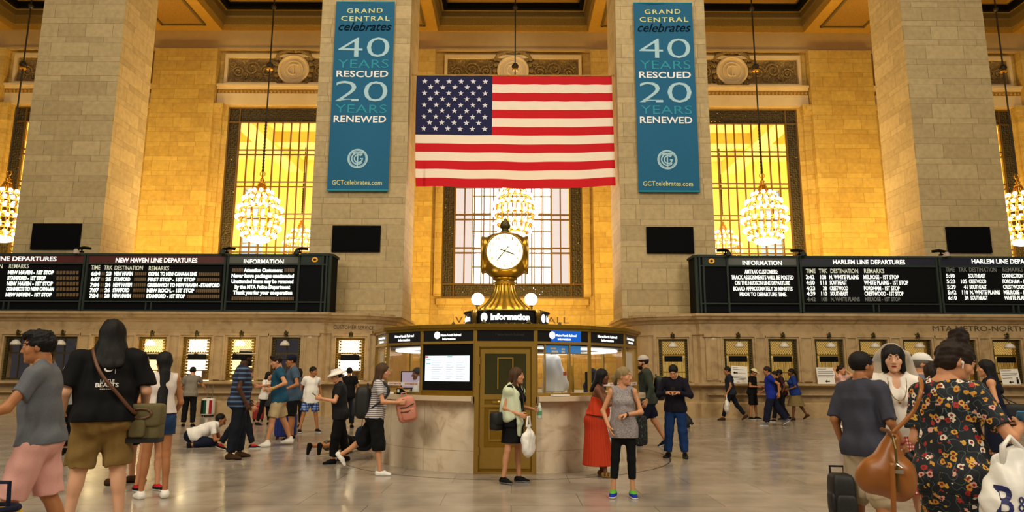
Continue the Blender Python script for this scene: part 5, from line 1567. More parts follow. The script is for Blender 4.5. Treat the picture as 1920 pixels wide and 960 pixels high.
def g_legs(sp, B, res, e=.014, length=1.0, waist=.07, amp=.004, seed=2, hemr=None, widen=0.0):
    """length <1: part of the thigh; 1..2: down the shin"""
    F = Field(res); b = B.b; xd = B.Mt @ V(1, 0, 0)
    px, py = (.150 if B.f else .138) * b + e, (.108 if B.f else .104) * b + e
    bent = sp.get('lean', 3) > 30; wc = [(B.at(0, 0, waist), B.Mt @ V(0, 0, 1))] if bent else None
    F.ecap(B.at(0, .012, -.06), B.at(0, .008, waist), (px, py), (px * .97, py * .97), xd, .04, wc)
    for sd in (-1, 1): F.ell(B.at(sd * .07 * b, .075 * b, -.045), V(.085, .075, .09) * b + e, B.Mt, .04, wc)
    for H, K, A, M, sd in B.leg:
        th = (.088 if B.f else .085) * B.lb + e
        kr = .057 * B.lb + e + widen
        if length <= 1: F.cap(H, K, th + widen * .4, (th * .9 + widen * .3) if widen else kr, .035, limb_clip(H, K, length))
        else:
            F.cap(H, K, th, kr, .035); ar = hemr if hemr else .04 * B.lb + e
            F.cap(K, A, kr, ar, .03, limb_clip(K, A, length - 1))
            if widen == 0:
                d = nrm(A - K); kb = nrm(np.cross(d, V(1, 0, 0))); kb = kb if kb @ V(0, 1, 0) > 0 else -kb
                F.ell(K + (A - K) * .3 + kb * .018, V(.048 * B.lb + e, .046 * B.lb + e, .11), np.stack([nrm(np.cross(kb, d)), kb, d], 1), .03, limb_clip(K, A, length - 1))
    if amp: F.bump(amp, 30, seed, (1, 1, .7))
    if not bent: F.cut(B.at(0, 0, waist), B.Mt @ V(0, 0, 1))
    return F.mesh()
def g_skirt(sp, B, res, top=.08, length=.55, e=.014, flare=.08, pleat=0.0, npl=30, amp=.004, seed=3, hemx=None):
    F = Field(res); b = B.b; xd = B.Mt @ V(1, 0, 0)
    px, py = (.150 if B.f else .138) * b + e, (.115 if B.f else .104) * b + e
    F.ecap(B.at(0, .012, -.08), B.at(0, .006, top), (px, py + .02), (px * .85, py * .85), xd, .04)
    for sd in (-1, 1): F.ell(B.at(sd * .07 * b, .075 * b, -.045), V(.085, .075, .09) * b + e, B.Mt, .04)
    mid = (B.leg[0][1] + B.leg[1][1]) / 2; mid[2] = 0
    z1 = B.P[2] + .08 - length; c0 = B.at(0, .012, -.08); sp_ = abs(B.leg[0][2] - B.leg[1][2])
    end = V(c0[0] * .5 + mid[0] * .5, c0[1] * .5 + mid[1] * .5, z1 - .1)
    F.ecap(c0, end, (px, py + .02), (px + flare + .2 * sp_[0] * 0, py + flare + .25 * sp_[1]), (1, 0, 0), .05)
    if pleat: F.ripple(c0, pleat, npl)
    if amp: F.bump(amp, 22, seed, (1, 1, .3))
    F.cut((0, 0, z1), (0, 0, -1)); F.cut(B.at(0, 0, top), B.Mt @ V(0, 0, 1))
    return F.mesh()
def shoe(B, i, res, kind='sneaker', e=0.0):
    H, K, A, M, sd = B.leg[i]; F = Field(min(res, .008))
    T = lambda x, y, z: A + M @ V(x, y, z)
    hi = .02 if kind in ('boot', 'high') else -.02
    F.cap(T(0, .03, -.05), T(0, -.06, -.052), .044, .044, .03)
    F.ecap(T(0, -.04, -.056), T(.004 * sd, -.15, -.066), (.047, .042), (.037, .026), M @ V(1, 0, 0), .03)
    if kind not in ('flat', 'sandal'): F.cap(T(0, .012, -.04), T(0, .008, hi), .043, .042, .03)
    F.ecap(T(0, .035, -.076), T(0, -.155, -.078), (.042, .014), (.043, .014), M @ V(1, 0, 0), .008)
    F.cut(T(0, 0, -.087), M @ V(0, 0, -1))
    if kind in ('flat',): F.sub(T(0, -.01, -.0), V(.036, .06, .04), M, .01)
    if kind not in ('flat', 'sandal'): F.cut(T(0, 0, hi + .03), M @ V(0, .25, 1))
    if kind == 'sandal':
        for y in (-.115, -.06, .0): F.sub(T(0, y, -.035), V(.07, .02, .045), M, .004)
    return F.mesh(), (A, M)
def hair(sp, B, res, style):
    F = Field(res); M = B.Mh; c = B.hc; T = lambda x, y, z: c + M @ V(x, y, z)
    th = sp.get('hairth', .013)
    F.ell(T(0, .018, .036), V(.076 + th, .094 + th, .088 + th), M, .01)
    if style == 'curly': F.bump(.012, 60, 5)
    if style == 'messy': F.ell(T(.01, -.03, .10), V(.06, .07, .04), M, .02); F.bump(.006, 120, 6)
    if style in ('long', 'verylong'):
        L = sp.get('hairlen', .32); hw = sp.get('hairw', .085)
        F.ecap(T(0, .045, .02), B.sh(0, .105 * (.5 + .5 * B.b) + .02, .545 - L + .1), (hw if hw < .1 else .1, .06), (hw * .8 if hw < .1 else hw, .03), M @ V(1, 0, 0), .04 if hw < .1 else .07)
        for sd in (-1, 1): F.cap(T(sd * .072, .012, .03), T(sd * max(.08, hw * .8), .03, -.16), .024, max(.03, hw * .36), .03)
        F.bump(.007 if hw > .1 else .005, 60, 7, (1, 1, .18))
    if style == 'bob':
        F.ecap(T(0, .045, .0), T(0, .05, -.12), (.095, .065), (.085, .05), M @ V(1, 0, 0), .03)
        for sd in (-1, 1): F.cap(T(sd * .074, -.015, .03), T(sd * .08, -.01, -.10), .022, .024, .03)
        F.bump(.006, 60, 8, (1, 1, .3))
    if style == 'pony':
        F.cap(T(0, .10, .02), T(0, .15, -.03), .03, .035, .02); F.cap(T(0, .15, -.03), B.sh(0, .14, .3), .036, .018, .02); F.bump(.004, 60, 9, (1, 1, .2))
    if style == 'lowpony':
        L = sp.get('hairlen', .36)
        F.ecap(T(0, .06, .0), T(0, .08, -.13), (.085, .055), (.06, .045), M @ V(1, 0, 0), .03)
        F.ecap(T(0, .085, -.13), B.sh(.02, .155, .50 - L), (.062, .045), (.055, .04), M @ V(1, 0, 0), .02); F.bump(.005, 60, 9, (1, 1, .15))
    if style == 'bun':
        F.ell(T(0, .05, -.02), V(.075, .065, .08), M, .03)
    # keep the face and neck free
    fr = sp.get('fringe', 0.0)
    F.sub(T(0, -.105, -.055 + (-.01 if fr else 0)), V(.074, .085, .118 - fr), M, .012)
    if style in ('short', 'curly', 'messy', 'bun', 'pony'):
        F.sub(T(0, .02, -.13), V(.12, .13, .095 if style != 'bun' else .06), M, .015)
        for sd in (-1, 1): F.sub(T(sd * .088, -.03, -.045), V(.04, .055, .055), M, .01)
    if style == 'bald':
        F.sub(T(0, -.02, .12), V(.085, .105, .09), M, .01); F.sub(T(0, .02, -.13), V(.12, .13, .08), M, .015)
    if style == 'bun':
        F.ell(T(.0, .035, .150), V(.058, .056, .056), M, .012); F.ell(T(.02, .02, .19), V(.03, .03, .025), M, .015); F.ell(T(-.03, .05, .175), V(.03, .03, .03), M, .015)
        F.bump(.005, 80, 4)
    return F.mesh()
def beard(B, res):
    F = Field(min(res, .006)); M = B.Mh; c = B.hc; T = lambda x, y, z: c + M @ V(x, y, z)
    F.ell(T(0, -.05, -.085), V(.058, .056, .05), M, .02)
    for sd in (-1, 1): F.cap(T(sd * .066, -.01, -.03), T(sd * .05, -.05, -.075), .012, .016, .02)
    F.sub(T(0, -.10, -.055), V(.025, .03, .022), M, .006); F.sub(T(0, -.11, .0), V(.06, .06, .05), M, .01)
    F.bump(.003, 120, 3)
    return F.mesh()
def hat(B, res, kind):
    F = Field(min(res, .007)); M = B.Mh; c = B.hc; T = lambda x, y, z: c + M @ V(x, y, z)
    if kind == 'cap':
        F.ell(T(0, .016, .05), V(.093, .113, .092), M, .01); F.cut(T(0, .016, .045), M @ V(0, 0, -1))
        F.ecap(T(0, -.07, .052), T(0, -.155, .040), (.075, .010), (.058, .008), M @ V(1, 0, 0), .012)
    elif kind == 'bucket':
        F.ecap(T(0, .016, .04), T(0, .016, .12), (.105, .118), (.085, .095), M @ V(1, 0, 0), .02); F.cut(T(0, 0, .138), M @ V(0, 0, 1))
        F.ell(T(0, .014, .035), V(.165, .18, .045), M, .03); F.cut(T(0, 0, .022), M @ V(0, 0, -1))
    else:
        F.ecap(T(0, .016, .07), T(0, .016, .125), (.092, .112), (.078, .098), M @ V(1, 0, 0), .02); F.cut(T(0, 0, .15), M @ V(0, 0, 1))
        F.ell(T(0, .0, .066), V(.145, .165, .022), M, .02); F.cut(T(0, 0, .052), M @ V(0, 0, -1))
    return F.mesh()

PEOPLE = {}
def person(key, label, pos, yaw, height, sp, clothes, hairstyle=('short', 'dark'), skin_='light', group=None):
    Y = pos[1]; res = sp.get('res', .008 if Y < 7.5 else .010 if Y < 13.5 else .013)
    sc_ = height / 1.75
    root = empty('person', (pos[0], pos[1], sp.get('z', 0)), R(yaw) - math.atan2(pos[0], pos[1])); root.scale = (sc_, sc_, sc_)
    tag(root, label, 'person', group)
    sp.setdefault('haircol', hairstyle[1] if hairstyle else 'dark')
    B = skeleton(sp); B.root = root; B.sc = sc_
    body_mesh(sp, B, res, SK[skin_], root, sc_)
    hem = [(c[2] if len(c) > 2 else {}).get('hem', -.10) for c in clothes if c[0] == 'top']
    for cl in clothes:
        if cl[0] in ('legs', 'skirt') and hem and 'waist' not in cl[2] and 'top' not in cl[2]: cl[2]['waist' if cl[0] == 'legs' else 'top'] = hem[0] + .03
        kind, mat, kw = cl[0], cl[1], (cl[2] if len(cl) > 2 else {})
        nm = kw.pop('name', None) if isinstance(kw, dict) else None
        if kind == 'top': link_mesh(nm or 'shirt', [g_top(sp, B, res, **kw)], mat, root)
        elif kind == 'legs': link_mesh(nm or 'trousers', [g_legs(sp, B, res, **kw)], mat, root)
        elif kind == 'skirt': link_mesh(nm or 'skirt', [g_skirt(sp, B, res, **kw)], mat, root)
        elif kind == 'dress':
            top = g_top(sp, B, res, **kw.get('top', {})); sk_ = g_skirt(sp, B, res, **kw.get('skirt', {})); link_mesh(nm or 'dress', [top, sk_], mat, root)
        elif kind == 'shoes':
            for i in (0, 1):
                ms, (A, M) = shoe(B, i, res, kw.get('kind', 'sneaker'))
                mats = mat if isinstance(mat, (list, tuple)) else [mat, mat]
                def mf(cen, A=A, M=M):
                    q = (cen - A) @ M; m = (q[:, 2] < -.068).astype(int)
                    if len(mats) > 2: m[(q[:, 2] > -.03) & (q[:, 1] < .02)] = 2
                    return m
                link_mesh(nm or 'shoe', [ms], mats, root, mf)
        elif kind == 'hat':
            M_, c_ = B.Mh, B.hc
            mats = mat if isinstance(mat, (list, tuple)) else [mat]
            mf = None
            if len(mats) > 1:
                def mf(cen): q = (cen - c_) @ M_; return ((q[:, 2] > .078) & (q[:, 2] < .108)).astype(int)
            link_mesh(nm or 'hat', [hat(B, res, kw.get('kind', 'cap'))], mats, root, mf)
        elif kind == 'beard': link_mesh('beard', [beard(B, res)], mat, root)
        elif kind == 'field': link_mesh(nm, [kw['fn'](B, res)], mat, root, kw.get('mf') and kw['mf'](B))
    if hairstyle: link_mesh('hair', [hair(sp, B, min(res, .009), hairstyle[0])], HR[hairstyle[1]], root)
    PEOPLE[key] = B
    return B
def wpt(B, p):
    """figure space -> world"""
    return B.root.matrix_basis @ Vector([float(q) for q in p])
def spot(px, py, ytop):
    g = ground(px, py); y = min(g.y, 24.15)
    return (at(px, 700, y).x, y), at(px, ytop, y).z
def fabric(name, col, var=.12, rough=.85, scale=60, bump=.15, **k): return plain('cloth_' + name, col, rough, 0, var, scale, bump, spec=.2, **k)

# ------------------------------------------------------------------ patterned cloth
def objsep(nt):
    tc = N(nt, 'ShaderNodeTexCoord'); sp = N(nt, 'ShaderNodeSeparateXYZ'); nt.links.new(tc.outputs['Object'], sp.inputs[0]); return tc, sp
def stripes(name, a, b_, period, duty=.5):
    m, nt, b = nmat('cloth_' + name); b.inputs['Roughness'].default_value = .85
    tc, sp = objsep(nt)
    m1 = N(nt, 'ShaderNodeMath', operation='DIVIDE'); m1.inputs[1].default_value = period; nt.links.new(sp.outputs[2], m1.inputs[0])
    m2 = N(nt, 'ShaderNodeMath', operation='FRACT'); nt.links.new(m1.outputs[0], m2.inputs[0])
    m3 = N(nt, 'ShaderNodeMath', operation='LESS_THAN'); m3.inputs[1].default_value = duty; nt.links.new(m2.outputs[0], m3.inputs[0])
    mx = N(nt, 'ShaderNodeMix', data_type='RGBA'); mx.inputs[6].default_value = rgb(hexc(a)); mx.inputs[7].default_value = rgb(hexc(b_))
    nt.links.new(m3.outputs[0], mx.inputs[0]); nt.links.new(mx.outputs[2], b.inputs['Base Color']); return m
def checks(name, cols, period):
    m, nt, b = nmat('cloth_' + name); b.inputs['Roughness'].default_value = .85
    tc, sp = objsep(nt); outs = []
    ad = N(nt, 'ShaderNodeMath', operation='ADD'); nt.links.new(sp.outputs[0], ad.inputs[0]); nt.links.new(sp.outputs[1], ad.inputs[1])
    for src in (ad.outputs[0], sp.outputs[2]):
        m1 = N(nt, 'ShaderNodeMath', operation='DIVIDE'); m1.inputs[1].default_value = period; nt.links.new(src, m1.inputs[0])
        m2 = N(nt, 'ShaderNodeMath', operation='FRACT'); nt.links.new(m1.outputs[0], m2.inputs[0])
        m3 = N(nt, 'ShaderNodeMath', operation='LESS_THAN'); m3.inputs[1].default_value = .5; nt.links.new(m2.outputs[0], m3.inputs[0]); outs.append(m3)
    s = N(nt, 'ShaderNodeMath', operation='ADD'); nt.links.new(outs[0].outputs[0], s.inputs[0]); nt.links.new(outs[1].outputs[0], s.inputs[1])
    h = N(nt, 'ShaderNodeMath', operation='MULTIPLY'); h.inputs[1].default_value = .5; nt.links.new(s.outputs[0], h.inputs[0])
    rp = N(nt, 'ShaderNodeValToRGB'); rp.color_ramp.interpolation = 'CONSTANT'
    rp.color_ramp.elements[0].color = rgb(hexc(cols[0])); rp.color_ramp.elements[1].position = .75; rp.color_ramp.elements[1].color = rgb(hexc(cols[2]))
    e = rp.color_ramp.elements.new(.3); e.color = rgb(hexc(cols[1]))
    nt.links.new(h.outputs[0], rp.inputs[0]); nt.links.new(rp.outputs[0], b.inputs['Base Color']); return m
def blotch(name, cols, scale, pos=(.42, .5, .58)):
    m, nt, b = nmat('cloth_' + name); b.inputs['Roughness'].default_value = .85
    tc = N(nt, 'ShaderNodeTexCoord'); no = N(nt, 'ShaderNodeTexNoise'); no.inputs['Scale'].default_value = scale; no.inputs['Detail'].default_value = 2
    nt.links.new(tc.outputs['Object'], no.inputs['Vector'])
    rp = N(nt, 'ShaderNodeValToRGB'); rp.color_ramp.interpolation = 'CONSTANT'; rp.color_ramp.elements[0].color = rgb(hexc(cols[0]))
    rp.color_ramp.elements[1].position = pos[2]; rp.color_ramp.elements[1].color = rgb(hexc(cols[3]))
    for p, c in ((pos[0], cols[1]), (pos[1], cols[2])): e = rp.color_ramp.elements.new(p); e.color = rgb(hexc(c))
    nt.links.new(no.outputs[0], rp.inputs[0]); nt.links.new(rp.outputs[0], b.inputs['Base Color']); return m
def floral(name, base, scale=20, rad=.50):
    m, nt, b = nmat('cloth_' + name); b.inputs['Roughness'].default_value = .8
    tc = N(nt, 'ShaderNodeTexCoord')
    n0 = N(nt, 'ShaderNodeTexNoise'); n0.inputs['Scale'].default_value = 55; nt.links.new(tc.outputs['Object'], n0.inputs['Vector'])
    vo = N(nt, 'ShaderNodeTexVoronoi'); vo.inputs['Scale'].default_value = scale; nt.links.new(tc.outputs['Object'], vo.inputs['Vector'])
    # petals: wobble the cell distance
    ad = N(nt, 'ShaderNodeMath', operation='MULTIPLY_ADD'); ad.inputs[1].default_value = .75; nt.links.new(n0.outputs[0], ad.inputs[0]); nt.links.new(vo.outputs['Distance'], ad.inputs[2])
    lt = N(nt, 'ShaderNodeMath', operation='LESS_THAN'); lt.inputs[1].default_value = rad + .24; nt.links.new(ad.outputs[0], lt.inputs[0])
    sp = N(nt, 'ShaderNodeSeparateColor'); nt.links.new(vo.outputs['Color'], sp.inputs[0])
    rp = N(nt, 'ShaderNodeValToRGB'); rp.color_ramp.interpolation = 'CONSTANT'; rp.color_ramp.elements[0].color = rgb(hexc('#c98b2c')); rp.color_ramp.elements[1].position = .8; rp.color_ramp.elements[1].color = rgb(hexc('#e5d9c2'))
    for p, c in ((.25, '#a3271f'), (.42, '#d9a08e'), (.6, '#d2a440')): e = rp.color_ramp.elements.new(p); e.color = rgb(hexc(c))
    nt.links.new(sp.outputs[0], rp.inputs[0])
    ce = N(nt, 'ShaderNodeMath', operation='LESS_THAN'); ce.inputs[1].default_value = rad * .38; nt.links.new(vo.outputs['Distance'], ce.inputs[0])
    m0 = N(nt, 'ShaderNodeMix', data_type='RGBA'); m0.inputs[7].default_value = rgb(hexc('#7a1a16')); nt.links.new(ce.outputs[0], m0.inputs[0]); nt.links.new(rp.outputs[0], m0.inputs[6])
    # stems and curls: thin contour of another noise
    n2 = N(nt, 'ShaderNodeTexNoise'); n2.inputs['Scale'].default_value = scale * .8; n2.inputs['Detail'].default_value = 0; nt.links.new(tc.outputs['Object'], n2.inputs['Vector'])
    cm = N(nt, 'ShaderNodeMath', operation='COMPARE'); cm.inputs[1].default_value = .5; cm.inputs[2].default_value = .008; nt.links.new(n2.outputs[0], cm.inputs[0])
    m1 = N(nt, 'ShaderNodeMix', data_type='RGBA'); m1.inputs[6].default_value = rgb(hexc(base)); m1.inputs[7].default_value = rgb(hexc('#5f726c')); nt.links.new(cm.outputs[0], m1.inputs[0])
    m2 = N(nt, 'ShaderNodeMix', data_type='RGBA'); nt.links.new(lt.outputs[0], m2.inputs[0]); nt.links.new(m1.outputs[2], m2.inputs[6]); nt.links.new(m0.outputs[2], m2.inputs[7])
    nt.links.new(m2.outputs[2], b.inputs['Base Color']); return m

c_black = fabric('black', '#0c0c0e'); c_white = fabric('white', '#e9e4dc', .05); c_sole = fabric('white_sole', '#dedbd2', .04); c_dsole = fabric('dark_sole', '#1b1815')
c_navy = fabric('navy', '#11162b'); c_denim = fabric('denim', '#22395c', .35, scale=90); c_dkdenim = fabric('dark_denim', '#10151f', .3, scale=90)
c_grey = fabric('grey', '#5f6268', .15); c_khaki = fabric('khaki', '#7d6335', .15); c_beige = fabric('beige', '#b7a179', .1); c_brown = fabric('brown_leather', '#3d2716', .2); c_blkleather = fabric('black_leather', '#0b0a0a', .2, .4)

def near(px, k, ytop):
    Y = FPX / k / math.cos(PITCH); p = at(px, 700, Y); return (p.x, Y), at(px, ytop, Y).z

def belt(B, res):
    F = Field(.008); b = B.b; px, py = (.150 * b + .018) * .97, (.108 * b + .018) * .99
    F.ecap(B.at(0, .010, .04), B.at(0, .008, .14), (px, py), (px * .96, py * .96), B.Mt @ V(1, 0, 0), .02)
    F.cut(B.at(0, 0, .062), B.Mt @ V(0, 0, -1)); F.cut(B.at(0, 0, .098), B.Mt @ V(0, 0, 1)); return F.mesh()
# ---------------- left group
p, h = near(88, 222, 618)
person('grey_tee', 'person walking left in a grey tee and pink shorts at the photo\'s left edge', p, -104, h * 1.0, dict(build=.92, lean=4, head=(4, 2, 0), legs=((15, 2, 6, 0, 0), (-10, 2, 12, 0, 20)), arms=((.12, .36, -.34), (.13, .10, -.48)), hints=((.3, -.6, -.5), (.5, -.8, -.3))),
       [('top', c_grey, dict(sleeve=.6, hem=-.06, amp=.008, loose=.03)), ('legs', fabric('pink', '#d39d93', .06), dict(length=1.0, e=.02, widen=.03, amp=.006, name='shorts')), ('shoes', [c_black, c_sole])], ('messy', 'black'), 'tan')
p, h = near(203, 178, 598)
big = person('black_tee', 'large long-haired person seen from behind in a printed black tee and khaki shorts', p, 180, h, dict(build=1.32, sw=.215, lean=2, head=(3, 0, 0), legs=((4, 6, 2, 10, 0), (0, 6, 2, 12, 0)), arms=((.10, .12, -.46), (.10, .14, -.44)), hairlen=.21, hairw=.125, hairth=.016, curl=(30, 30)),
       [('top', c_black, dict(sleeve=.85, hem=-.07, amp=.008, loose=.04, e=.022, sl_e=.035)), ('legs', c_khaki, dict(length=.98, e=.022, widen=.03, amp=.009, name='shorts')), ('shoes', [c_brown, c_dsole])], ('long', 'black'), 'pale')
p, h = spot(307, 934, 658)
girl = person('girl', 'person seen from behind in white tank top and cut-off denim shorts with long black hair', p, 190, h, dict(sex='f', build=.95, lean=1, head=(2, 6, 0), legs=((2, 3, 1, 8, 0), (-4, 2, 1, 6, 0)), arms=((.13, .05, -.49), (.05, .2, -.42)), hairlen=.42),
       [('top', fabric('offwhite', '#dcd0c8', .05), dict(tank=True, hem=.05, loose=.012, amp=.006)), ('legs', c_denim, dict(length=.42, waist=.10, e=.016, widen=.02, amp=.006, name='denim_shorts')), ('field', c_black, dict(fn=belt, name='belt')), ('shoes', [c_white, c_sole])], ('lowpony', 'black'), 'tan')
p, h = spot(252, 908, 655)
person('green_tee', 'bearded balding person in dark green tee between the two long-haired people', p, 82, h, dict(build=1.05, head=(0, 10, 0), legs=((6, 3, 3, 10, 0), (-8, 3, 3, 10, 0)), arms=((.08, .24, -.36), (.08, .22, -.36))),
       [('top', fabric('dark_green', '#12332f'), dict(hem=-.12)), ('legs', c_black, dict(length=1.0, widen=.02, name='shorts')), ('shoes', [c_brown, c_dsole]), ('beard', HR['grey'])], ('bald', 'grey'), 'light')
p, h = spot(297, 921, 690)
person('red_sneaker', 'mostly hidden person with black and red sneakers beyond the denim shorts', p, 30, h * .98, dict(sex='f', legs=((3, 2, 2, 5, 0), (-6, 2, 2, 5, 0))),
       [('top', c_black, dict()), ('legs', c_black, dict(length=.5, name='shorts')), ('shoes', [c_black, c_sole, fabric('red_trim', '#a81e22')])], ('bob', 'dark'), 'light')
p, h = spot(128, 852, 656)
person('grey_hair', 'grey-haired person bowing their head between grey tee and black tee', p, 70, h, dict(lean=8, head=(28, 0, 0), arms=((.08, .28, -.3), (.08, .28, -.3))),
       [('top', fabric('pale_blue', '#a9b3bd'), dict(sleeve=.5, hem=-.1)), ('legs', c_black, dict(length=1.9, hemr=.065, widen=.012)), ('shoes', [c_black, c_dsole])], ('curly', 'grey'), 'light')
p, h = spot(360, 800, 686)
person('window_man', 'person in grey tee leaning on the counter of the brightest left ticket window', p, 172, h, dict(lean=10, head=(10, 0, 0), arms=((.1, .3, -.3), (.14, .38, -.28))), [('top', fabric('mid_grey', '#7c7468'), dict()), ('legs', c_black, dict(length=1.9, hemr=.07, widen=.012)), ('shoes', [c_black, c_dsole])], ('short', 'black'), 'light')
p, h = spot(372, 838, 838)
kneel = person('kneeler', 'kneeling photographer in white tee bent low over the floor', p, 80, 1.7, dict(lean=66, legs=((68, 8, 155, 5, 80), (74, 8, 158, 5, 80)), drop=-.24, head=(-25, 0, 0), arms=((.02, .32, -.30), (.02, .32, -.28)), curl=(60, 60)),
       [('top', c_white, dict(hem=-.06, amp=.008, loose=.03)), ('legs', c_navy, dict(length=1.9, e=.016, hemr=.06)), ('shoes', [c_black, c_dsole])], ('short', 'black'), 'tan')
p, h = spot(454, 860, 652)
hatman = person('hat_man', 'bearded person in a striped blue polo and cream hat with a black band', p, 94, h * .985, dict(build=1.08, lean=2, head=(0, 22, 0), legs=((5, 4, 3, 12, 0), (-6, 4, 3, 14, 0)), arms=((.06, .12, -.48), (.06, .06, -.5)), curl=(40, 30)),
       [('top', stripes('navy_stripe', '#10162c', '#4c6689', .075, .35), dict(sleeve=.62, hem=-.12, loose=.03)), ('legs', c_dkdenim, dict(length=1.93, e=.018, hemr=.072, widen=.016)), ('shoes', [c_brown, c_dsole]), ('hat', [fabric('straw', '#cfc3a2', .08), c_black], dict(kind='fedora')), ('beard', HR['black'])], ('short', 'black'), 'dark')
p, h = spot(440, 843, 684)
person('behind_hat', 'person in black tee and black and red sneakers behind the striped polo', (p[0] + .2, p[1] + .0), 84, h, dict(lean=4, legs=((20, 2, 6, 5, 0), (-20, 2, 12, 5, 20)), arms=((.08, .1, -.48), (.07, .18, -.44)), head=(8, 0, 0)),
       [('top', c_black, dict()), ('legs', c_dkdenim, dict(length=1.9, hemr=.06)), ('shoes', [c_black, c_sole, fabric('red_trim', '#a81e22')])], ('short', 'brown'), 'light')
p, h = spot(525, 836, 662)
person('teal_tee', 'person in teal tee and beige shorts, hand on hip, beside blue suitcase', p, -84, h, dict(lean=3, head=(14, 5, 0), legs=((14, 3, 4, 10, 0), (-16, 3, 6, 10, 0)), arms=((.10, .13, -.30), (.10, .28, -.26)), hints=((.6, -.7, -.2), (.3, -.8, -.3))),
       [('top', fabric('teal', '#1d4a62', .25), dict(sleeve=.5, hem=-.11)), ('legs', c_beige, dict(length=.88, e=.02, widen=.02, name='shorts')), ('shoes', [c_white, c_sole], dict(kind='high'))], ('messy', 'dark'), 'light')
p, h = spot(551, 826, 664)
person('cap_blue', 'person with cap and pale blue shirt right behind the teal tee', p, -78, h, dict(head=(6, 0, 0), arms=((.1, .2, -.36), (.1, .2, -.36))), [('top', fabric('faded_blue', '#42566b', .2), dict(hem=-.14)), ('legs', c_black, dict(length=1.0, widen=.02, name='shorts')), ('shoes', [c_black, c_sole]), ('hat', c_navy, dict(kind='cap'))], ('short', 'black'), 'tan')
p, h = spot(500, 797, 696)
person('far_white', 'dark-haired person in white tee with large black tote near the dark ticket window', p, 60, h, dict(sex='f', lean=4, head=(8, 0, 0), arms=((.06, .26, -.22), (.06, .30, -.2)), legs=((10, 3, 4, 5, 0), (-8, 3, 6, 5, 0))), [('top', c_white, dict()), ('legs', c_black, dict(length=1.85)), ('shoes', [c_black, c_dsole])], ('long', 'black'), 'light')
p, h = spot(585, 811, 686)
person('boy', 'young person in white tee and blue plaid shorts looking right', p, 16, h * 1.0, dict(build=.9, head=(4, 35, 0), legs=((2, 9, 2, 12, 0), (3, 12, 2, 12, 0)), arms=((.10, -.02, -.42), (.10, .02, -.44)), res=.011),
       [('top', c_white, dict(hem=-.16, loose=.04, amp=.006, flare=.045)), ('legs', checks('plaid', ('#8fa3c9', '#2a4a8c', '#132a5e'), .07), dict(length=.85, e=.022, widen=.03, name='plaid_shorts')), ('shoes', [c_black, c_sole])], ('short', 'black'), 'tan')
p, h = spot(562, 800, 690)
person('behind_boy', 'dark-clothed person half hidden behind the plaid shorts', p, -30, h, dict(sex='f'), [('top', fabric('taupe', '#4a4038'), dict()), ('legs', c_black, dict(length=1.9)), ('shoes', [c_black, c_dsole])], ('bob', 'black'), 'tan')
g = ground(586, 856)
ly = person('lying', 'person lying prone on the floor in camouflage shorts and black shoes', (g.x, g.y), 138, 1.55, dict(legs=((2, 5, 4, 5, 0), (0, 5, 3, 5, 0)), z=.175, lean=0),
       [('top', c_black, dict()), ('legs', blotch('camouflage', ('#1c1a12', '#3a3622', '#5d5638', '#7b7152'), 14), dict(length=1.02, widen=.03, e=.02, name='camouflage_shorts')), ('shoes', [c_black, c_black])], ('short', 'black'), 'tan')
ly.root.rotation_euler = (R(90), 0, R(146))
p, h = spot(640, 868, 690)
bucket = person('bucket_hat', 'person in dark clothes wearing a white bucket hat and looking at a phone', p, -86, h, dict(lean=3, head=(16, 0, 0), build=1.0, legs=((8, 3, 3, 8, 0), (-10, 3, 4, 8, 0)), arms=((.02, .34, -.20), (.0, .32, -.22)), curl=(60, 55)),
       [('top', fabric('charcoal', '#1b1b1d'), dict(sleeve=.6, hem=-.14)), ('legs', c_black, dict(length=1.9, hemr=.07, widen=.02)), ('shoes', [c_black, c_dsole]), ('hat', c_white, dict(kind='bucket'))], ('short', 'black'), 'light')
p, h = spot(655, 802, 688)
person('far_black', 'black-haired person in black facing the bright bow ticket window', p, 178, h, dict(arms=((.1, .2, -.4), (.1, .2, -.4))), [('top', c_black, dict()), ('legs', c_dkdenim, dict(length=1.9, hemr=.07, widen=.012)), ('shoes', [c_black, c_dsole])], ('short', 'black'), 'tan')
p, h = spot(708, 890, 682)
stripe = person('striped', 'long-haired person striding right in striped tee and black capri trousers', p, 86, h * 1.015, dict(sex='f', lean=5, head=(4, 0, 0), legs=((-24, 2, 34, 4, 52), (8, 2, 3, 4, 0)), arms=((.04, .30, -.30), (.04, .33, -.27)), curl=(55, 55), hairlen=.34, res=.009),
       [('top', stripes('fine_stripe', '#cfc7c4', '#4b4a55', .03, .4), dict(sleeve=.6, hem=-.07, loose=.02)), ('legs', c_black, dict(length=1.28, e=.028, widen=.03, amp=.007, name='capri_trousers')), ('shoes', [c_white, c_sole], dict(kind='flat'))], ('long', 'brown'), 'light')

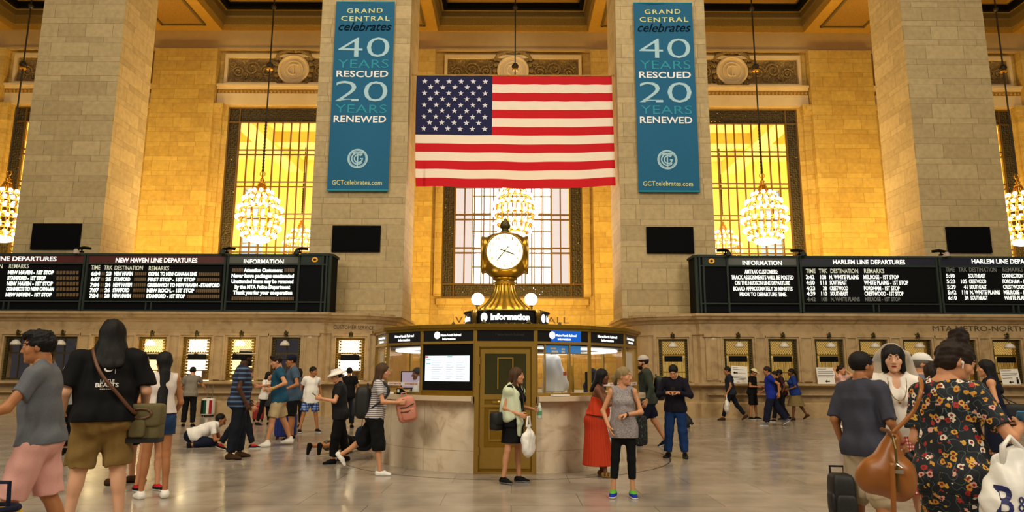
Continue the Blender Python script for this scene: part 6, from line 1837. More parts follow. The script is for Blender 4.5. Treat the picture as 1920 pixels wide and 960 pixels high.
# ---------------- centre
p, h = spot(964, 906, 688)
def shawl(B, res):
    F = Field(res); s = B.sh
    for sd in (1, -1): F.ecap(s(sd * .02, .02, .50), s(sd * (B.sw + .03), .01, .44), (.075, .06), (.085, .07), B.Ms @ V(0, 1, 0), .04)
    F.ecap(s(0, .07, .46), s(-.02, .12, .10), (.19, .05), (.22, .05), B.Ms @ V(1, 0, 0), .05)
    F.ecap(s(-.13, .02, .42), s(-.20, .0, .06), (.075, .10), (.05, .13), B.Ms @ V(1, 0, 0), .05)
    F.ecap(s(-.12, -.08, .40), s(-.10, -.16, -.02), (.055, .05), (.075, .035), B.Ms @ V(1, 0, 0), .04)
    F.ecap(s(-.10, -.16, -.02), s(-.09, -.15, -.20), (.075, .035), (.03, .03), B.Ms @ V(1, 0, 0), .03)
    F.sub(s(0, -.02, .55), V(.075, .075, .09), B.Ms, .02)
    F.bump(.007, 34, 12, (1, 1, .4)); return F.mesh()
sweat = person('shawl', 'person in black dress with a pale mint sweater over the shoulders by the brass door', p, 62, h, dict(sex='f', build=1.02, lean=2, head=(0, 18, 0), legs=((2, 3, 2, 10, 0), (-6, 3, 3, 14, 0)), arms=((.05, .24, -.30), (.02, .18, -.36)), curl=(55, 60), hairlen=.16, hairw=.09),
       [('dress', c_black, dict(top=dict(tank=False, sleeve=.15, hem=-.10), skirt=dict(length=.42, flare=.03))), ('field', fabric('mint_knit', '#c9d2b4', .08, scale=90), dict(fn=shawl, name='sweater')), ('shoes', [c_black, fabric('grey_sole', '#7a7a7a')])], ('long', 'brown'), 'light')
p, h = spot(1118, 893, 690)
red = person('red_skirt', 'person in strapless orange-red top and long pleated skirt leaning on the booth counter', p, 80, h, dict(sex='f', build=1.18, lean=7, head=(2, 6, 0), legs=((4, 3, 3, 10, 0), (12, 3, 4, 10, 0)), arms=((.0, .36, -.20), (-.02, .38, -.18)), curl=(25, 25), hairlen=.20, hairw=.085),
       [('top', fabric('orange_red', '#b8381a', .15), dict(tank=True, strap=.33, hem=.04, e=.016, name='strapless_top')), ('skirt', fabric('orange_red_skirt', '#b0351a', .3, scale=120), dict(length=.84, top=.10, flare=.10, pleat=.006, npl=34)), ('shoes', fabric('gold_sandal', '#8a6a2a', .2, .4), dict(kind='sandal', name='sandal'))], ('long', 'black'), 'brown')
p, h = spot(1167, 932, 687)
yoga = person('grey_tank', 'person in grey tank top, black leggings and blue-green sneakers facing the camera', p, 4, h, dict(sex='f', build=.95, lean=0, head=(2, 62, 0), legs=((1, 1, 1, 6, 0), (1, 5, 1, 10, 0)), arms=((-.14, .17, -.30), (.05, .12, -.47)), hints=((.9, -.3, -.4), (.8, -.5, -.2)), curl=(50, 20), brow='dark', res=.008),
       [('top', blotch('heather', ('#6c6566', '#8f8788', '#a79f9f', '#7b7475'), 90), dict(tank=True, hem=-.16, loose=.03, amp=.006, neck=.072)), ('legs', c_black, dict(length=1.62, e=.007, amp=0, hemr=.048, name='leggings')), ('shoes', [fabric('royal_blue', '#1a2f9a'), c_sole, fabric('lime', '#5fae35')])], ('pony', 'streak'), 'light')
p, h = spot(1213, 838, 663)
capman = person('cap_beard', 'bearded person in pale cap walking left with a dark backpack past the booth', p, -84, h, dict(lean=4, head=(4, 0, 0), legs=((18, 2, 8, 4, 0), (-16, 2, 14, 4, 22)), arms=((.06, .02, -.5), (.06, -.04, -.5))),
       [('top', fabric('moss_grey', '#3d4439'), dict(sleeve=1.85, hem=-.12)), ('legs', c_navy, dict(length=.85, widen=.02, e=.02, name='shorts')), ('shoes', [c_navy, c_sole]), ('hat', fabric('pale_cap', '#bcb2a6', .06), dict(kind='cap')), ('beard', HR['dark'])], ('short', 'dark'), 'light')
p, h = spot(1264, 858, 685)
jeans = person('jeans_man', 'person in navy shirt and blue jeans looking down at a phone', p, -8, h * 1.03, dict(lean=3, head=(34, 0, 0), build=1.05, legs=((2, 4, 2, 12, 0), (2, 5, 2, 14, 0)), arms=((-.10, .24, -.20), (-.11, .24, -.20)), hints=((.8, -.3, -.5), (.8, -.3, -.5)), curl=(60, 60)),
       [('top', fabric('midnight', '#12101d'), dict(sleeve=1.85, hem=-.10)), ('legs', fabric('blue_jeans', '#15305e', .35, scale=90), dict(length=1.95, e=.018, hemr=.07, widen=.012, amp=.006)), ('shoes', [c_blkleather, c_dsole])], ('short', 'black'), 'light')
# ---------------- far right walkers
p, h = spot(1368, 788, 686)
far1 = person('far_bag', 'person in dark tee and jeans walking left with a white carrier bag', p, -86, h * 1.02, dict(lean=4, legs=((22, 1, 6, 2, 0), (-24, 1, 14, 2, 30)), arms=((.06, .1, -.5), (.06, -.05, -.5)), head=(4, 0, 0)), [('top', fabric('slate', '#1f2530'), dict()), ('legs', c_dkdenim, dict(length=1.9, hemr=.06)), ('shoes', [c_brown, c_dsole])], ('short', 'black'), 'tan')
p, h = spot(1409, 783, 690)
person('far_cap', 'person in black with a pale yellow cap near the leaning white notice', p, 70, h, dict(head=(20, 0, 0), arms=((.05, .28, -.28), (.05, .26, -.28))), [('top', c_black, dict()), ('legs', c_black, dict(length=1.0, widen=.02, name='shorts')), ('shoes', [c_black, c_sole]), ('hat', fabric('yellow_cap', '#d8cf9a', .05), dict(kind='cap'))], ('short', 'dark'), 'tan')
p, h = spot(1443, 798, 688)
person('far_blue', 'person in royal blue tee and wide navy trousers walking left', p, -80, h * 1.03, dict(lean=4, legs=((16, 2, 4, 4, 0), (-26, 2, 10, 4, 30)), arms=((.1, -.2, -.42), (.06, .2, -.42)), head=(6, 0, 0)), [('top', fabric('royal', '#142a86', .2), dict(hem=-.15)), ('legs', c_navy, dict(length=1.93, e=.022, hemr=.095, widen=.03)), ('shoes', [c_grey, c_sole])], ('short', 'dark'), 'tan')
p, h = spot(1455, 791, 694)
person('far_dark', 'dark-clothed person walking just beyond the royal blue tee', p, -80, h, dict(lean=3, legs=((14, 2, 4, 4, 0), (-20, 2, 10, 4, 30))), [('top', c_black, dict()), ('legs', c_black, dict(length=1.9, hemr=.07)), ('shoes', [c_black, c_sole])], ('short', 'black'), 'tan')
p, h = spot(1487, 787.5, 690)
person('far_skirt', 'person in blue top and beige knee-length skirt walking left by the ticket windows', p, -76, h, dict(sex='f', build=1.15, legs=((10, 2, 4, 4, 0), (-22, 2, 12, 4, 30)), arms=((.06, .22, -.36), (.08, -.02, -.46)), lean=4), [('top', fabric('cobalt', '#1c3376'), dict(sleeve=.8)), ('skirt', fabric('tan_skirt', '#7d6a42'), dict(length=.55, flare=.06)), ('shoes', [c_brown, c_dsole])], ('pony', 'black'), 'brown')
p, h = spot(1464, 783, 692)
person('far_behind', 'person in dark red beside the blue top and beige skirt', p, -80, h, dict(sex='f'), [('top', fabric('maroon', '#361a1c'), dict()), ('legs', c_black, dict(length=1.9)), ('shoes', [c_black, c_dsole])], ('short', 'black'), 'brown')
p, h = spot(1574, 803, 684)
person('raised_arms', 'person in pale pink top with arms raised behind the head', p, 60, h, dict(sex='f', arms=((.12, -.02, .22), (.14, .02, .20)), hints=((1, .4, .6), (1, .4, .6)), curl=(50, 50)), [('top', fabric('pale_pink', '#d2a79a'), dict()), ('legs', c_dkdenim, dict(length=1.9)), ('shoes', [c_white, c_sole])], ('pony', 'dark'), 'light')
# ---------------- near right group
p, h = near(1612, 203, 657)
tan = person('tan_shorts', 'person with dark hair seen from behind in slate shirt and cream shorts holding a camera', p, 156, h, dict(build=.95, sw=.165, lean=1, head=(0, -28, 0), legs=((4, 3, 3, 10, 0), (-4, 4, 3, 10, 0)), arms=((.07, .05, -.49), (.10, .12, -.46)), curl=(40, 55)),
       [('top', fabric('slate_shirt', '#3b3c48', .12), dict(sleeve=.95, hem=-.12, loose=.03, flare=.01, amp=.007, sl_e=.024)), ('legs', fabric('cream', '#b5a386', .06), dict(length=1.04, e=.022, widen=.04, amp=.007, name='shorts')), ('shoes', [c_black, c_dsole])], ('short', 'black'), 'tan')
p, h = near(1676, 190, 645)
def veil(B, res):
    F = Field(res); M = B.Mh; c = B.hc; T = lambda x, y, z: c + M @ V(x, y, z)
    F.ell(T(0, .05, .05), V(.10, .10, .09), M, .02)
    for sd in (1, -1):
        F.ecap(T(sd * .07, .09, .03), B.sh(sd * .20, .13, .20), (.07, .018), (.11, .02), (1, 0, 0), .03)
        F.ecap(B.sh(sd * .20, .13, .20), B.at(sd * .23, .13, -.40), (.11, .02), (.13, .025), (1, 0, 0), .03)
    F.ecap(T(0, .12, .0), B.at(0, .17, -.35), (.13, .02), (.24, .025), (1, 0, 0), .04)
    F.sub(T(0, -.06, .0), V(.13, .13, .2), M, .01)
    F.bump(.008, 40, 21, (1, 1, .15)); return F.mesh()
def necklace(B, res):
    F = Field(.006); n = 26
    pts = []
    for i in range(n + 1):
        q = math.pi * i / n; x = .075 * math.cos(q); z = .50 - .20 * max(math.sin(q), 0) ** .8; pts.append(B.sh(x, -.125 - .05 * math.sin(q), z))
    for a, b2 in zip(pts, pts[1:]): F.cap(a, b2, .005, .005, .002)
    F.ell(B.sh(0, -.185, .285), V(.014, .008, .018), None, .003); return F.mesh()
m, nt, b = nmat('veil_tulle'); b.inputs['Base Color'].default_value = rgb(hexc('#e8dfd6')); b.inputs['Roughness'].default_value = .8; b.inputs['Alpha'].default_value = .42
M_veil = m
bride = person('bride', 'person in white veil, white tee and red gingham skirt facing the camera', p, 8, h, dict(sex='f', build=1.0, lean=2, head=(4, -6, 0), lip='r', legs=((2, 2, 2, 8, 0), (2, 3, 2, 8, 0)), arms=((.0, .20, -.32), (.06, .14, -.40)), hints=((.9, -.4, -.3), (.9, -.5, -.3)), curl=(40, 40), fringe=.03, haircol='black'),
       [('top', fabric('bright_white', '#ece4d8', .03), dict(sleeve=.55, hem=-.02, loose=.015, vneck=.07, neck=.08)), ('skirt', checks('gingham', ('#e6d9d0', '#c25a52', '#a01c1c'), .03), dict(length=.60, top=.08, flare=.06)), ('shoes', [c_white, c_sole], dict(kind='flat')),
        ('field', M_veil, dict(fn=veil, name='veil')), ('field', plain('necklace_gold', '#8a6a30', .4, .6), dict(fn=necklace, name='necklace'))], ('bob', 'black'), 'pale')
p, h = near(1770, 296, 630)
flor = person('floral', 'person seen from behind in navy floral dress with a high hair bun', p, 163, h, dict(sex='f', build=1.15, sw=.150, lean=3, head=(24, -48, 0), legs=((3, 2, 2, 8, 0), (-2, 3, 2, 8, 0)), arms=((.0, .16, -.42), (.15, .22, -.20)), hints=((.2, -.8, -.4), (.7, -.1, -1)), curl=(45, 55), res=.007),
       [('dress', floral('navy_floral', '#0b141d', 23, .52), dict(top=dict(sleeve=.78, hem=-.12, loose=.02, neck=.085, sl_e=.02, amp=.005), skirt=dict(length=.78, flare=.03, amp=.006))), ('shoes', [c_black, c_dsole], dict(kind='flat'))], ('bun', 'dark'), 'light')
p, h = near(1721, 148, 661)
person('white_cap', 'person with white cap and sunglasses in blue-grey shirt beyond the veil', p, 88, h, dict(build=1.1, head=(2, 0, 0)), [('top', fabric('blue_grey', '#5d6a80'), dict(sleeve=.6)), ('legs', c_beige, dict(length=1.0, name='shorts')), ('shoes', [c_white, c_sole]), ('hat', fabric('white_cap', '#d8d5d0', .04), dict(kind='cap', name='cap'))], ('short', 'grey'), 'light')
p, h = near(1741, 160, 676)
person('white_tank', 'person in white tank top whose bare shoulder shows beside the high hair bun', p, 70, h, dict(sex='f', build=1.15, head=(10, 0, 0)), [('top', c_white, dict(tank=True)), ('legs', c_denim, dict(length=1.0, name='shorts')), ('shoes', [c_white, c_sole])], ('bob', 'dark'), 'light')
p, h = near(1856, 122, 673)
dark = person('dark_dress', 'dark-haired person facing left in sleeveless black dress with a big black shoulder bag', p, -86, h, dict(sex='f', lean=2, head=(2, 0, 0), arms=((.05, .22, -.28), (.05, .1, -.42)), hairlen=.3), [('dress', c_navy, dict(top=dict(tank=True, hem=-.1), skirt=dict(length=.62, flare=.04))), ('shoes', c_black, dict(kind='sandal', name='sandal'))], ('long', 'black'), 'light')
# ---------------- clerks behind the booth glass
for key, (x, y), yaw, lab, col, hc in (('clerk_a', (BC.x - 1.62, BC.y - .55), -60, 'booth clerk in white shirt behind the left glass', '#cfd3d0', 'black'), ('clerk_b', (BC.x - .95, BC.y + .55), -30, 'booth clerk in dark clothes with a purple lanyard behind the left glass', '#1a1520', 'grey'), ('clerk_c', (BC.x + 1.62, BC.y - .1), 60, 'booth clerk in dark shirt behind the right glass', '#1c1c24', 'black')):
    person(key, lab, (x, y), yaw, 1.72, dict(z=.18 if False else 0, lean=4, legs=((85, 6, 85, 5, 0), (85, 6, 85, 5, 0)), drop=-.88, arms=((.0, .3, -.24), (.0, .3, -.24)), res=.013), [('top', fabric('clerk_' + key, col), dict(sleeve=.9)), ('legs', c_black, dict(length=1.9)), ('shoes', [c_black, c_dsole])], ('short', hc), 'brown' if key != 'clerk_b' else 'light')

# ================================================================== CARRIED AND STANDING THINGS
def sup(mb, c, s, e1=.5, e2=.5, n=20, k=12, M=None, wob=0.0, seed=0, mi=0, zmax=1.0):
    """superellipsoid; small exponents give a rounded box"""
    pw = lambda v, e: math.copysign(abs(v) ** e, v); rr = random.Random(seed); vs = []
    for i in range(k + 1):
        a = -math.pi / 2 + math.pi * i / k
        for j in range(n):
            b = 2 * math.pi * j / n
            w = 1 + wob * math.sin(3 * b + 5 * a + seed) * math.cos(4 * a + seed) + wob * .6 * math.sin(7 * b + seed * 2)
            v = Vector((s[0] * pw(math.cos(a), e1) * pw(math.cos(b), e2) * w, s[1] * pw(math.cos(a), e1) * pw(math.sin(b), e2) * w, min(s[2] * pw(math.sin(a), e1), s[2] * zmax)))
            vs.append((M @ v if M is not None else v) + Vector(c))
    fs = [(i * n + j, i * n + (j + 1) % n, (i + 1) * n + (j + 1) % n, (i + 1) * n + j) for i in range(k) for j in range(n)]
    return mb.add(vs, fs, mi)
def prop(name, label, cat, loc, rz=0.0, group=None): return tag(empty(name, loc, rz), label, cat, group)
def local(root, pts):
    inv = root.matrix_basis.inverted(); return [inv @ Vector(p) for p in pts]
def strap(root, pts, w=.02, mat=None, name='strap', th=.004):
    """flat webbing through world points"""
    P = local(root, pts); out = []
    for i in range(len(P) - 1):      # round the corners
        a = P[max(i - 1, 0)]; b = P[i]; c = P[i + 1]; d = P[min(i + 2, len(P) - 1)]
        for t in (0, .25, .5, .75):
            out.append(.5 * ((2 * b) + (c - a) * t + (2 * a - 5 * b + 4 * c - d) * t * t + (3 * b - a - 3 * c + d) * t ** 3))
    out.append(P[-1])
    return MB().tube(out, w * .36, 8).build(name, mat, root, smooth=True)
M_leather = plain('tan_leather', '#8f5419', .4, 0, .22, 9, .15); M_strapbr = plain('brown_strap', '#5a3319', .5, 0, .15)
M_canvas = plain('olive_canvas', '#5c5230', .85, 0, .2, 30, .2); M_blk = plain('black_nylon', '#0c0c0e', .6, 0, .15, 40, .2); M_plastic = plain('white_plastic', '#e9e6df', .4, 0, .04, 8, .5)
M_metal = plain('bright_metal', '#b9b4a8', .25, .9, .05); M_rub = plain('black_rubber', '#0a0a0a', .7)
def suitcase(name, label, loc, rz, w, d, h, mats, tilt=0.0, handle=0.3, cat='suitcase', group=None):
    r = prop(name, label, cat, loc, rz, group); r.rotation_euler = (R(tilt), 0, rz)
    b = MB(); sup(b, (0, 0, .05 + h / 2), (w / 2, d / 2, h / 2), .25, .3, 24, 14)
    body = b.build('shell', mats[0], r, smooth=True)
    g = MB()
    for x in np.linspace(-w * .35, w * .35, 5): g.box(x - .012, x + .012, -d / 2 - .008, d / 2 + .008, .12, h * .95)
    g.build('rib', mats[0], body)
    if len(mats) > 1:
        for i, m_ in enumerate(mats[1:]):
            x0 = -w / 2 + .015 + (w - .03) * i / len(mats[1:]); MB().box(x0, x0 + (w - .03) / len(mats[1:]), -d / 2 - .012, -d / 2 + .02, .10, h - .01).build('coloured_panel', m_, body)
    for x in (-1, 1):
        for y in (-1, 1): MB().tube([(x * w * .36 - .015, y * d * .3, .032), (x * w * .36 + .015, y * d * .3, .032)], .032, 12).tube([(x * w * .36, y * d * .3, .03), (x * w * .36, y * d * .3, .09)], .014, 6).build('wheel', M_rub, r)
    if handle: MB().tube([(-w * .22, d * .25, h), (-w * .22, d * .25, h + handle), (w * .22, d * .25, h + handle), (w * .22, d * .25, h)], .011, 6).build('pull_handle', M_metal, r)
    MB().tube([(-.07, 0, h + .04), (-.06, 0, h + .075), (.06, 0, h + .075), (.07, 0, h + .04)], .012, 6).build('top_handle', M_rub, r)
    return r
def backpack(name, label, B, off, w, d, h, mat, group=None, stripe=None, yaw=None):
    """on the back of a figure"""
    P = wpt(B, B.sh(0, .14 * B.b + d / 2 + off, .16)); rz = B.root.rotation_euler.z
    r = prop(name, label, 'backpack', P, rz, group)
    b = MB(); sup(b, (0, 0, 0), (w / 2, d / 2, h / 2), .45, .5, 22, 14, None, .02, 3); bo = b.build('main_bag', mat, r, smooth=True)
    b = MB(); sup(b, (0, d * .45, -h * .15), (w * .36, d * .28, h * .27), .4, .5, 18, 10); b.build('front_pocket', mat, r, smooth=True)
    MB().tube([(-.05, -d * .3, h * .48), (-.04, -d * .3, h * .58), (.04, -d * .3, h * .58), (.05, -d * .3, h * .48)], .01, 6).build('grab_handle', mat, r)
    for sd in (-1, 1):
        pts = [wpt(B, B.sh(sd * .07, .12 * B.b + off, .36)), wpt(B, B.sh(sd * .10, .04, .525 + .01)), wpt(B, B.sh(sd * .115, -.075 * B.b - .05, .44)), wpt(B, B.sh(sd * .135, -.10 * B.b - .045, .30)), wpt(B, B.sh(sd * .185 * B.b, .0, .15)), wpt(B, B.sh(sd * .10, .15 * B.b + off, .03))]
        strap(r, pts, .045, mat, 'shoulder_strap')
    if stripe:
        s = MB(); [s.box(-w * .3, w * .3, -d * .1, d * .35, h * .36 + i * .035, h * .38 + i * .035) for i in range(3)]; s.build('reflective_stripe', stripe, r)
    return r
def hand_pt(B, i, along=.09, dn=0.0):
    S, E, W, sd = B.arm[i]; return wpt(B, W + nrm(W - E) * along + V(0, 0, dn))

# bags of the left group
g = wpt(big, big.at(-.25, .02, .02))
r = prop('messenger_bag', 'olive canvas messenger bag on brown strap at the large person\'s hip', 'bag', (g.x + .12, g.y - .02, g.z - .30), R(8))
b = MB(); sup(b, (0, 0, .17), (.17, .085, .19), .3, .35, 22, 12); b.build('pouch', M_canvas, r, smooth=True)
b = MB(); sup(b, (0, -.015, .25), (.178, .095, .12), .3, .35, 22, 12); b.build('flap', M_canvas, r, smooth=True)
b = MB(); sup(b, (-.05, -.10, .12), (.08, .03, .09), .35, .4, 16, 10); b.build('front_pocket', M_canvas, r, smooth=True)
MB().box(-.16, .16, -.092, .08, -.03, .02).build('dark_base', M_blk, r)
MB().tube([(.1 * math.cos(R(a)) - .02, -.115, .27 + .05 * math.sin(R(a))) for a in range(0, 360, 30)], .012, 6, closed=True).build('carry_loop', M_strapbr, r)
strap(r, [wpt(big, big.sh(.10, -.06, .54)), wpt(big, big.sh(.13, .06, .53)), wpt(big, big.sh(.06, .225, .34)), wpt(big, big.at(-.10, .235, .14)), wpt(big, big.at(-.22, .19, .0)), (g.x + .02, g.y - .03, g.z - .0)], .05, M_strapbr)
b = at(8, 915, 4.6)
r = prop('yellow_bag', 'yellow bag with dark blue rim at the bottom left corner', 'bag', (b.x - .06, 4.6, 0), 0)
b = MB(); sup(b, (0, 0, .36), (.16, .12, .36), .35, .4, 22, 14, None, .03, 1, zmax=.9); b.build('pouch', plain('yellow_cloth', '#c29a12', .6, 0, .1, 6, .3), r, smooth=True)
MB().tube([(.15 * math.cos(R(a)), .11 * math.sin(R(a)), .69) for a in range(0, 360, 20)], .02, 8, closed=True).build('rim', fabric('navy_rim', '#15182c'), r)
MB().tube([(-.1, 0, .69), (-.09, 0, .85), (.09, 0, .85), (.1, 0, .69)], .014, 8).build('handle', fabric('navy_rim', '#15182c'), r)
p = ground(389, 781)
suitcase('suitcase', 'upright suitcase with green, white and red bands behind the kneeling photographer', (p.x, p.y, 0), R(-6), .42, .24, .58, [fabric('white_shell', '#d8d4cc'), fabric('black_band', '#14161a'), fabric('green_band', '#17492f'), fabric('white_band', '#e2ddd4'), fabric('red_band', '#9c1f22')], handle=.62, group=None)
p = ground(521, 829)
suitcase('suitcase', 'upright blue suitcase behind the beige shorts', (p.x - .08, p.y + .75, 0), R(8), .50, .28, .56, [plain('blue_shell', '#10266e', .4, 0, .1)], handle=0)
p = ground(482, 791)
suitcase('suitcase', 'red suitcase left of the person with the black tote', (p.x - .1, p.y + .35, 0), R(10), .34, .24, .5, [plain('red_shell', '#8f1a1c', .45, 0, .1)], handle=.3, group='red suitcases beside the black tote')
p = ground(512, 791)
suitcase('suitcase', 'red suitcase right of the person with the black tote', (p.x + .05, p.y + .5, 0), R(-10), .34, .24, .5, [plain('red_shell', '#8f1a1c', .45, 0, .1)], handle=.3, group='red suitcases beside the black tote')
fw_ = PEOPLE['far_white']; q = wpt(fw_, fw_.at(.16, -.18, -.02))
r = prop('tote_bag', 'large black tote bag on the arm of the far dark-haired person in white', 'bag', (q.x, q.y - .05, q.z - .28), R(20))
b = MB(); sup(b, (0, 0, .2), (.26, .09, .2), .3, .3, 20, 10, None, .02); b.build('pouch', M_blk, r, smooth=True)
MB().tube([(-.12, 0, .38), (-.1, 0, .72), (.1, 0, .72), (.12, 0, .38)], .012, 6).build('handle', M_blk, r)
# cameras and phones
def plastic(root, w, d, h, seed=1, mat=None):
    F = Field(.009); F.ecap((0, 0, d * .6), (0, 0, h * .55), (w, d), (w * .95, d * .9), (1, 0, 0), .04); F.ecap((0, 0, h * .5), (0, 0, h), (w * .9, d * .8), (w * .35, d * .3), (1, 0, 0), .05)
    F.bump(.011, 22, seed, (1, 1, .5)); F.bump(.004, 60, seed + 5, (1, 1, .5)); return link_mesh('pouch', [F.mesh()], mat or M_plastic, root)
def camera_(label, loc, rz, tilt=0):
    r = prop('camera', label, 'camera', loc, rz); r.rotation_euler = (tilt, 0, rz)
    b = MB(); sup(b, (0, 0, 0), (.072, .036, .05), .25, .3, 18, 10); b.build('camera_body', M_blk, r, smooth=True)
    MB().lathe([(.036, 0), (.038, .03), (.034, .06), (.04, .1), (.04, .125), (.03, .125), (.028, .09)], 20).build('lens', M_rub, r).rotation_euler = (R(90), 0, 0)
    MB().box(-.025, .025, -.03, .03, .045, .075).build('prism_hump', M_blk, r); MB().lathe([(.011, .05), (.011, .062)], 10, (.05, 0, 0)).build('dial', M_metal, r)
    return r
k1 = hand_pt(kneel, 0, .10); k2 = hand_pt(kneel, 1, .10); c = (k1 + k2) / 2
camera_('black camera held low by the kneeling photographer', (c.x + .08, c.y, c.z + .05), R(90))
def phone(label, loc, rz, tilt, col='#0c0c10', scr=None):
    r = prop('phone', label, 'phone', loc, rz); r.rotation_euler = (tilt, 0, rz)
    b = MB(); sup(b, (0, 0, 0), (.037, .0045, .075), .2, .3, 20, 10); b.build('case', plain('phone_case' + col, col, .35), r, smooth=True)
    MB().box(-.032, .032, -.0065, -.004, -.066, .066).build('screen', scr or plain('phone_screen', '#151a22', .15), r); return r
c = (hand_pt(bucket, 0, .11) + hand_pt(bucket, 1, .11)) / 2
phone('black phone held by the person in the white bucket hat', (c.x, c.y, c.z + .03), R(98), R(-50))
c = (hand_pt(jeans, 0, .10) + hand_pt(jeans, 1, .10)) / 2
phone('black phone held by the person in blue jeans', (c.x, c.y - .01, c.z + .03), R(172), R(-40))
# watches
for B_, i, m_, lab in ((hatman, 0, plain('gold_watch', '#b08a2e', .3, .8), None), (PEOPLE['teal_tee'], 0, plain('yellow_watch', '#b5b32a', .4), None), (yoga, 0, M_rub, None), (tan, 1, plain('red_beads', '#7a1c1c', .4), None)):
    S, E, W, sd = B_.arm[i]; d = nrm(W - E); F = Field(.005)
    F.cap(W - d * .035, W - d * .012, .032, .031, .004, limb_clip(W - d * .035, W - d * .012, 1.0)); F.cut(W - d * .036, -d)
    link_mesh('wristband', [F.mesh()], m_, B_.root)
# bags of the striding person
backpack('backpack', 'large black backpack on the striding person in striped tee', stripe, -.02, .36, .22, .50, M_blk)
c = (hand_pt(stripe, 0, .07) + hand_pt(stripe, 1, .07)) / 2
r = prop('backpack', 'small dusty pink backpack carried in front of the striped tee', 'backpack', (c.x + .10, c.y - .04, c.z - .26), R(12)); r.rotation_euler = (0, R(-12), R(12))
b = MB(); sup(b, (0, 0, .17), (.155, .10, .20), .45, .5, 22, 14); M_pink = plain('dusty_pink_leather', '#c07a63', .5, 0, .08, 8); b.build('main_bag', M_pink, r, smooth=True)
b = MB(); sup(b, (.02, -.085, .10), (.11, .04, .09), .4, .45, 18, 10); b.build('front_pocket', M_pink, r, smooth=True)
for z in (.22, .15): MB().tube([(-.10, -.11, z), (0, -.13, z - .012), (.12, -.10, z + .02)], .008, 6).build('zip', M_rub, r)
MB().tube([(-.04, 0, .36), (-.035, 0, .43), (.035, 0, .43), (.04, 0, .36)], .011, 6).build('grab_handle', M_pink, r)
q = at(683, 822, stripe.root.location.y + .75)
r = prop('drawstring_bag', 'navy drawstring bag with white print hanging behind the capri trousers', 'bag', (q.x, q.y, q.z - .17), R(10))
b = MB(); sup(b, (0, 0, .17), (.15, .09, .20), .6, .6, 20, 12, None, .04, 2); b.build('pouch', fabric('navy_bag', '#121c2e', .2), r, smooth=True)
t = MB(); [t.tube([(x, -.105, .09), (x + .02, -.108, .16), (x + .035, -.108, .12), (x + .05, -.105, .17)], .006, 5) for x in (-.07, .0)]; t.build('print', c_white, r)
MB().tube([(-.05, 0, .36), (-.03, .02, .62), (.0, .04, .80)], .008, 6).tube([(.05, 0, .36), (.03, .02, .62), (.0, .04, .80)], .008, 6).build('cord', M_strapbr, r)
# by the brass door
q = wpt(sweat, sweat.at(-.20, .10, .04))
r = prop('shoulder_bag', 'black shoulder bag hanging behind the mint sweater', 'bag', (q.x - .06, q.y + .02, q.z - .17), R(58))
b = MB(); sup(b, (0, 0, .12), (.15, .065, .13), .3, .35, 20, 12); b.build('pouch', M_blk, r, smooth=True)
b = MB(); sup(b, (0, -.02, .16), (.155, .07, .09), .3, .35, 20, 10); b.build('flap', M_blk, r, smooth=True)
strap(r, [(q.x - .06, q.y, q.z + .03), wpt(sweat, sweat.sh(-.16, .13, .30)), wpt(sweat, sweat.sh(-.06, .06, .56)), wpt(sweat, sweat.sh(-.02, -.14, .40)), wpt(sweat, sweat.at(-.10, -.18, .12)), (q.x + .06, q.y - .05, q.z + .0)], .02, M_blk)
c = hand_pt(sweat, 0, .07)
r = prop('water_bottle', 'clear water bottle with green label held by the person in the mint sweater', 'bottle', (c.x + .02, c.y - .02, c.z - .12))
MB().lathe([(.03, 0), (.033, .01), (.033, .15), (.02, .185), (.013, .2)], 16).build('bottle', plain('bottle_plastic', '#b9c8c0', .1, 0, .03), r, smooth=True)
MB().lathe([(.0338, .05), (.0338, .11)], 16).build('bottle_label', plain('bottle_label', '#4f8f63', .5), r); MB().lathe([(.015, .2), (.015, .222), (.002, .224)], 12).build('cap', c_white, r)
c = hand_pt(sweat, 1, .08)
r = prop('plastic_bag', 'white plastic carrier bag in front of the brass door', 'bag', (c.x + .06, c.y + .02, c.z - .50), R(60))
plastic(r, .14, .075, .36, 4)
MB().tube([(-.06, 0, .36), (-.02, 0, .5), (.02, 0, .5), (.06, 0, .36)], .014, 6).build('handle', M_plastic, r)
q = at(1141, 815, red.root.location.y + .25)
r = prop('tote_bag', 'white cloth tote bag behind the orange-red skirt', 'bag', (q.x, q.y + .1, .32), R(15))
b = MB(); sup(b, (0, 0, .32), (.14, .06, .33), .35, .4, 20, 12, None, .04, 6); b.build('pouch', c_white, r, smooth=True)
MB().tube([(-.06, 0, .62), (-.04, 0, .80), (.04, 0, .80), (.06, 0, .62)], .012, 6).build('handle', c_white, r)
q = wpt(yoga, yoga.at(.20, .10, -.02))
r = prop('shoulder_bag', 'black bag with small pattern hanging beside the grey tank top', 'bag', (q.x + .03, q.y + .05, q.z - .22), R(10))
b = MB(); sup(b, (0, 0, .17), (.10, .06, .19), .3, .35, 20, 12); b.build('pouch', floral('dark_pattern', '#0d0c0f', 24, .2), r, smooth=True)
strap(r, [(q.x + .0, q.y + .05, q.z + .12), wpt(yoga, yoga.sh(.17, .08, .40)), wpt(yoga, yoga.sh(.115, .0, .525)), wpt(yoga, yoga.sh(.13, -.11, .40)), wpt(yoga, yoga.sh(.20, -.02, .2)), (q.x + .07, q.y + .04, q.z + .1)], .018, M_strapbr)
backpack('backpack', 'dark backpack with neon stripes on the bearded person in pale cap', capman, -.01, .34, .22, .52, M_blk, stripe=plain('neon_stripe', '#a9b52a', .5))
p = ground(1296, 803)
suitcase('trolley_case', 'tilted black trolley case behind the person in blue jeans', (p.x, p.y, .06), R(70), .36, .24, .55, [M_blk], tilt=-40, handle=.4, cat='suitcase')
c = hand_pt(far1, 0, .06)
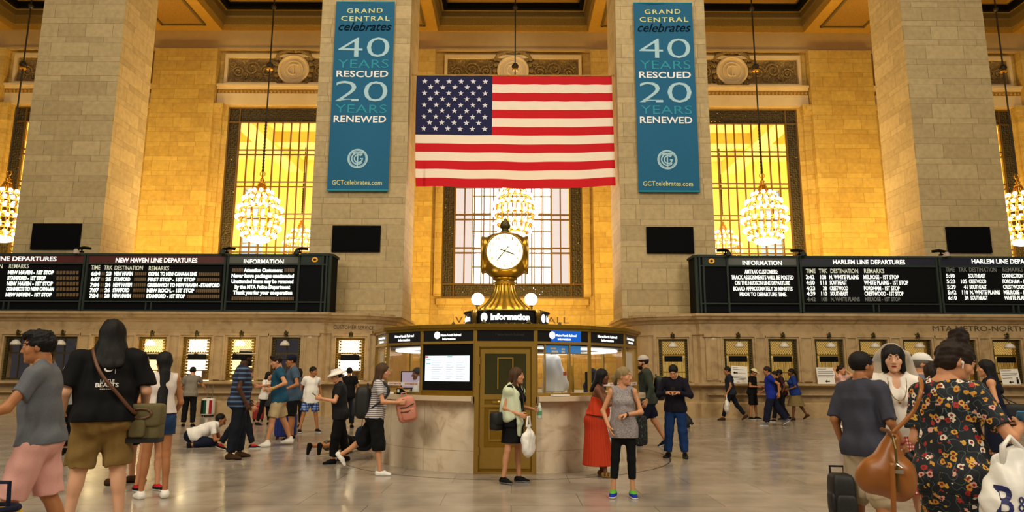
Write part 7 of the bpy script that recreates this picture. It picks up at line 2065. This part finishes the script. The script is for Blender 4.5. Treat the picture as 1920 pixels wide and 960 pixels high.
r = prop('plastic_bag', 'white plastic carrier bag swinging from the far walker in jeans', 'bag', (c.x, c.y - .03, c.z - .50), R(80))
plastic(r, .18, .09, .36, 8)
MB().tube([(-.06, 0, .36), (-.01, 0, .5), (.01, 0, .5), (.06, 0, .36)], .012, 6).build('handle', M_plastic, r)
# near right group
c = hand_pt(tan, 1, .10)
camera_('black camera hanging from the hand of the person in cream shorts', (c.x + .02, c.y - .03, c.z - .05), R(20), R(40))
q = at(1582, 905, 6.35)
r = prop('trolley_bag', 'black camera trolley bag standing beside the cream shorts', 'bag', (q.x + .02, 6.45, 0), R(-8))
b = MB(); sup(b, (0, 0, .34), (.10, .12, .33), .3, .35, 22, 14); b.build('main_bag', M_blk, r, smooth=True)
for z in (.2, .42): b = MB(); sup(b, (-.08, -.03, z), (.04, .08, .09), .4, .4, 16, 10); b.build('side_pocket', M_blk, r, smooth=True)
b = MB(); sup(b, (0, -.12, .3), (.09, .035, .2), .35, .4, 16, 10); b.build('front_pocket', M_blk, r, smooth=True)
MB().tube([(-.06, .09, .62), (-.06, .09, .72), (.06, .09, .72), (.06, .09, .62)], .012, 6).build('pull_handle', M_rub, r)
for x in (-.09, .09): MB().tube([(x - .02, .08, .04), (x + .02, .08, .04)], .04, 12).build('wheel', M_rub, r)
# tan duffel on the shoulder of the floral dress
q = at(1658, 868, 4.02)
r = prop('duffel_bag', 'tan leather duffel bag slung from the shoulder of the floral dress', 'bag', (q.x, q.y, q.z - .19), R(-28))
F = Field(.008); F.ecap((-.055, 0, .10), (.06, 0, .08), (.085, .085), (.09, .09), (0, 1, 0), .05); F.ecap((-.01, 0, .16), (.05, 0, .31), (.09, .10), (.04, .06), (1, 0, 0), .06); F.ecap((-.04, 0, .13), (.06, 0, .15), (.09, .09), (.10, .09), (0, 1, 0), .05)
F.bump(.006, 26, 14, (1, 1, .6)); bo = link_mesh('main_bag', [F.mesh()], M_leather, r)
MB().tube([(.05, -.07, .355), (.06, -.095, .28), (.062, -.108, .18), (.055, -.10, .05)], .007, 6).build('zip', plain('zip_brass', '#6b5a2a', .35, .7), r)
MB().tube([(-.0, .02, .375), (.03, -.03, .37), (.06, -.075, .34)], .012, 6).build('piping', M_strapbr, r)
MB().box(.03, .09, -.120, -.112, .15, .17).tube([(.06, -.118, .20), (.09, -.118, .18), (.06, -.118, .16), (.03, -.118, .18)], .006, 6, closed=True).build('buckle', M_metal, r)
s0 = r.matrix_basis @ Vector((.045, 0, .35)); s1 = at(1712, 772, 4.0); s2 = wpt(flor, flor.sh(.13, .05, .535)); s3 = wpt(flor, flor.sh(.14, -.10, .44))
strap(r, [s0, s1, at(1728, 728, 4.02), (s2.x, s2.y, s2.z + .012), s3, wpt(flor, flor.sh(.2, -.12, .2))], .034, M_leather, 'shoulder_strap')
strap(r, [at(1672, 868, 3.86), at(1674, 905, 3.86), at(1676, 965, 3.87), at(1677, 1010, 3.9)], .036, M_leather, 'hanging_strap')
c = hand_pt(flor, 1, .06)
phone('phone in a blue and pink case held by the person in floral dress', (c.x, c.y - .02, c.z + .06), R(150), R(-60), '#2a7fb5', plain('phone_pink', '#b03a62', .4))
# big white shopping bag with blue letters
q = at(1916, 900, 4.0)
r = prop('shopping_bag', 'large white shopping bag with blue letters at the bottom right corner', 'bag', (q.x, 4.0, .42), R(-12))
F = Field(.009); F.ecap((-.06, 0, .05), (.06, 0, .05), (.10, .15), (.10, .15), (0, 1, 0), .05); F.ecap((0, 0, .05), (0, 0, .50), (.20, .10), (.21, .09), (1, 0, 0), .06); F.ecap((-.02, 0, .5), (-.06, .0, .66), (.20, .08), (.10, .03), (1, 0, 0), .06)
F.bump(.016, 17, 9, (1, 1, .5)); F.bump(.005, 50, 4, (1, 1, .6)); bo = link_mesh('pouch', [F.mesh()], M_plastic, r)
from mathutils.bvhtree import BVHTree
def decal(host, draw, name, mat, origin_y, direction, eps=.004):
    """lettering laid onto the surface of its host"""
    bv = BVHTree.FromPolygons([v.co.copy() for v in host.data.vertices], [tuple(p.vertices) for p in host.data.polygons])
    def fn(X, Z):
        h = bv.ray_cast(Vector((X, origin_y, Z)), Vector((0, direction, 0)))
        y = h[0].y if h[0] is not None else 0
        return (X, y - direction * eps, Z)
    t = MB(); draw(t, fn); return t.build(name, mat, host, recalc=False)
M_blue = plain('print_blue', '#191d5c', .5)
def dr_(t, fn):
    text_into(t, 'B', -.185, -.105, .37, .53, bold=.02, shear=.2, fn=fn); text_into(t, '&', -.085, -.03, .40, .48, fn=fn); text_into(t, 'B', -.01, .10, .35, .55, bold=.02, shear=.2, fn=fn)
    text_into(t, 'bath', -.13, -.03, .25, .30, fn=fn, ref='bd')
decal(bo, dr_, 'print_lettering', M_blue, -1.0, 1.0)
MB().tube([(-.10, -.02, .62), (-.09, -.03, .74), (-.05, -.03, .79), (.02, .0, .72), (.06, .02, .58)], .016, 6).build('handle', M_plastic, r, smooth=True)
q = wpt(dark, dark.at(-.18, .16, .0))
r = prop('shoulder_bag', 'big black shoulder bag of the person in sleeveless black dress', 'bag', (q.x + .12, q.y - .10, q.z - .22), R(-20))
b = MB(); sup(b, (0, 0, .18), (.22, .09, .19), .4, .45, 22, 12, None, .02, 4); b.build('pouch', M_blk, r, smooth=True)
strap(r, [(q.x + .02, q.y - .1, q.z + .12), wpt(dark, dark.sh(-.15, .06, .42)), wpt(dark, dark.sh(-.12, .0, .53)), wpt(dark, dark.sh(-.14, -.08, .4)), (q.x + .2, q.y - .1, q.z + .1)], .022, M_blk)
# earbud, shirt print, seat cushions
F = Field(.004); T = lambda x, y, z: flor.hc + flor.Mh @ V(x, y, z)
F.ell(T(-.083, .0, -.005), V(.009, .009, .009), None, .003); F.cap(T(-.085, -.004, -.008), T(-.084, -.012, -.040), .0045, .004, .004)
link_mesh('earbud', [F.mesh()], c_white, flor.root)
sh_ = [o for o in big.root.children if o.name.startswith('shirt')][0]
def emb(t, fn):
    z0 = float(big.P[2])
    cz = z0 + .385
    FN = lambda X, Z: fn(-X, Z)
    def disc(cx, cz, rx, rz, n=24): t.add([FN(cx + rx * math.cos(2 * math.pi * i / n), cz + rz * math.sin(2 * math.pi * i / n)) for i in range(n)] , [tuple(range(n))])
    n = 28
    for i in range(n):   # ring around a horned shape
        a0, a1 = 2 * math.pi * i / n, 2 * math.pi * (i + 1) / n
        t.add([FN(.0 + r_ * math.cos(a) , cz + r_ * math.sin(a)) for a in (a0, a1) for r_ in (.022, .036)], [(0, 1, 3, 2)])
    for sx in (-1, 1): t.add([FN(sx * .05, cz - .05), FN(sx * .053, cz - .05), FN(sx * .053, cz + .055), FN(sx * .05, cz + .055)], [(0, 1, 2, 3)])
    text_into(t, 'LITTLE', -.052, .052, z0 + .262, z0 + .288, bold=.012, fn=FN); text_into(t, 'BEASTS', -.085, .085, z0 + .222, z0 + .258, bold=.02, fn=FN); [t.add([FN(x, z0 + .204), FN(x + .011, z0 + .204), FN(x + .011, z0 + .211), FN(x, z0 + .211)], [(0, 1, 2, 3)]) for x in (-.05, -.036, -.022, -.006, .008, .022, .036)]
decal(sh_, emb, 'shirt_print', c_white, 1.0, -1.0)
# notices on the ticket counter
def notice(label, px0, px1, py0, py1, tilt, lines, arrow, icon=False):
    a = at((px0 + px1) / 2, py1, 24.72); w = (at(px1, py0, 24.72).x - at(px0, py0, 24.72).x) / 2; h = at(px0, py0, 24.72).z - at(px0, py1, 24.72).z
    r = prop('paper_notice', label, 'notice', (a.x, 24.74, 1.205)); r.rotation_euler = (R(-6), R(tilt), 0)
    MB().box(-w, w, -.004, .004, .0, h).build('sheet', c_white, r)
    for x0, x1, z, m_ in lines: MB().box(-w + 2 * w * x0, -w + 2 * w * x1, -.007, -.004, h * z - .008, h * z + .008).build('print_line', m_, r)
    ax, az = -w + 2 * w * arrow[0], h * arrow[1]; t = MB()
    t.add([(ax - .09, -.007, az), (ax - .02, -.007, az + .06), (ax - .02, -.007, az + .02), (ax + .08, -.007, az + .02), (ax + .08, -.007, az - .02), (ax - .02, -.007, az - .02), (ax - .02, -.007, az - .06)], [(0, 1, 2, 3, 4, 5, 6)])
    t.build('arrow', c_black, r)
    if icon:
        t = MB(); x = w * .72; t.add([(x + .03 * math.cos(q), -.007, h * .4 + .035 * math.sin(q)) for q in [2 * math.pi * i / 12 for i in range(12)]], [tuple(range(12))]); t.add([(x - .05, -.007, .02), (x + .05, -.007, .02), (x + .035, -.007, h * .33), (x - .035, -.007, h * .33)], [(0, 1, 2, 3)]); t.build('figure_mark', c_black, r)
M_ptxt = plain('print_grey', '#55524c', .6); M_pred = plain('print_red', '#a8483c', .6)
notice('tilted white paper notice with red line at the leftmost counter window right of the booth', 1372, 1402, 684, 717, 4, [(.1, .4, .9, M_ptxt), (.1, .75, .8, M_ptxt), (.45, .9, .6, M_pred), (.1, .95, .38, M_ptxt), (.1, .9, .31, M_ptxt), (.1, .8, .24, M_ptxt), (.3, .5, .08, M_ptxt)], (.26, .6))
notice('white paper notice with arrow at its foot beside the raised-arms person', 1534, 1568, 686, 717, 0, [(.06, .55, .9, M_ptxt), (.06, .92, .76, M_ptxt), (.06, .9, .66, M_ptxt), (.06, .94, .52, M_ptxt), (.06, .85, .42, M_ptxt)], (.55, .15))
notice('white paper notice with arrow and small figure at the right photo edge', 1880, 1914, 682, 711, -2, [(.06, .6, .9, M_ptxt), (.06, .92, .72, M_ptxt), (.06, .86, .62, M_ptxt), (.06, .6, .42, M_ptxt)], (.5, .15), True)
# things in and on the booth
def bpt(a, r, z): return (BC.x + r * math.sin(R(a)), BC.y - r * math.cos(R(a)), z)
def tape(k, label):
    r = prop('paper_tape', label, 'tape', BC); t = MB(); fbox(t, k * STEP, -halfw + .04, halfw - .04, .01, .014, 1.34, 1.395); t.build('strip', c_white, r)
    t = MB()
    for i in range(2): text_into(t, 'DO NOT REMOVE TAPE', -halfw + .08 + i * .46, -.06 + i * .46, 1.352, 1.383, bold=.02, fn=lambda X, Z: fac(k * STEP, X, .016, Z))
    t.build('strip_lettering', plain('tape_red', '#b3322c', .6), r, recalc=False)
tape(-2, 'white tape with red print across the left booth glass'); tape(2, 'white tape with red print across the right booth glass'); tape(3, 'white tape with red print on the rightmost booth glass'); tape(-3, 'white tape with red print on the leftmost booth glass')
r = prop('card_terminal', 'black card terminal with orange tag on the booth counter', 'terminal', bpt(-43, 2.57, 1.197), R(-43))
MB().prism([(-.05, 0), (.04, 0), (.04, .05), (-.05, .1)], 'X', -.06, .06).build('housing', M_black, r); MB().box(-.03, .02, -.055, -.05, .03, .08).build('screen', c_white, r)
MB().lathe([(.035, .1), (.035, .12)], 12).build('tag', plain('orange_tag', '#c8702a', .5), r)
r = prop('paper_sheet', 'white papers lying on the booth counter right of the door', 'paper', bpt(20, 2.57, 1.197), R(20)); MB().box(-.14, .14, -.07, .07, 0, .02).build('sheet', c_white, r)
r = prop('paper_sheet', 'white papers under the tape of the left booth glass', 'paper', bpt(-52, 2.57, 1.197), R(-50)); MB().box(-.13, .10, -.06, .06, 0, .03).build('sheet', c_white, r)
r = prop('hanging_jacket', 'white jacket hanging inside the booth right of the door', 'jacket', bpt(24, 1.9, 1.22), R(24))
F = Field(.012); F.ecap((0, 0, .56), (0.05, 0, .04), (.16, .06), (.22, .07), (1, 0, 0), .04); F.ecap((.12, 0, .56), (.28, 0, .1), (.07, .06), (.06, .05), (1, 0, 0), .04); F.cap((-.06, 0, .58), (.06, 0, .64), .05, .04, .03); F.bump(.012, 26, 5, (1, 1, .25)); F.cut((0, 0, .02), (0, 0, -1))
link_mesh('jacket', [F.mesh()], fabric('jacket_white', '#d5d6d8', .05), r); MB().tube([(0, 0, .6), (0, 0, .72), (.03, 0, .74)], .01, 6).build('hanger', M_black, r)
MB().box(.20, .26, -.075, -.065, .3, .36).build('badge', plain('badge_orange', '#c4502a', .5), r)
r = prop('desk_fan', 'white round desk fan behind the left booth glass', 'fan', bpt(-28, 1.75, 1.141), R(-30))
f_ = MB(); f_.lathe([(.08, 0), (.07, .02), (.015, .03), (.015, .3)], 16); f_.build('stand', c_white, r, smooth=True)
f_ = MB()
for rr in (.12, .09, .06, .03): f_.tube([(rr * math.cos(R(a)), -.04, .4 + rr * math.sin(R(a))) for a in range(0, 360, 20)], .006, 5, closed=True)
f_.build('guard', c_white, r); f_ = MB().lathe([(.115, 0), (.115, .02), (.02, .03)], 20); o = f_.build('blades', plain('fan_blade', '#dfe6df', .4), r); o.rotation_euler = (R(90), 0, 0); o.location = (0, -.01, .4)
for a, lab in ((62, 'monitor on a stand behind the right booth glass'), (-70, 'monitor on a stand behind the leftmost booth glass')):
    r = prop('monitor', lab, 'monitor', bpt(a, 1.85, 1.141), R(a + 75)); MB().box(-.22, .22, -.02, .02, .12, .44).build('case', M_black, r); MB().box(-.2, .2, -.024, -.02, .14, .42).build('screen', plain('monitor_screen', '#8d7f96', .3, emit=(.6, .5, .65), estr=.3), r); MB().box(-.03, .03, -.02, .05, 0, .14).box(-.1, .1, -.07, .07, 0, .012).build('stand', M_black, r)
r = prop('white_poster', 'white sheet hung inside the rightmost booth glass', 'poster', BC); t = MB(); fbox(t, 3 * STEP, -.12, .38, -.05, -.045, 1.5, 1.94); t.build('sheet', c_white, r)
r = prop('white_poster', 'white sheet hung inside the leftmost booth glass', 'poster', BC); t = MB(); fbox(t, -3 * STEP, -.4, -.12, -.05, -.045, 1.45, 1.94); t.build('sheet', c_white, r)
r = prop('poster', 'blue poster with white marks behind the booth glass right of the door', 'poster', BC); t = MB(); fbox(t, STEP, -.30, .36, -.06, -.05, 1.86, 2.0); t.build('sheet', plain('poster_blue', '#1a62b0', .5, emit=(.05, .25, .6), estr=.5), r)
t = MB(); [fbox(t, STEP, x, x + w_, -.049, -.047, z, z + .03) for x, w_, z in ((-.2, .1, 1.94), (-.18, .12, 1.89), (.0, .06, 1.93), (.0, .06, 1.88), (.1, .05, 1.9))]; t.build('print', c_white, r)
for (a, lab) in ((-45, 'swivel stool of the clerk in white'), (-58, ''), (75, '')): pass
